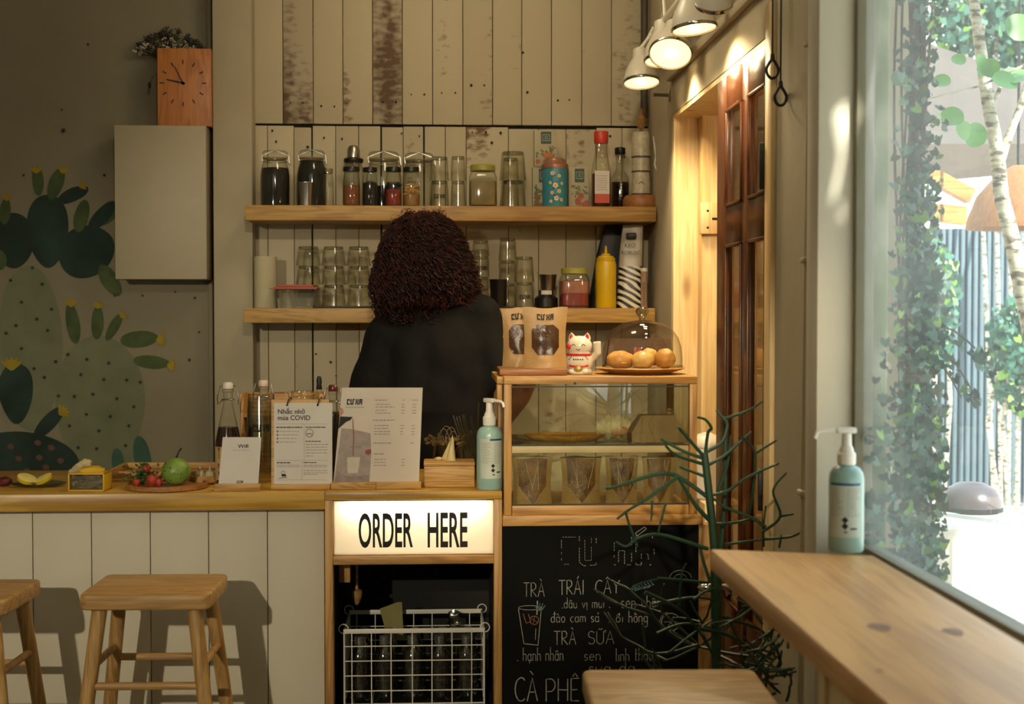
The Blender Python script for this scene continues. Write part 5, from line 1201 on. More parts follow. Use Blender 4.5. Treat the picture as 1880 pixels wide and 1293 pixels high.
# signs: card leaning back in a slotted wooden foot
def card_sign(name, lab, quad, Yb, foot, mat=None, foot_split=False, thick=.0012):
    """quad: TL,TR,BR,BL in px; the card leans back by ~10 degrees"""
    (x0, y0), (x1, _), (x2, y2), (x3, y3) = quad
    bl, br = at(x3, y3, Yb), at(x2, y2, Yb); h = ZZ(y0, Yb) - bl.z; ln_ = .12 * h
    Yt = Yb + ln_; tl, tr = at(x0, y0, Yt), at(x1, y0, Yt)
    o = (bl + br) / 2; t = thing(name, lab, 'sign', (o.x, o.y, ZCt))
    O = Vector((o.x, o.y, ZCt)); tl, tr, bl, br = tl - O, tr - O, bl - O, br - O
    MB().prism([bl, br, tr, tl], (0, thick, 0)).build('card', mat or M['paper'], t)
    (fx0, fy0, fx1, fy1) = foot
    Yf = Yb - .012; a, b = at(fx0, fy0, Yf) - O, at(fx1, fy1, Yf) - O
    xs_ = [a.x, b.x] if not foot_split else [a.x, (a.x + b.x) / 2 - .0004, (a.x + b.x) / 2 + .0004, b.x]
    for i in range(0, len(xs_), 2): MB().box(xs_[i], xs_[i + 1], -.012, -.0008, 0, a.z, .0015).box(xs_[i], xs_[i + 1], .004, .034, 0, max(a.z - .004, .004), .0015).box(xs_[i], xs_[i + 1], -.0008, .004, 0, .003).build('wooden_foot', M['standwood'], t)
    def fn(u, v, lift=.0008):   # u,v in px from the card's top-left in photo scale
        w = x1 - x0; H = y3 - y0; s_, r_ = u / w, v / H
        p_ = tl * (1 - s_) * (1 - r_) + tr * s_ * (1 - r_) + bl * (1 - s_) * r_ + br * s_ * r_
        return p_ + Vector((0, -lift, 0))
    return t, fn
def words_row(mb, fn, u0, u1, v, hgt=1.6, gap=1.6, mean=7, rnd=random):
    u = u0
    while u < u1 - 1: w = min(rnd.uniform(.5, 1.5) * mean, u1 - u); mb.poly([fn(u, v), fn(u + w, v), fn(u + w, v + hgt), fn(u, v + hgt)]); u += w + gap
t, fn = card_sign('wifi_sign', 'small white card reading Wifi in a little wooden foot', ((409, 803), (480, 803), (474, 890), (401, 890)), 3.885, (393, 889, 478, 908))
g = MB(); g.text('Wifi', 9.5, lambda a, b: fn(a + 29, 19.5 - b), 1.2, bold=.012); g.build('wifi_heading', M['ink'], t, sharp=None)
g = MB(); words_row(g, fn, 20, 50, 23.5, .8); g.build('small_line', M['inkgrey'], t, sharp=None)
g = MB(); logo(g, lambda a, b: fn(a + 32, 84 - b), 4.2); g.build('cafe_logo', M['ink'], t, sharp=None)
# reminder board
t, fn = card_sign('reminder_board', 'white reminder sheet headed Nhắc nhở mùa COVID ringed to a wooden board', ((503, 740), (610, 740), (610, 890), (503, 890)), 3.90, (497, 890, 606, 904))
bk = MB(); q = [fn(-5, -6, -.002), fn(101, -6, -.002), fn(101, 158, -.002), fn(-5, 158, -.002)]; bk.prism([q[3], q[2], q[1], q[0]], (0, .006, 0)); bk.build('wooden_board', M['standwood'], t)
g = MB(); g.text('Nhắc nhở', 12.2, lambda a, b: fn(a * 1 + 6.5, 20 - b), 1.0, bold=.012); g.text('mùa COVID', 12.2, lambda a, b: fn(a + 6.5, 31.5 - b), .97, bold=.012); g.build('heading', M['ink'], t, sharp=None)
g = MB()
for v in (38.5, 105.5, 141): g.poly([fn(4, v), fn(98, v), fn(98, v + .5), fn(4, v + .5)])
g.poly([fn(55, 39), fn(55.5, 39), fn(55.5, 105), fn(55, 105)]); g.poly([fn(51, 106), fn(51.5, 106), fn(51.5, 141), fn(51, 141)])
words_row(g, fn, 58, 100, 76, 1.1, 1.2, 6)
for v in (81, 86, 91.5, 97): words_row(g, fn, 58, 98 if v < 95 else 72, v, 1.1, 1.2, 6)
for v in (52, 58.5, 65, 71.5): words_row(g, fn, 10, 50 - (v % 3) * 4, v, 1.1, 1.2, 6)
for v in (114, 117): words_row(g, fn, 5, 48, v, 1.0, 1.2, 6)
for v in (114, 117, 124, 128, 131): words_row(g, fn, 54, 98 if v < 130 else 80, v, 1.0, 1.2, 6)
g.build('fine_print', M['inkgrey'], t, sharp=None)
g = MB(); words_row(g, fn, 4, 52, 44, 1.8, .9, 7); words_row(g, fn, 58, 95, 44, 1.6, .9, 7); words_row(g, fn, 58, 86, 70, 1.5, .9, 6); words_row(g, fn, 5, 30, 109, 1.8, .8, 6); words_row(g, fn, 54, 78, 109, 1.4, .8, 6)
def ring(mb, c, r, w=.7, n=20, sq=1): mb.grid(lambda a, b: fn(c[0] + (r + w * (b - .5)) * cos(2 * pi * a), c[1] + sq * (r + w * (b - .5)) * sin(2 * pi * a)), n, 1)
ring(g, (65, 55.5), 7, .8, 24, 1.05); g.poly([fn(59, 56), fn(71, 56), fn(70.5, 56.8), fn(59.5, 56.8)]); ring(g, (65, 60), 4.5, .6, 16, .7)
ring(g, (17, 128), 3.2, .7, 16); g.poly([fn(9, 138), fn(24, 136), fn(24, 137), fn(9, 139)]); g.poly([fn(14, 131), fn(22, 131), fn(22, 135), fn(14, 135)])
g.build('bold_print', M['ink'], t, sharp=None)
g = MB()
for v in (52.4, 59, 65.5, 72): ring(g, (6.5, v), 1.2, 1.6, 10)
g.build('bullet_marks', paint('bullet_red', '8a5a4c', .8), t, sharp=None)
for u_ in (24, 80):
    c0_, c1_ = fn(u_, 4, .002), fn(u_ + 7, -8, .0)
    MB().tube([c0_, c0_ + Vector((.002, -.006, .006)), (c0_ + c1_) / 2 + Vector((0, -.009, .006)), c1_ + Vector((0, -.004, .004)), c1_ + Vector((.001, .008, -.002))], .0016, 7).ell(c0_, .0028, 8, 6).build('metal_ring', M['black'], t)
# menu
m_menu = paint('menu_paper', 'cbbfb0', .75, .02)
t, fn = card_sign('menu_board', 'large white menu card headed CƯ XA with a drawing of poured coffee', ((628, 712), (776, 712), (769, 888), (612, 888)), 3.905, (607, 886, 773, 903), m_menu, True, .002)
g = MB(); logo(g, lambda a, b: fn(a + 11, 31.5 - b), 10.5, xs=.95); g.build('cafe_logo', M['ink'], t, sharp=None)
g = MB(); words_row(g, fn, 10, 43, 35.5, 1.2, 1, 5)
g.build('tagline', M['inkgrey'], t, sharp=None)
m_col = paint('menu_ink', '9c8f82', .8, .1)
g = MB()
for v, a, b in ((22, 62, 84), (59, 61, 100), (101, 64, 96), (121, 66, 86)): words_row(g, fn, a, b, v, 1.8, 1.2, 6)
for v in (30, 35, 41, 46, 69, 74.5, 80, 85, 131, 136.5, 142):
    words_row(g, fn, 64 + (4 if v > 100 else 0), 64 + random.uniform(20, 38), v, 1.5, 1.3, 6); words_row(g, fn, 111 if v < 100 else 116, 117 if v < 100 else 122, v, 1.6, .6, 3)
    if v < 100: words_row(g, fn, 131, 138, v, 1.6, .6, 3)
words_row(g, fn, 130, 136, 101, 2, .6, 3); words_row(g, fn, 112, 116, 22, 1.6, .6, 3); words_row(g, fn, 130, 141, 22, 1.6, .6, 4)
g.build('menu_text', m_col, t, sharp=None)
def fill(pts, mat, nm, lift=.0006): g = MB(); g.poly([fn(u, v, lift) for u, v in pts]); return g.build(nm, mat, t, sharp=None)
fill([(5.5, 75), (22, 76), (40, 80), (58, 84), (62, 120), (62, 170), (1, 174), (3.5, 120)], paint('wash_lilac', '9e9089', .8, .12, 60), 'pale_lilac_wash', .0005)
fill([(4, 150), (12, 160), (30, 163), (62, 160), (62, 174), (1, 174)], paint('wash_grey', '8d7f7a', .8, .2, 60), 'grey_wash', .0006)
fill([(1.0, 53), (24, 54), (20, 60), (13, 63), (0, 76)], M['ink'], 'drawn_dark_cup', .0009)
fill([(0.2, 36), (5, 39), (7, 46), (4, 51), (0.5, 52)], paint('peach', 'b8806a', .8), 'peach_hand_drawing', .0009)
fill([(23.5, 54), (26, 62), (30, 90), (31, 126), (29, 126), (27.5, 90), (24, 63)], paint('coffee_stream', '8f6a58', .8), 'coffee_stream', .0011)
fill([(20, 128), (43, 128), (41, 157), (23, 157)], paint('milk_white', 'c3b8a6', .8, .06, 60), 'milk_glass', .0012)
fill([(22, 108), (44, 108), (44, 109.5), (22, 109.5)], paint('rim_grey', '857a6e', .8), 'glass_rim', .0012)
fill([(52, 115), (60, 113), (62, 120), (57, 124), (51, 121)], paint('red_flower', '9a4a38', .8, .2, 90), 'red_flower', .0012)

# tissue box
p = place(825, 902); p.y = 3.93; k = pxm(3.93)
t = thing('tissue_box', 'light wooden tissue box with a white tissue standing out', 'box', (XX(825, 3.93, 880), 3.93, ZCt)); w = 46.5 * k; h = ZZ(849, 3.93) - ZCt
MB().box(-w, w, 0, .10, 0, h - .011, .002).build('box_body', M['standwood'], t)
MB().box(-w - .001, w + .001, -.001, .101, h - .0105, h, .002).build('box_lid', M['standwood'], t)
def tis(a, b):
    x = (-.021 + .042 * a) * (1 - b * .86) + (-.004 + .014 * b) + .004 * sin(9 * a) * (1 - b); return (x, .05 + .012 * sin(6 * a + 2 * b) * (1 - b * .6), h - .002 + .066 * b + (.012 * sin(pi * a) if b > .8 else 0) - .010 * a * b)
MB().grid(tis, 16, 10).build('tissue', paint('tissue_cream', 'c9b888', .9, .04), t)
MB().ell((-.03, .05, h + .004), (.012, .01, .006), 10, 8, nz=.3).build('tissue_fold', paint('tissue_fold', 'b5a070', .9), t)
# dried flower pot
cx_ = XX(822, 4.12, 830); k = pxm(4.12)
t = thing('dried_flower_pot', 'glass pot of dried brown flowers with thin hoops behind the tissue box', 'flowers', (cx_, 4.12, ZCt)); zp = ZZ(815, 4.12) - ZCt
MB().lathe([(.03, 0), (.04, .004), (.044, zp * .6), (.04, zp)], 26, caps=False).build('pot', glass('smoked_glass', '8b8a72', .1, .4), t)
MB().lathe([(.036, .004), (.04, zp * .5), (.01, zp * .52)], 22).build('pebbles', paint('dark_pebbles', '3a382a', .8, .4, 120), t)
hp = MB()
for i, (x, r_) in enumerate(((-.012, .02), (-.004, .024), (.01, .022), (.016, .016))): hp.tube([(x + r_ * .8 * cos(a), .004 * i - .006, zp + .004 + r_ * 2.0 * sin(a)) for a in [pi * j / 12 for j in range(13)]], .0011, 5)
hp.build('twig_hoops', paint('twig', '6e5a3c', .8), t)
fl_ = MB()
for i in range(90):
    a = random.uniform(0, 2 * pi); r_ = random.uniform(.01, .058); c_ = Vector((r_ * cos(a), r_ * .6 * sin(a), zp + random.uniform(-.012, .016) + .006 * (r_ > .04))); d_ = Vector((cos(a), sin(a), random.uniform(-.2, .9))).normalized(); n2 = d_.cross(Vector((.3, 1, .2))).normalized() * .004
    fl_.poly([c_, c_ + d_ * .007 + n2, c_ + d_ * .014, c_ + d_ * .007 - n2])
    if i % 3 == 0: fl_.tube([(0, 0, zp * .4), c_], .0008, 4)
o = fl_.build('dried_petals', paint('dried_petal', '80683a', .9, .4, 60), t, sharp=None); o['kind'] = 'stuff'
# straws
cx_ = XX(868, 4.06, 830)
t = thing('straw_jar', 'small glass jar of clear straws half hidden behind the blue pump bottle', 'jar', (cx_, 4.06, ZCt)); hj = ZZ(790, 4.06) - ZCt
MB().lathe([(.022, 0), (.026, .004), (.026, hj * .9), (.024, hj)], 24, caps=False).build('jar_body', M['glass'], t)
mst = glass('clear_straw', 'd8d6c6', .16, .5, 1.5)
for i, (bx_, tx_, tz_) in enumerate(((.004, 832, 762), (.006, 838, 765), (.008, 843, 763), (.010, 849, 761), (.012, 852, 762), (.014, 866, 764), (.012, 879, 740))):
    tp_ = at(tx_, tz_, 4.06); u = thing('drinking_straw', 'clear straw in the jar behind the pump bottle, ' + ['leaning farthest left', 'second from the left', 'third from the left', 'fourth from the left', 'fifth from the left', 'nearly upright', 'upright and tallest'][i], 'straw', (cx_ + .0, 4.06, ZCt), 0, 'clear straws in the glass jar')
    MB().cyl((bx_ - .002, -.012 + .004 * i, .006), (tp_.x - cx_, -.012 + .004 * i, tp_.z - ZCt), .0024, n=10).build('straw_tube', mst, u)
# pump bottles
m_gel = paint('blue_gel', '8fb0a8', .28, .04, 10); m_lblue = paint('label_blue', '1e4a6a', .5)
def pump_bottle(loc, R, hb, side, lab, rz=0.0):
    t = thing('pump_bottle', lab, 'bottle', loc, rz, 'blue hand sanitizer pump bottles'); f2 = (R / .035)
    MB().lathe([(R * .93, 0), (R, .004), (R, hb * .83), (R * .94, hb * .9), (R * .75, hb * .96), (R * .45, hb * .99), (R * .45, hb)], 34).build('bottle_body', m_gel, t)
    pu = MB().lathe([(R * .5, hb), (R * .52, hb + .002), (R * .52, hb + .022 * f2), (R * .44, hb + .024 * f2), (R * .36, hb + .034 * f2), (R * .28, hb + .038 * f2), (R * .26, hb + .062 * f2)], 24)
    zt_ = hb + .062 * f2; pu.box(-R * .55 if side > 0 else -R * .62, R * .62 if side > 0 else R * .55, -.008 * f2, .008 * f2, zt_, zt_ + .012 * f2, .003)
    pu.tube([(side * R * .5, 0, zt_ + .006 * f2), (side * R * 1.45, 0, zt_ + .005 * f2), (side * R * 1.72, 0, zt_ + .002 * f2), (side * R * 1.86, 0, zt_ - .010 * f2)], [.005 * f2, .0042 * f2, .004 * f2, .0036 * f2], 10)
    pu.build('pump', M['white'], t)
    f_ = cyl_fn(R * 1.008, ang=-pi / 2 - rz + (.25 if side > 0 else -.35)); g = MB(); g.rect2(f_, -R * 1.05, R * .95, hb * .18, hb * .80, 24); g.build('label', paint('label_pale', 'b6bdb0', .6), t)
    f_ = cyl_fn(R * 1.014, ang=-pi / 2 - rz + (.25 if side > 0 else -.35)); g = MB(); g.rect2(f_, -R * .25 if side > 0 else -R, R * .95, hb * .77, hb * .80, 16); g.build('label_stripe', m_lblue, t)
    g = MB(); g.rect2(f_, R * .3, R * .7, hb * .27, hb * .29, 6); g.rect2(f_, -R * .05, R * .15, hb * .235, hb * .25, 4)
    for u in (.0,): 
        for v in (.31, .38): g.poly([f_(R * u, hb * v - .006), f_(R * u + .006, hb * v), f_(R * u, hb * v + .006), f_(R * u - .006, hb * v)])
    g.build('label_marks', M['ink'], t, sharp=None)
    g = MB(); rn = random.Random(4)
    for kx in (0, 1):
        for v in range(14):
            x = -R * .95 + kx * R * 1.05; e = x + R * rn.uniform(.5, .85)
            while x < e: w_ = rn.uniform(.002, .006); g.rect2(f_, x, min(x + w_, e), hb * (.42 + .024 * v), hb * (.427 + .024 * v), 1); x += w_ + .0012
    g.build('label_fine_print', M['inkgrey'], t)
    return t
k = pxm(3.89); pump_bottle((XX(898.5, 3.89, 860), 3.89, ZCt), 23.5 * k, ZZ(781, 3.89) - ZCt, 1, 'blue pump bottle of hand gel on the counter beside the display case', -radians(55))
pb = atZ(1553, 1012, ZBAR); k = pb.y / F; pump_bottle((pb.x, pb.y, ZBAR + .0006), 32.5 * k, ZZ(853, pb.y, 1553) - ZBAR, -1, 'blue pump bottle of hand gel on the window bar by the ivy')

# ------------------------------------------------------------------ on and in the display case
ZT = ZG1 + .0006
YT = 4.0
a, b = at(917, 680, 3.92), at(1042, 690, 3.92)
o = MB().box(a.x, b.x, 3.92, 4.12, ZT, ZT + .018, .003).build('wooden_board', wood('board_wood', '9c6634', '774a24', 'x', 1.5)); tag(o, 'dark wooden board on the display case under the coffee bags', 'board')
zb_ = ZT + .0185
m_kr = paint('kraft_bag', 'ab8857', .45, .08, 24, .25); m_win = paint('bag_window', '46301e', .15, .35, 26, .3)
def kraft_bag(px0, px1, pyt, Y, zb, lab, win=(.22, .72), logo_on=True, grp='kraft coffee bags', wm=None, rz=0, chevron=False, seed=1):
    cx_, r = span(px0, px1, Y, 640); h = ZZ(pyt, Y, (px0 + px1) / 2) - zb
    t = thing('kraft_bag', lab, 'bag', (cx_, Y, zb), rz, grp)
    d = .026
    def fn(a, v, off=0.0):
        x = (-1 + 2 * a) * r * (1 - .08 * sin(pi * v) + .04 * v * v); e = max(0, 1 - abs(2 * a - 1) ** 2.2); y = -d * e * (1 - v ** 1.7) * (.9 + .25 * mnoise.noise(Vector((a * 4, v * 5, seed)))) - .002 * (1 - abs(2 * a - 1))
        return Vector((x, y - off, h * v * (1 + .015 * sin(8 * a + seed) * v)))
    g = MB(); g.grid(fn, 22, 24); g.grid(lambda a, v: (lambda q: Vector((q.x, -q.y, q.z)))(fn(1 - a, v)), 22, 24)
    g.poly([fn(i / 22, 0) for i in range(23)] + [Vector((fn(i / 22, 0).x, -fn(i / 22, 0).y, 0)) for i in range(22, -1, -1)])
    g.build('pouch', m_kr, t)
    w0, w1 = win; g = MB()
    def wfn(a, v):
        if chevron:
            top = .96; bot = w0 + (1 - abs(2 * a - 1)) * -(w0 - .06) ; vv = bot + (top - bot) * v; aa = .5 + (a - .5) * .74
        else:
            m_ = .5 - abs(a - .5); vv0 = w0 + max(0, .5 - m_ * 2.4) * .25; vv1 = w1 - max(0, .5 - m_ * 2.4) * .18; vv = vv0 + (vv1 - vv0) * v; aa = .5 + (a - .5) * .66
        return fn(aa, vv, .0012)
    g.grid(wfn, 14, 16); g.build('clear_window', wm or m_win, t)
    if logo_on:
        g = MB(); L = logo(MB(), plane_fn((0, 0, 0)), .017)
        logo(g, lambda u, v: fn(.5 + (u - L / 2) / (2 * r), .80 + v / h, .0022), .017); g.build('printed_logo', M['ink'], t)
    return t
kraft_bag(922, 985, 566, 4.06, zb_, 'kraft coffee bag with dark window, the rear left one on the board', seed=4)
kraft_bag(960, 1041, 565, 3.975, zb_, 'kraft coffee bag with dark window, the front one on the board', seed=7)
# lucky cat figurine
cx_, r = span(1036, 1092, 4.0, 650); h = ZZ(612, 4.0) - ZT
t = thing('cat_figurine', 'white and red ceramic lucky cat figurine beside the glass dome', 'figurine', (cx_, 4.0, ZT), radians(-12))
q = h / .115; cb_ = MB()
cb_.ell((0, 0, .036 * q), (.040 * q, .034 * q, .038 * q), 24, 16); cb_.ell((0, -.002, .078 * q), (.036 * q, .03 * q, .03 * q), 24, 16); cb_.lathe([(.036 * q, .0), (.037 * q, .01)], 24)
for s_ in (-1, 1): cb_.lathe([(.011 * q, .0), (.007 * q, .012 * q), (.001, .02 * q)], 12, o=(s_ * .022 * q, 0, .098 * q)); cb_.ell((s_ * .018 * q, -.026 * q, .008 * q), (.012 * q, .012 * q, .008 * q), 12, 8)
cb_.tube([(.036 * q, -.004, .045 * q), (.052 * q, -.012, .06 * q), (.050 * q, -.014, .092 * q)], [.011 * q, .011 * q, .012 * q], 12)
remeshed('cat_body', cb_, .0028, paint('glazed_white', 'd6cab4', .25, .03), t, 4)
mr = paint('glaze_red', 'b5281c', .3, .05)
MB().tube([(.0345 * q * cos(a), -.002 + .029 * q * sin(a), .055 * q) for a in [2 * pi * i / 28 for i in range(28)]], .0036 * q, 8, closed=True).build('collar', mr, t)
for s_ in (-1, 1): MB().lathe([(.007 * q, 0), (.005 * q, .008 * q), (.001, .014 * q)], 10, o=(s_ * .022 * q, -.0045 * q, .1 * q)).build('inner_ear', mr, t)
MB().ell((-.027 * q, -.02 * q, .078 * q), (.008 * q, .008 * q, .009 * q), 12, 8).build('cheek_flower', mr, t)
g = MB()
for s_ in (-1, 1): g.tube([(s_ * .014 * q - .006 * q, -.0305 * q, .080 * q), (s_ * .014 * q, -.032 * q, .085 * q), (s_ * .014 * q + .006 * q, -.0305 * q, .080 * q)], .0011 * q, 6)
g.tube([(-.006 * q, -.0325 * q, .071 * q), (0, -.0335 * q, .068 * q), (.006 * q, -.0325 * q, .071 * q)], .0009 * q, 6); g.build('face_lines', M['ink'], t)
g = MB(); g.tube([(.034 * q * cos(a), -.0335 * q * abs(sin(a)) - .002, (.032 + .01 * sin(a)) * q) for a in [-2.4 + 1.7 * i / 10 for i in range(11)]], .003 * q, 6); g.build('red_bib', mr, t)
g = MB(); rn = random.Random(3)
for i in range(5): g.box(-.014 * q + i * .006 * q, -.010 * q + i * .006 * q, -.0385 * q, -.0375 * q, .040 * q, .044 * q)
for s_ in (-1, 1):
    for j in range(3): g.ell((s_ * (.02 + .003 * j) * q, -.029 * q, (.05 - .004 * j) * q), (.002 * q, .001, .0012 * q), 6, 4)
g.build('painted_marks', M['ink'], t)
MB().ell((0, -.034 * q, .016 * q), (.012 * q, .006 * q, .010 * q), 14, 10).build('gold_coin', paint('pale_gold', 'a8934e', .35, .1, metal=.4), t)
# cake dome
cx_, r = span(1093, 1257, 4.02, 680)
t = thing('wooden_plate', 'wide pale wooden plate under the glass dome', 'plate', (cx_, 4.02, ZT)); 
MB().lathe([(r * .55, 0), (r * .62, .001), (r * .9, .011), (r, .0165), (r * .98, .0185), (r * .85, .0145), (0, .0125)], 48, caps=False).build('plate_body', wood('plate_wood', 'c09052', '98682f', 'x', 1.5), t)
zp = ZT + .0130
dx, dr = span(1106, 1252, 4.02, 680); hd = ZZ(592, 4.02) - zp
dm = thing('glass_dome', 'clear glass bell dome with a round knob covering the pastries', 'dome', (dx, 4.02, zp + .0062))
pr = [(dr, 0), (dr * 1.0, hd * .2), (dr * .975, hd * .42), (dr * .9, hd * .62), (dr * .75, hd * .8), (dr * .5, hd * .93), (dr * .2, hd * .99), (.012, hd)]
MB().lathe(pr, 56, caps=False).build('bell', glass('dome_glass', 'fbfbf6', .06, .5, 2.6, rough=.03, edgedark=.7), dm)
MB().lathe([(dr * .99, 0), (dr * 1.015, .001), (dr * 1.015, .004), (dr * .99, .005)], 56, caps=False).build('rim', glass('rim_glass', 'd8dccd', .25, .5), dm)
MB().lathe([(.010, hd), (.009, hd + .006), (.0125, hd + .01), (.019, hd + .02), (.0195, hd + .028), (.014, hd + .036), (0, hd + .039)], 28, caps=False).build('knob', glass('knob_glass', 'd5d7cd', .2, .6, 1.6), dm)
m_bun = paint('baked_gold', 'c08a44', .5, .28, 26, .3); m_cream = paint('pale_pastry', 'd0a860', .5, .15, 30, .2)
for i, (px, py, rx, rz_, mt, lab) in enumerate(((1139, 667, 26, 17, m_bun, 'browned bun under the dome, the left one'), (1178, 668, 24, 17, m_cream, 'pale split bun under the dome, in the middle front'), (1192, 655, 18, 15, m_cream, 'pale bun under the dome, on top in the middle'), (1221, 664, 21, 19, m_bun, 'golden bun under the dome, the right one'))):
    Y = 4.0 if i != 2 else 4.05; k = pxm(Y); zc_ = rz_ * k
    u = thing('pastry', lab, 'bun', (XX(px, Y, py), Y + (.0 if i != 1 else -.02), zp + (.0005 if i != 2 else .012)), i * .7, 'buns under the glass dome')
    b_ = MB().ell((0, 0, zc_), (rx * k, rx * k * .85, zc_), 26, 18, nz=.14, seed=i * 3 + 1)
    b_.build('crust', mt, u)
    g = MB()
    for j in range(3): g.tube([(rx * k * (.9 * cos(a)) * .75, -rx * k * .8 * abs(sin(a)) * (1 - .2 * j), zc_ * (.7 + .35 * j)) for a in [.3 + .25 * s_ for s_ in range(11)]], .0022, 6)
    g.build('crust_folds', m_cream if mt is m_bun else m_bun, u)
a, b = at(1112, 622, 4.16), at(1236, 683, 4.16)
t = thing('brown_paper_bag', 'dark brown paper bag with a red printed mark behind the glass dome', 'bag', ((a.x + b.x) / 2, 4.16, ZT)); w = (b.x - a.x) / 2
MB().hexa([(-w, 0, 0), (w, 0, 0), (w, .06, 0), (-w, .06, 0)], [(-w * .86, .022, a.z - ZT), (w * .96, .022, a.z - ZT), (w * .96, .032, a.z - ZT), (-w * .86, .032, a.z - ZT)]).build('bag_body', paint('brown_paper', '4e3526', .7, .12, 20, .3), t)
g = MB(); k = pxm(4.16); hz = a.z - ZT
fp = lambda u, v: Vector((u * k, .022 * (v * k) / hz - .0012, v * k))
g.poly([fp(-8, 30), (fp(10, 30)), fp(12, 42), fp(6, 37), fp(1, 45), fp(-4, 37), fp(-10, 42)]); g.poly([fp(-8, 26), fp(10, 26), fp(10, 28.5), fp(-8, 28.5)]); g.build('red_print', paint('red_print', 'a83422', .6), t, sharp=None)
# upper shelf of the case
ZU = ZG0 + zsh1 + .0008
a, b = at(960, 786, 4.0), at(1112, 800, 4.0)
t = thing('oval_dish', 'shallow oval wooden dish on the upper level of the display case', 'dish', ((a.x + b.x) / 2, 4.0, ZU)); rx = (b.x - a.x) / 2
MB().lathe([(rx * .7, 0), (rx * .78, .001), (rx * .97, .014), (rx, .0185), (rx * .97, .0195), (rx * .86, .012), (0, .008)], 44, M=Matrix.Diagonal((1, .6, 1)), caps=False).build('dish_body', wood('dish_wood', 'd09a50', 'a87436', 'x', 1.5), t)
cx_ = XX(1130, 4.0, 790)
t = thing('conch_shell', 'spiny cream conch shell inside the display case', 'shell', (cx_, 4.04, ZU))
g = MB(); k = pxm(4.04); hs = ZZ(768, 4.04) - ZU
g.grid(lambda a, v: (lambda R: Vector((-.052 + .10 * v, R * cos(2 * pi * a) * .9 - .002, hs * .58 + R * sin(2 * pi * a))))(hs * .5 * max(.06, sin(pi * min(1, .12 + .78 * v)) ** .8) * (1 + .11 * max(0, cos(2 * pi * 3 * v)) + .1 * max(0, cos(2 * pi * 7 * a)) * (cos(2 * pi * 3 * v) > .3))), 42, 40)
for i in range(8): a_ = .4 + i * .33; g.lathe([(.006, 0), (.003, .008), (.0005, .016)], 8, o=(-.03 + i * .009, -.006, hs * (.80 + .12 * sin(i * .5))), M=Matrix.Rotation(-.4 + .1 * i, 3, 'Y'))
g.build('shell_body', paint('shell_cream', 'e0cfa8', .45, .12, 30), t)
MB().ell((.01, -hs * .40, hs * .42), (.03, .006, .014), 16, 10).build('shell_mouth', paint('shell_peach', 'c08f66', .4), t)
a, b = at(1160, 764, 3.93), at(1262, 815, 3.93); t = thing('paper_box', 'brown folded paper food box inside the display case at right', 'box', ((a.x + b.x) / 2, 3.93, ZU)); w = (b.x - a.x) / 2; h = a.z - ZU
MB().hexa([(-w, 0, 0), (w, 0, 0), (w, .10, 0), (-w, .10, 0)], [(-w, 0, h * .34), (w, 0, h * .34), (w, .1, h * .34), (-w, .1, h * .34)]).build('box_tray', M['kraft'], t)
MB().hexa([(-w * 1.01, -.001, h * .345), (w * 1.01, -.001, h * .345), (w * 1.01, .101, h * .345), (-w * 1.01, .101, h * .345)], [(-w * .62, .02, h), (w * .55, .02, h), (w * .55, .08, h), (-w * .62, .08, h)]).build('box_lid', M['kraft'], t)
# lower level: bags of cookies
ZL = ZG0 + .0168
m_ck = paint('cookie_fill', '7a5634', .18, .5, 34, .6)
for i, (p0, p1, lab) in enumerate(((940, 1014, 'kraft cookie bag with clear front in the display case, leftmost of the four'), (1030, 1104, 'kraft cookie bag with clear front, second from the left in the case'), (1112, 1172, 'kraft cookie bag with clear front, third from the left in the case'), (1180, 1240, 'kraft cookie bag with clear front in the display case, rightmost of the four'))):
    t = kraft_bag(p0, p1, 836 + 2, 3.91 + .02 * (i % 2), ZL, lab, (.42, .95), False, 'cookie bags in the display case', m_ck, chevron=True, seed=i * 2 + 3)
    g = MB(); _, r_ = span(p0, p1, 3.91); hB = ZZ(838, 3.91) - ZL
    for j in range(3):
        x0_ = random.uniform(-.4, .4) * r_; g.tube([(x0_ + s_ * .02 * (j - 1), -.0275 + .014 * (s_) ** 2, hB * (.35 + .55 * s_)) for s_ in (0, .3, .6, 1)], .0009, 4)
    g.build('painted_glints', paint('foil_glint', 'c8b79a', .15, .1), t)  # pale lines drawn as highlights on the clear bag fronts
# white canister and its stand behind the case
o = MB().box(XX(1286, 4.2), XX(1286, 4.2) + .115, 4.12, 4.4, 0, ZZ(926, 4.12, 1300), .003).build('side_stand', M['pine']); tag(o, 'narrow pine stand in the doorway behind the display case', 'stand'); zs_ = ZZ(926, 4.12, 1300) + .0006
t = thing('rice_cooker', 'rounded white canister with a domed lid behind the right edge of the display case', 'canister', (XX(1298, 4.25), 4.25, zs_)); R = .054; hc = ZZ(800, 4.25, 1300) - zs_
MB().lathe([(R * .9, 0), (R, .006), (R, hc * .82)], 32).build('canister_body', M['white'], t)
MB().lathe([(R * 1.03, hc * .825), (R * 1.05, hc * .84), (R * .98, hc * .92), (R * .7, hc * 1.0), (R * .2, hc * 1.05), (0, hc * 1.055)], 32, caps=False).build('domed_lid', M['white'], t)
MB().tube([(R * .75 + .0095 * cos(a), -R * .72, hc * .36 + .0095 * sin(a)) for a in [2 * pi * i / 22 for i in range(22)]], .0016, 7, closed=True).build('metal_ring', M['chrome'], t)

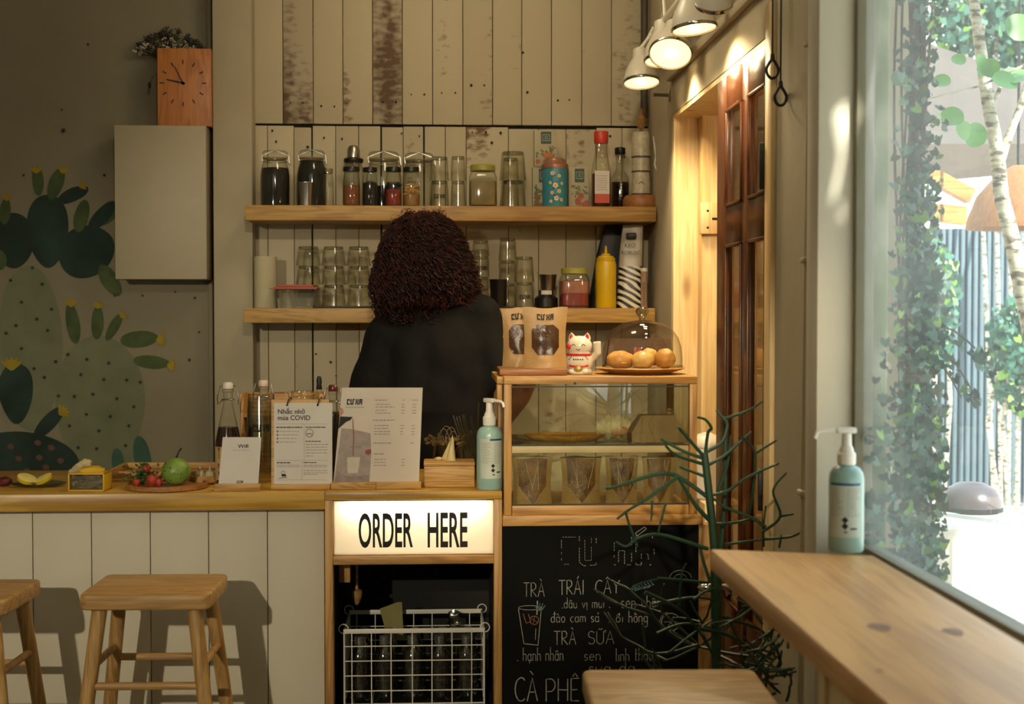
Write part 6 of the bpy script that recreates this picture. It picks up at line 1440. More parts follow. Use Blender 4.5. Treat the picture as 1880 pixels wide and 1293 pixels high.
# ------------------------------------------------------------------ basket of bottles in the niche
zsf = .2885; YF = 3.935
z_t = ZZ(1154, YF, 756)
x0, x1 = XX(632, YF, 1200), XX(889, YF, 1200); dpt = .25; xm = (x0 + x1) / 2; w = (x1 - x0) / 2; H = z_t - zsf
t = thing('wire_basket', 'white wire basket holding empty bottles in the niche under the sign', 'basket', (xm, YF, zsf))
fb = MB(); fb.box(-w, w, -.002, .002, H - .013, H, .001); fb.build('front_rim', M['white'], t)
MB().box(-w, w, dpt - .002, dpt + .002, H - .013, H, .001).build('back_rim', M['white'], t)
for s_ in (-1, 1): MB().box(s_ * w - .002, s_ * w + .002, .0022, dpt - .0022, H - .013, H - .002, .001).build('side_rim', M['white'], t)
vxs = [XX(p_, YF, 1200) - xm for p_ in (646, 682, 718, 757, 793, 830, 866)]; hz_ = [ZZ(p_, YF, 756) - zsf for p_ in (1186, 1213, 1240, 1268, 1292)] + [.012]
for y_, nm in ((0, 'front_wires'), (dpt, 'back_wires')):
    g = MB(); 
    for x in vxs: g.cyl((x, y_, .004), (x, y_, H - .006), .0017, n=6)
    for z in hz_: g.cyl((-w, y_, z), (w, y_, z), .0017, n=6)
    for x in (-w, w): g.cyl((x, y_, .004), (x, y_, H), .0024, n=6)
    g.build(nm, M['white'], t)
g = MB()
for x in (-w, w):
    for z in hz_: g.cyl((x, 0, z), (x, dpt, z), .0017, n=6)
    for j in range(1, 5): y_ = dpt * j / 5; g.cyl((x, y_, .004), (x, y_, H - .006), .0017, n=6)
for x in vxs: g.cyl((x, 0, .004), (x, dpt, .004), .0017, n=6)
g.build('side_and_floor_wires', M['white'], t)
for s_ in (-1, 1):
    for y_ in (.0, dpt): MB().tube([(s_ * (w + .002) + .013 * cos(a), y_ + .003, H + .0 + .013 * sin(a)) for a in [2 * pi * i / 18 for i in range(18)]], .0016, 6, closed=True).build('handle_ring', M['white'], t)
m_bt = glass('bottle_clear', 'd9dbd4', .14, .6, 1.6, rough=.1, edgedark=.5); m_neck = paint('ridged_cap', '8e8b85', .3, .1, metal=.7)
bt0 = None
xsB = [XX(p_, 4.0, 1200) for p_ in (660, 706, 757, 807, 856)]
for row in (0, 1):
    for i, x in enumerate(xsB):
        loc = (x + .008 * row, YF + .058 + .095 * row, zsf + .008); pos = ('leftmost', 'second from the left', 'middle', 'second from the right', 'rightmost')[i]
        lab = f'empty glass bottle with ridged neck in the wire basket, {"front" if row == 0 else "back"} row, {pos}'
        hB = ZZ(1172, YF + .058, 756) - zsf
        if bt0 is None:
            bt0 = thing('glass_bottle', lab, 'bottle', loc, 0, 'empty bottles in the wire basket'); R = .0295
            MB().lathe([(R * .9, 0), (R, .005), (R, hB * .66), (R * .9, hB * .76), (R * .55, hB * .84), (R * .42, hB * .88), (R * .42, hB * .9)], 26, caps=False).build('bottle_body', m_bt, bt0)
            MB().lathe([(R * .42, hB * .87), (R * .48, hB * .88), (R * .48, hB * .90), (R * .42, hB * .91), (R * .48, hB * .92), (R * .48, hB * .94), (R * .42, hB * .95), (R * .48, hB * .96), (R * .48, hB * .99), (R * .4, hB)], 22).build('ridged_neck', m_neck, bt0)
            g = MB(); L = logo(MB(), plane_fn((0, 0, 0)), .014); logo(g, lambda u, v: cyl_fn(R * 1.01)(u - L / 2, hB * .55 + v), .014); g.build('printed_logo', M['ink'], bt0)
        else: dup(bt0, loc, random.uniform(-.5, .5), lab)
g = MB(); p0_ = at(716, 1140, YF + .21)
g.prism([at(697, 1118, YF + .2), at(712, 1174, YF + .2), at(741, 1174, YF + .21), at(738, 1106, YF + .21), at(730, 1106, YF + .21)], (0, .001, 0)); o = g.build('yellow_note', paint('yellow_paper', '8f8450', .8)); tag(o, 'folded dull yellow paper tucked at the back of the wire basket', 'paper')
g = MB().ell(at(835, 1138, YF + .215), (.02, .008, .026), 16, 12, nz=.5, seed=3); tag(g.build('plastic_wrapper', glass('crinkled_film', 'cfc9b8', .35, .5, 1, .15)), 'crinkled clear plastic wrapper at the back of the wire basket', 'wrapper')
# ------------------------------------------------------------------ the person at the shelves
person = thing('person', 'person with curly dark red hair in a black t-shirt, back turned, behind the counter', 'person', (0, 0, 0))
YP = 4.66
def loft(mb, rings, n=28):
    vs = []
    for (cx_, cy_, cz_, rx, ry) in rings:
        for i in range(n): a = 2 * pi * i / n; vs.append((cx_ + rx * cos(a), cy_ + ry * sin(a), cz_))
    fs = [[j * n + i, j * n + (i + 1) % n, (j + 1) * n + (i + 1) % n, (j + 1) * n + i] for j in range(len(rings) - 1) for i in range(n)]
    fs += [list(range(n))[::-1], list(range((len(rings) - 1) * n, len(rings) * n))]
    return mb.add(vs, fs)
HX, HY, HZ = -.04, YP + .035, 1.585
bd = MB()
loft(bd, [(-.01, YP, .86, .15, .10), (-.01, YP, .96, .16, .105), (-.01, YP, 1.08, .135, .09), (-.01, YP - .01, 1.22, .15, .10), (0, YP, 1.33, .15, .085), (-.005, YP, 1.40, .08, .06), (-.02, YP + .01, 1.44, .052, .052), (-.035, YP + .025, 1.52, .05, .055)])
bd.ell((HX, HY - .005, HZ + .02), (.073, .092, .095), 24, 18); bd.ell((HX, HY + .03, HZ - .045), (.055, .06, .062), 20, 14)
bd.ell((HX, HY + .098, HZ - .012), (.011, .016, .02), 10, 8)                                       # nose
for s_ in (-1, 1): bd.ell((HX + s_ * .075, HY, HZ - .005), (.008, .016, .028), 10, 8)           # ears
bd.tube([(HX - .02, HY + .084, HZ - .055), (HX, HY + .092, HZ - .053), (HX + .02, HY + .084, HZ - .055)], [.005, .008, .005], 8)
def hand(base, dirn, up_, side):
    """palm, four bent fingers and a thumb leaving the side of the palm"""
    d_ = Vector(dirn).normalized(); u = Vector(up_); u = (u - d_ * u.dot(d_)).normalized(); w = d_.cross(u) * side; B = Vector(base)
    R = Matrix((w, d_, u)).transposed()
    bd.ell(B + d_ * .045, (.04, .05, .016), 14, 10, M=R)
    for k, (off, L) in enumerate(((-.03, .066), (-.01, .078), (.011, .073), (.03, .056))):
        p0_ = B + d_ * .082 + w * off; p1_ = p0_ + d_ * L * .42 - u * .006; p2_ = p1_ + d_ * L * .26 - u * L * .22; p3_ = p2_ + d_ * L * .1 - u * L * .26
        bd.tube([p0_ - d_ * .02, p0_, p1_, p2_, p3_], [.0095, .0092, .0085, .0078, .0062], 8)
    t0_ = B + d_ * .03 - w * .034
    bd.tube([t0_, t0_ + d_ * .022 - w * .022 - u * .008, t0_ + d_ * .048 - w * .026 - u * .018, t0_ + d_ * .066 - w * .02 - u * .024], [.013, .0115, .0098, .007], 8)
arms = [((-.165, YP, 1.325), (-.215, YP + .01, 1.11), (-.16, YP + .17, .99), -1), ((.155, YP, 1.375), (.30, YP - .03, 1.17), (.235, YP + .13, 1.03), 1)]
for sh_, el_, wr_, sd in arms:
    sh_, el_, wr_ = map(Vector, (sh_, el_, wr_))
    bd.tube([Vector((0, YP, 1.34)), sh_, (sh_ + el_) / 2, el_, (el_ * .6 + wr_ * .4), wr_], [.07, .056, .047, .041, .040, .027], 14)
    hand(wr_, (wr_ - el_) + Vector((0, .06, .02)), (0, 0, 1), sd)
for s_ in (-1, 1):
    bd.tube([(s_ * .085 - .01, YP, .92), (s_ * .095 - .01, YP, .7), (s_ * .1 - .01, YP + .005, .48), (s_ * .1 - .01, YP - .005, .3), (s_ * .1 - .01, YP - .01, .09)], [.09, .082, .06, .055, .038], 16)
    bd.tube([(s_ * .1 - .01, YP - .035, .045), (s_ * .105 - .01, YP + .05, .04), (s_ * .112 - .01, YP + .14, .03)], [.035, .038, .028], 12)
body = remeshed('body', bd, .0055, paint('skin', 'b5795a', .5, .06, 20, sub=.08), person, 3)
for s_ in (-1, 1): MB().ell((HX + s_ * .03, HY + .081, HZ + .012), (.0125, .011, .0085), 14, 10).build('eye', M['white'], person)
ts = MB()
loft(ts, [(-.02, YP, .80, .215, .135), (-.02, YP, .92, .212, .135), (-.015, YP, 1.05, .20, .125), (-.0, YP - .005, 1.18, .205, .125), (-.0, YP - .005, 1.28, .2, .118), (0, YP, 1.345, .165, .105), (.0, YP, 1.395, .115, .09), (-.01, YP, 1.43, .075, .07), (-.015, YP, 1.445, .068, .066)])
ts.ell((-.135, YP, 1.318), (.085, .085, .082), 20, 14); ts.ell((.142, YP, 1.372), (.08, .082, .08), 20, 14)
ts.ell((.07, YP, 1.40), (.10, .075, .05), 20, 14)
ts.tube([(-.14, YP, 1.32), (-.172, YP, 1.23), (-.2, YP + .005, 1.15), (-.222, YP + .01, 1.06)], [.083, .085, .084, .08], 20)
ts.tube([(.135, YP, 1.37), (.165, YP - .01, 1.28), (.195, YP - .015, 1.2), (.225, YP - .02, 1.16)], [.08, .083, .082, .078], 20)
shirt = remeshed('t_shirt', ts, .011, paint('black_jersey', '131211', .85, .2, 90, .3, spec=.2), person, 6)
for v in shirt.data.vertices:
    c = v.co; n1 = mnoise.noise(Vector((c.x * 13, c.y * 6, c.z * 3.2))); n2 = mnoise.noise(Vector((c.x * 9 + c.z * 8, 7, c.z * 9 - c.x * 8)))
    v.co += v.normal * (.013 * n1 + .011 * n2)
tr = MB()
tr.ell((-.01, YP, .9), (.175, .125, .12), 20, 12)
for s_ in (-1, 1): tr.tube([(s_ * .08 - .01, YP, .9), (s_ * .095 - .01, YP, .7), (s_ * .1 - .01, YP + .005, .48), (s_ * .1 - .01, YP - .005, .28), (s_ * .1 - .01, YP - .01, .07)], [.102, .094, .074, .068, .062], 16)
remeshed('trousers', tr, .012, paint('dark_denim', '23262c', .8, .2), person, 4)
for s_ in (-1, 1):
    so = MB(); so.ell((s_ * .106 - .01, YP + .045, .04), (.05, .135, .052), 18, 12)
    for i, q in enumerate(so.v): so.v[i] = (q[0], q[1], max(q[2], .001))
    so.build('shoe', M['white'], person)
# hair: a dense curly mass
def hair_r(z):
    pr = [(1.735, .0), (1.725, .042), (1.69, .092), (1.64, .124), (1.56, .150), (1.47, .170), (1.42, .158), (1.385, .11)]
    for (za, ra), (zb_, rb_) in zip(pr, pr[1:]):
        if za >= z >= zb_: t_ = (za - z) / (za - zb_); return ra + (rb_ - ra) * t_
    return .02
def hair_c(z): return -.040 + .012 * max(0, 1.6 - z) / .2 - (.10 * max(0, 1.43 - z) / .05 * .5)
base = MB(); rings = [(hair_c(z), HY - .03, z, max(hair_r(z) - .018, .004), max((hair_r(z) - .018) * .74, .004)) for z in (1.73, 1.715, 1.69, 1.66, 1.62, 1.58, 1.54, 1.5, 1.46, 1.43, 1.40)]
loft(base, rings[::-1])
m_hair = paint('dark_red_hair', '280d07', .45, .5, 40, spec=.35)
hb_ = base.build('hair', m_hair, person)
for v in hb_.data.vertices: v.co += v.normal * .012 * mnoise.noise(v.co * 22)
cu = MB(); fz = MB(); rnd = random.Random(5)
def hpt(a, z, k=1.0): r_ = hair_r(z) * k; return Vector((hair_c(z) + r_ * cos(a), HY - .03 + r_ * .78 * sin(a), z))
for i in range(1500):
    a = rnd.uniform(pi * .85, pi * 2.15) if i % 5 else rnd.uniform(0, 2 * pi); z0_ = 1.725 - abs(rnd.gauss(0, .13)); z0_ = max(1.45, z0_) if i % 3 else rnd.uniform(1.44, 1.72)
    L = rnd.uniform(.06, .17); hr = rnd.uniform(.004, .011); w_ = rnd.uniform(.7, 1.5) * 2 * pi / .035; ph = rnd.uniform(0, 6.3); k0 = rnd.uniform(.88, 1.05) + .07 * mnoise.noise(Vector((a * 1.6, z0_ * 9, 2))); pts = []
    n_ = 18; dr = rnd.uniform(-.25, .25)
    for j in range(n_):
        s_ = j / (n_ - 1); z = z0_ - L * s_
        zc_ = max(z, 1.388 - .02 * rnd.random()); p = hpt(a + dr * s_, max(zc_, 1.40), k0 + .04 * s_)
        p.z = z if z > 1.375 else 1.375 + (z - 1.375) * .3
        pts.append(p + Vector((hr * cos(w_ * L * s_ + ph), hr * sin(w_ * L * s_ + ph), hr * .5 * sin(w_ * L * s_ + ph))))
    cu.tube(pts, rnd.uniform(.001, .0023), 3, caps=False)
o = cu.build('curls', m_hair, hb_, sharp=None); o['kind'] = 'stuff'
for i in range(420):
    a = rnd.uniform(0, 2 * pi); z0_ = rnd.uniform(1.42, 1.735); p = hpt(a, min(z0_, 1.72)); p.z = z0_; pts = []; d_ = Vector((cos(a), sin(a) * .6, .35 if z0_ > 1.66 else -.3)); hr = rnd.uniform(.003, .008); ph = rnd.uniform(0, 6)
    L = rnd.uniform(.012, .035)
    for j in range(12): s_ = j / 11; pts.append(p + d_ * L * s_ + Vector((hr * cos(9 * s_ + ph), hr * sin(7 * s_ + ph), hr * sin(9 * s_ + ph) - .015 * s_ * s_)))
    fz.tube(pts, .0006, 3, caps=False)
o = fz.build('flyaway_curls', paint('red_hair_tips', '6e2714', .45, .3), hb_, sharp=None); o['kind'] = 'stuff'
# ------------------------------------------------------------------ pencil-stemmed plant between the bar and the display case
YPL = 3.0
pt_ = thing('pencil_cactus', 'leafless dark green pencil-stemmed plant sprawling between chalkboard and window bar', 'plant', (.60, YPL, 0))
m_st = paint('green_stem', '1d4029', .55, .3, 12); m_st2 = paint('dark_green_stem', '16301f', .55, .3, 12)
def Zc(x, y): return (1140 + .4434 * x, 720 + .4434 * y)
O_ = Vector((.60, YPL, 0)); stems = MB(); twigs = MB(); rn = random.Random(11)
def br_(pts, r0, r1, dy0=0.0, dy1=0.0, mb=None, world=False):
    P = []
    n_ = len(pts)
    for i, q in enumerate(pts):
        s_ = i / max(1, n_ - 1); P.append((at(*Zc(*q), YPL + dy0 + (dy1 - dy0) * s_) - O_) if not world else Vector(q))
    # smooth
    Q = []
    for i in range(n_ - 1):
        a, b, c, d_ = P[max(i - 1, 0)], P[i], P[i + 1], P[min(i + 2, n_ - 1)]
        for j in range(5):
            t_ = j / 5; Q.append(.5 * ((2 * b) + (c - a) * t_ + (2 * a - 5 * b + 4 * c - d_) * t_ * t_ + (3 * b - a - 3 * c + d_) * t_ ** 3))
    Q.append(P[-1]); N = len(Q)
    (mb or stems).tube(Q, [r0 + (r1 - r0) * i / (N - 1) for i in range(N)], 7)
br_([(395, 1250), (390, 900), (385, 640), (365, 430), (345, 250)], .011, .008)
br_([(395, 1250), (400, 980), (410, 700), (430, 420), (430, 110)], .008, .004, .03, .06)
for pts, r0, dy0, dy1 in [
    ([(345, 270), (250, 160), (235, 150)], .004, 0, -.05), ([(345, 275), (260, 245), (165, 195)], .0045, 0, .04), ([(345, 300), (230, 262), (185, 222)], .004, 0, -.06), ([(350, 350), (245, 310)], .004, 0, .05),
    ([(350, 250), (415, 210), (440, 140), (425, 110), (395, 75)], .0045, 0, .03), ([(350, 250), (360, 170), (375, 150), (350, 115), (318, 105)], .004, 0, -.04), ([(345, 310), (420, 270), (490, 210), (540, 165)], .0042, 0, .02), ([(430, 110), (520, 80), (585, 40)], .0034, .06, .03),
    ([(365, 440), (235, 350), (150, 340), (0, 385), (-60, 400)], .005, 0, -.05), ([(380, 545), (310, 470), (235, 350)], .0055, 0, -.03), ([(235, 350), (110, 440), (30, 490), (-15, 525)], .004, -.03, -.08), ([(130, 450), (125, 535)], .003, -.05, -.05), ([(185, 460), (155, 580)], .003, -.05, -.06), ([(20, 500), (35, 550), (70, 640)], .003, -.06, -.05),
    ([(380, 550), (480, 540), (560, 520)], .004, 0, .05), ([(360, 430), (440, 410), (530, 350), (655, 295)], .0038, 0, -.03), ([(400, 410), (440, 300), (455, 180)], .0042, .02, .05), ([(530, 500), (545, 420), (555, 250), (490, 180)], .0036, .04, .0), ([(555, 255), (645, 200)], .003, .02, 0),
    ([(585, 580), (660, 515), (630, 410), (685, 335)], .0035, .0, -.04), ([(660, 515), (715, 505)], .003, -.02, -.04), ([(590, 610), (700, 600), (750, 578)], .0035, 0, -.05), ([(600, 560), (540, 520), (440, 480), (380, 440)], .0042, 0, .02), ([(655, 645), (665, 590)], .0028, -.03, -.03), ([(430, 632), (590, 610)], .0034, 0, .03), ([(590, 640), (590, 560), (600, 470)], .003, .02, 0),
    ([(360, 650), (160, 590), (60, 610)], .0045, 0, -.07), ([(60, 610), (20, 640), (-20, 620)], .003, -.07, -.08), ([(370, 790), (330, 660), (345, 640)], .004, 0, 0), ([(360, 790), (270, 780), (150, 770)], .0036, 0, -.05), ([(240, 880), (250, 760), (270, 710)], .003, -.02, -.05), ([(300, 860), (360, 820), (410, 815)], .0035, -.04, 0),
    ([(100, 830), (240, 900), (330, 1000), (390, 1110)], .004, -.07, 0), ([(330, 980), (450, 1010), (560, 1080), (680, 1180)], .005, -.02, .03), ([(90, 960), (100, 1050), (85, 1110)], .003, -.08, -.08), ([(420, 930), (480, 950), (585, 990), (640, 1100)], .004, 0, .05), ([(130, 880), (310, 850), (410, 870)], .0035, -.06, 0), ([(560, 1080), (620, 1000), (650, 960)], .0036, .02, .06), ([(150, 1000), (260, 960), (390, 980)], .0036, -.06, 0), ([(440, 930), (480, 1010), (490, 1050)], .003, -.05, -.05), ([(200, 1080), (300, 1000), (400, 930)], .0034, -.05, 0)]:
    br_(pts, r0, r0 * .62, dy0, dy1)
# tangle of twigs lower down
def grow(p, d, L, r, depth):
    if depth == 0 or L < .02: return
    n_ = 4; Q = [p]
    if p.x + O_.x > XR - .04: return
    dd = d
    for i in range(n_): dd = (dd + Vector((rn.gauss(0, .16), rn.gauss(0, .12), rn.gauss(0, .12)))).normalized(); Q.append(Q[-1] + dd * L / n_)
    if max(q.x for q in Q) + O_.x > XR - .03: return
    if Q[-1].y < -.55: return
    twigs.tube(Q, [r, r * .95, r * .9, r * .85, r * .7], 5)
    for j in range(rn.choice((2, 2, 3))):
        grow(Q[-1], (dd + Vector((rn.gauss(0, .75), rn.gauss(0, .45), rn.gauss(.1, .55)))).normalized(), L * rn.uniform(.65, .95), r * .8, depth - 1)
for i in range(11):
    a = rn.uniform(0, 2 * pi); z = rn.uniform(.46, .8); p = Vector((.03 * cos(a) + rn.uniform(-.02, .12), .03 * sin(a) + rn.uniform(-.1, .12), z))
    grow(p, Vector((cos(a), sin(a) * .6, rn.uniform(-.2, .6))).normalized(), rn.uniform(.09, .14), .0042, 3)
for i in range(46):
    px, py = rn.uniform(1385, 1465), rn.uniform(1110, 1290); p = at(px, py, 2.9 + rn.uniform(-.12, .1)) - O_
    if p.x + O_.x < XR - .05: grow(p, Vector((rn.uniform(-1, .6), rn.uniform(-.4, .4), rn.uniform(-.7, 1))).normalized(), rn.uniform(.035, .07), .0032, 2)
stems.build('main_stems', m_st, pt_); o = twigs.build('twigs', m_st2, pt_); o['kind'] = 'stuff'
po = thing('plant_pot', 'tall dark planter under the pencil-stemmed plant, below the frame', 'planter', (.60, YPL, 0))
MB().lathe([(.10, 0), (.11, .01), (.135, .40), (.13, .41), (.122, .40), (.115, .34)], 36, caps=False).build('pot_body', paint('planter_clay', '3a322a', .7), po)
MB().lathe([(0, .375), (.121, .375)], 36, caps=False).build('soil', paint('soil', '241c14', .95, .4, 60, .6), po)
# ------------------------------------------------------------------ outside the window
XE = .845
gr = MB().box(XR + .045, 14, -6, 18, -.2, -.02); struct('ground', gr, paint('bright_paving', 'c9c3b6', .9, .08, 2), 'sunlit pale paving outside')
m_moss, n_, l_, b_, o_ = newmat('mossy_concrete'); mp = coords(n_, l_, (7, 7, 3), False); tt = n_.new('ShaderNodeTexNoise'); tt.inputs['Scale'].default_value = 1.6; tt.inputs['Detail'].default_value = 7; l_.new(mp.outputs[0], tt.inputs[0])
rr_ = ramp(n_, l_, tt.outputs['Fac'], [(.3, lin('4d6138')), (.5, lin('7f8a66')), (.68, lin('b2b3a2'))]); l_.new(rr_.outputs[0], b_.inputs['Base Color']); b_.inputs['Roughness'].default_value = .95
struct('column', MB().box(XR + .022, XE, 2.605, 2.9, -.02, 3.2, .008), m_moss, 'moss-green weathered concrete column outside the glass')
m_leafs = [paint('ivy_dark', '1f4a34', .5, .3, 30), paint('ivy_blue_green', '3b6a58', .5, .25, 30), paint('ivy_bright', '6f9a34', .5, .25, 30)]
def leafcloud(mb, pts, rnd, size, face=Vector((-.25, -1, .15)), heart=True):
    for p in pts:
        p = Vector(p); nrm = (face + Vector((rnd.gauss(0, .55), rnd.gauss(0, .4), rnd.gauss(0, .45)))).normalized(); u = nrm.cross(Vector((0, 0, 1))).normalized(); v = nrm.cross(u).normalized(); s_ = size * rnd.uniform(.55, 1.35); a = rnd.uniform(-.9, .9)
        u, v = u * cos(a) + v * sin(a), v * cos(a) - u * sin(a)
        sh = [(0, .1), (.42, .38), (.5, .0), (.34, -.42), (0, -.75), (-.34, -.42), (-.5, 0), (-.42, .38)]
        mb.m = rnd.choices((0, 1, 2), (5, 5, 1))[0]
        mb.poly([p + u * (x * s_) + v * (-y * s_) + nrm * (-.12 * s_ * abs(x) * 2) for x, y in sh])
iv = thing('ivy', 'ivy with small blue-green leaves climbing the column outside the window', 'ivy', (0, 0, 0)); lv_, sm = MB(), MB(); rn = random.Random(21)
pts = []
for i in range(5200):
    z = rn.uniform(.3, 2.35); pxc = 1690 if z > 1.0 else 1685
    dens = .35 + .65 * (.5 + .5 * sin(z * 5.5 + 1)) if z > 1.5 else 1.0
    if rn.random() > dens: continue
    px = rn.gauss(pxc - 2, 19 if z > 1.2 else 26); px = min(max(px, 1622), 1735)
    if 1646 < px < 1706 and 1.74 < z < 2.05 and rn.random() < .6: continue
    Y = 2.62 + rn.uniform(-.05, .25) if px < 1660 else rn.uniform(2.75, 3.15); y = Y
    pts.append((XX(px, Y, 570 - (z - 1.4) * F / Y), Y, z))
leafcloud(lv_, pts, rn, .0165); 
pts = []
for i in range(900):
    z = rn.uniform(.55, 1.35); px = rn.uniform(1592, 1690); Y = 2.585 - rn.uniform(0, .02) if px < 1640 else rn.uniform(2.6, 2.9)
    if rn.random() < (1.4 - z) * 1.3: pts.append((XX(px, Y, 900), Y, z))
leafcloud(lv_, pts, rn, .016)
o = lv_.build('leaves', m_leafs, iv, sharp=None); o['kind'] = 'stuff'
for i in range(9):
    px = rn.uniform(1650, 1710); sm.tube([(XX(px + 6 * sin(z * 3 + i), 3.0, 500), 3.0 + .04 * sin(z * 4 + i), z) for z in [0.0 + .12 * j for j in range(20)]], .003, 5)
for k_, (sx, sy, ex, ey) in enumerate(((1705, 600, 1790, 640), (1708, 620, 1800, 745), (1700, 650, 1765, 730), (1660, 180, 1720, 90))):
    sm.tube([at(sx + (ex - sx) * j / 8, sy + (ey - sy) * j / 8 - 14 * sin(pi * j / 8), 3.05) for j in range(9)], .0022, 5)
sm.build('stems', paint('ivy_stem', '4a3f2e', .8), iv)
tl_ = MB(); pts = []
for j in range(70):
    s_ = rn.random(); c_ = rn.choice(((1790, 640, 1875, 745), (1705, 600, 1790, 640), (1708, 620, 1800, 745))); px, py = c_[0] + (c_[2] - c_[0]) * s_ + rn.gauss(0, 6), c_[1] + (c_[3] - c_[1]) * s_ + rn.gauss(0, 8); q = at(px, py, 3.05 + rn.uniform(-.05, .05)); pts.append(q)
leafcloud(tl_, pts, rn, .017); o = tl_.build('hanging_leaves', m_leafs, iv, sharp=None); o['kind'] = 'stuff'
# tree
tr = thing('tree', 'young tree with a pale scarred trunk and big round leaves outside the window', 'tree', (0, 0, 0)); YT_ = 4.3
m_bark, n_, l_, b_, o_ = newmat('pale_bark'); mp = coords(n_, l_, (20, 20, 60), False); tt = n_.new('ShaderNodeTexNoise'); tt.inputs['Scale'].default_value = 1; tt.inputs['Detail'].default_value = 4; l_.new(mp.outputs[0], tt.inputs[0])
rr_ = ramp(n_, l_, tt.outputs['Fac'], [(.38, lin('57503f')), (.46, lin('a09a88')), (.7, lin('cfc9b8'))]); l_.new(rr_.outputs[0], b_.inputs['Base Color']); b_.inputs['Roughness'].default_value = .9
tk = MB(); path = [(1785, -120), (1788, 0), (1800, 90), (1812, 180), (1822, 230), (1832, 290), (1838, 360), (1856, 430), (1885, 560), (1915, 700), (1930, 900)]
P = [at(px, py, YT_) for px, py in path]; P.append(Vector((P[-1].x + .03, YT_, -.02))); tk.tube(P, [.014, .016, .018, .019, .021, .022, .023, .025, .03, .036, .042, .05], 12)
tk.tube([at(1834, 300, YT_), at(1848, 262, YT_), at(1872, 200, YT_), at(1895, 120, YT_)], [.017, .013, .011, .009], 10); tk.tube([at(1815, 205, YT_), at(1830, 178, YT_), at(1836, 160, YT_)], [.012, .008, .006], 8)
tk.tube([at(1880, 120, YT_ - .1), at(1800, 158, YT_ - .1), at(1740, 172, YT_ - .1), at(1680, 190, YT_ - .1)], [.005, .004, .003, .002], 6)
for i in range(24): s_ = rn.uniform(1, 7); i0 = int(s_); c_ = P[i0] + (P[i0 + 1] - P[i0]) * (s_ - i0); a = rn.uniform(-pi, 0); tk.ell(c_ + Vector((.018 * cos(a), .018 * sin(a), 0)), (.007, .007, .008), 7, 5)
tk.build('trunk', m_bark, tr)
m_bl = paint('broad_leaf', '5f9448', .45, .25, 10)
def round_leaf(mb, c, r, nrm, rot=0):
    nrm = Vector(nrm).normalized(); u = nrm.cross(Vector((0, 0, 1))).normalized(); v = nrm.cross(u); c = Vector(c)
    u, v = u * cos(rot) + v * sin(rot), v * cos(rot) - u * sin(rot)
    pts = [c]; R = [c + u * (r * cos(a) * (1.0)) + v * (r * .88 * sin(a)) + nrm * (r * .22 * abs(sin(a)) ** 2) for a in [2 * pi * j / 18 for j in range(18)]]
    k = len(mb.v); mb.add([c - nrm * r * .06] + R, [[0, 1 + j, 1 + (j + 1) % 18] for j in range(18)])
for i, (px, py, r, n_) in enumerate(((1748, 215, 22, (-.2, -1, .3)), (1790, 248, 25, (.1, -1, .1)), (1818, 125, 20, (-.5, -1, .2)), (1845, 150, 26, (.2, -.9, .6)), (1868, 140, 30, (-.1, -.6, .8)), (1800, 120, 22, (.6, -.8, 0)), (1728, 150, 18, (-.4, -.8, .6)), (1652, 145, 20, (.1, -1, .6)), (1690, 115, 13, (.3, -1, .3)), (1768, 240, 20, (.5, -1, -.1)), (1835, 55, 14, (.9, -.6, .1)), (1870, 50, 30, (-.2, -1, .4)), (1760, 110, 14, (-.3, -1, .5)))):
    Y = YT_ - .12 if px > 1700 else 3.0; g = MB(); round_leaf(g, at(px, py, Y + .03 * (i % 3)), r * Y / F, n_, i); g.build('leaf', m_bl, tr, sharp=None)
# unseen canopy overhead, added to block the sun; gaps shaped for its flecks
cn = thing('unseen_shade_crown', 'unseen leafy crown added outside the frame to shade the window', 'tree', (0, 0, 0)); lc = MB(); rn = random.Random(33)
dS = Vector((-.42, .62, -.66)).normalized(); tgt = Vector((.76, 2.2, 1.4)); u0 = dS.cross(Vector((0, 0, 1))).normalized(); v0 = dS.cross(u0).normalized()
CEN = tgt - dS * 3.0; pts = []
gaps = [at(px, py, 2.6) for px, py in ((1551, 150), (1539, 215), (1530, 300))] + [at(1492, 420, 2.87), at(1480, 560, 2.87)]
while len(pts) < 5600:
    a, b = rn.uniform(-1.9, 1.9), rn.uniform(-1.8, 1.8)
    w_ = mnoise.noise(Vector((a * 3.2, b * 3.2, 4)))
    q = CEN + u0 * a + v0 * b + dS * rn.uniform(-.35, .35)
    if any(((q - g_) - dS * (q - g_).dot(dS)).length < .064 for g_ in gaps): continue
    pts.append(q)
leafcloud(lc, pts, rn, .17, face=-dS); o = lc.build('crown', m_leafs, cn, sharp=None); o['kind'] = 'stuff'
tb = MB(); bx_ = CEN + u0 * .2; tb.tube([(bx_.x + .7, bx_.y - .6, -.02), (bx_.x + .6, bx_.y - .5, 1.4), (bx_.x + .1, bx_.y - .1, bx_.z - .2), bx_ + Vector((0, .2, .5))], [.09, .075, .05, .02], 12); tb.build('trunk', m_bark, cn)
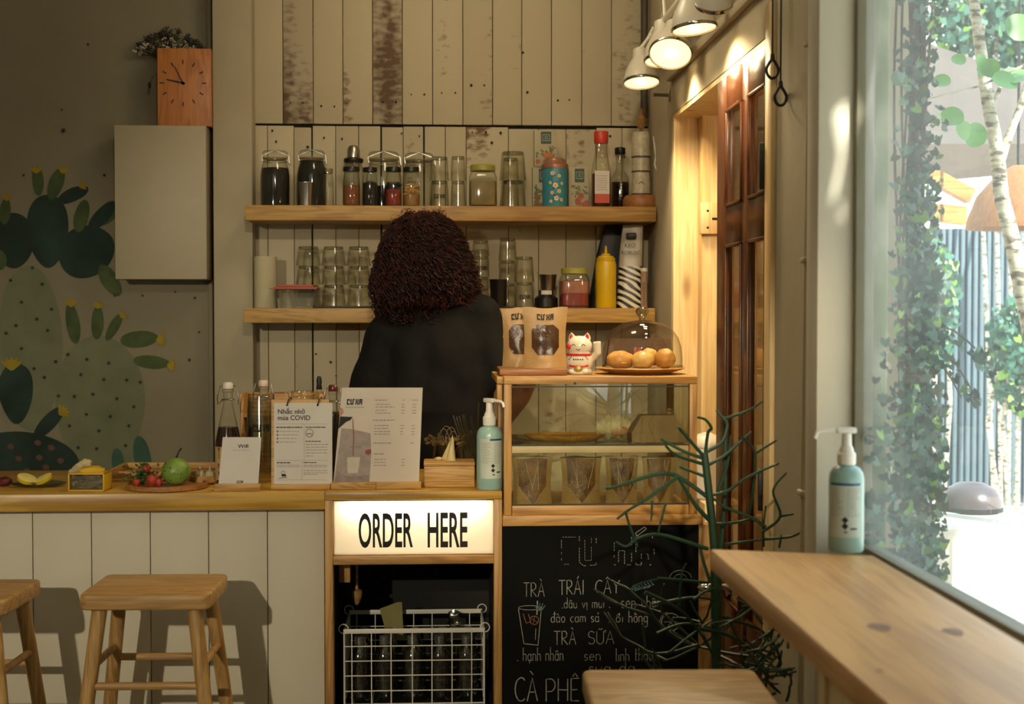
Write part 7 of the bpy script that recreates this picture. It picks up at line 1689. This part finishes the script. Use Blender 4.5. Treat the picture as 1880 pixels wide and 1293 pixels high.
# canopy roof, beams, lamp shade, fence
def slab(name, quad, Ys, th, mat, lab, cat, kind=None):
    P = [at(px, py, Y) for (px, py), Y in zip(quad, Ys)]; o = MB().prism(P, (0, th, 0)).build(name, mat); tag(o, lab, cat, None, kind); return o
m_aw = paint('grey_awning', '554d48', .85, .1, 3)
slab('awning', ((1690, 75), (1960, 165), (1960, 300), (1690, 258)), (7.0, 7.0, 6.4, 6.4), .03, m_aw, 'grey shade awning stretched across the terrace outside', 'awning')
slab('awning_flap', ((1690, 264), (1960, 264), (1960, 310), (1690, 335)), (6.25, 6.25, 6.3, 6.3), .02, paint('awning_edge', '60574f', .85, .1, 3), 'hanging lower flap of the grey awning outside', 'awning')
m_bm = wood('sunlit_beam', 'c49452', '94682f', 'x', 1)
pg = thing('pergola', 'sunlit wooden post with two beams under the awning outside', 'pergola', (0, 0, 0))
for quad in (((1690, 293), (1792, 348), (1780, 372), (1690, 322)), ((1690, 370), (1776, 380), (1774, 412), (1690, 402))):
    P = [at(px, py, 5.9) for px, py in quad]; MB().prism(P, (0, .06, 0)).build('beam', m_bm, pg)
pq = at(1686, 300, 5.9); MB().box(pq.x - .05, pq.x + .012, 5.9, 5.98, -.02, 3.0, .004).build('post', m_bm, pg)
cL = at(1868, 420, 5.6); t = thing('lamp_shade', 'large orange woven lamp shade hanging outside under the awning', 'lamp', cL); k = 5.6 / F
MB().lathe([(94 * k, 0), (90 * k, 20 * k), (74 * k, 60 * k), (40 * k, 100 * k), (10 * k, 118 * k)], 40, caps=False).build('shade', wood('woven_cane', '9c6a30', '744718', 'z', 2), t)
MB().cyl((0, 0, 118 * k), (0, 0, 1.2), .006).build('cord', M['black'], t)
fc = MB(); m_fence = paint('blue_grey_fence', '51656f', .7, .12, 3)
a, b = at(1690, 780, 10.0), at(2050, 420, 10.0)
n_f = 30
for i in range(n_f): x = a.x + (b.x - a.x) * i / n_f; fc.box(x, x + (b.x - a.x) / n_f * .7, 10.0, 10.06, 0.0, b.z, .01)
fc.box(a.x, b.x, 10.06, 10.1, 0, b.z)
o = fc.build('fence', m_fence); tag(o, 'blue-grey slatted fence across the street', 'fence')
def bush(lab, c, rad, n, size, seed):
    g = MB(); r_ = random.Random(seed); P = []
    for i in range(n): d_ = Vector((r_.gauss(0, 1), r_.gauss(0, 1), r_.gauss(0, 1))).normalized() * (r_.random() ** .35); P.append((c.x + d_.x * rad[0], c.y + d_.y * rad[1], c.z + d_.z * rad[2]))
    leafcloud(g, P, r_, size); t = thing('bush', lab, 'bush', (c.x, c.y, 0), 0, 'bushes by the fence'); g.v = [(v[0] - c.x, v[1] - c.y, v[2]) for v in g.v]
    o = g.build('leaves', m_leafs, t, sharp=None); o['kind'] = 'stuff'
    s_ = MB()
    for i in range(4): s_.tube([(.05 * i - .1, 0, 0), (.1 * i - .2, 0, c.z * .6), (rad[0] * (.4 * i - .6), 0, c.z)], .015, 6)
    s_.build('stems', m_bark, t)
bush('green bush before the fence, lower right of the window view', at(1870, 650, 9.0), (.2, .25, .42), 700, .05, 1)
bush('green bush before the fence, behind the hanging ivy', at(1715, 560, 8.2), (.14, .2, .42), 500, .05, 2)
bush('tall tree foliage beyond the awning at the top of the window', at(1860, 30, 9.6), (.6, .3, .35), 1500, .06, 3)
# white terrace table
tb = thing('terrace_table', 'sunlit white table on the terrace outside', 'table', (0, 0, 0)); z_tb = .72
q = [atZ(1712, 972, z_tb), atZ(1990, 975, z_tb), atZ(1990, 945, z_tb), atZ(1722, 943, z_tb)]
MB().prism([Vector(p_) for p_ in q], (0, 0, -.035)).build('tabletop', M['white'], tb)
for p_ in q: 
    c_ = sum((Vector(x) for x in q), Vector()) / 4; p_ = Vector(p_) + (c_ - Vector(p_)) * .1; MB().box(p_.x - .02, p_.x + .02, p_.y - .02, p_.y + .02, -.02, z_tb - .036).build('leg', M['white'], tb)
c_ = atZ(1808, 948, .72); t = thing('helmet', 'dark rounded helmet lying on the white terrace table', 'helmet', (c_.x, c_.y + .12, z_tb + .001))
MB().lathe([(.085, 0), (.1, .01), (.1, .04), (.08, .075), (.045, .095), (0, .1)], 28, caps=False).build('shell', paint('helmet_dark', '4a4346', .3), t)
MB().lathe([(.08, .0), (.104, .002), (.104, .014), (.1, .016)], 28, caps=False).build('rim_band', M['black'], t)
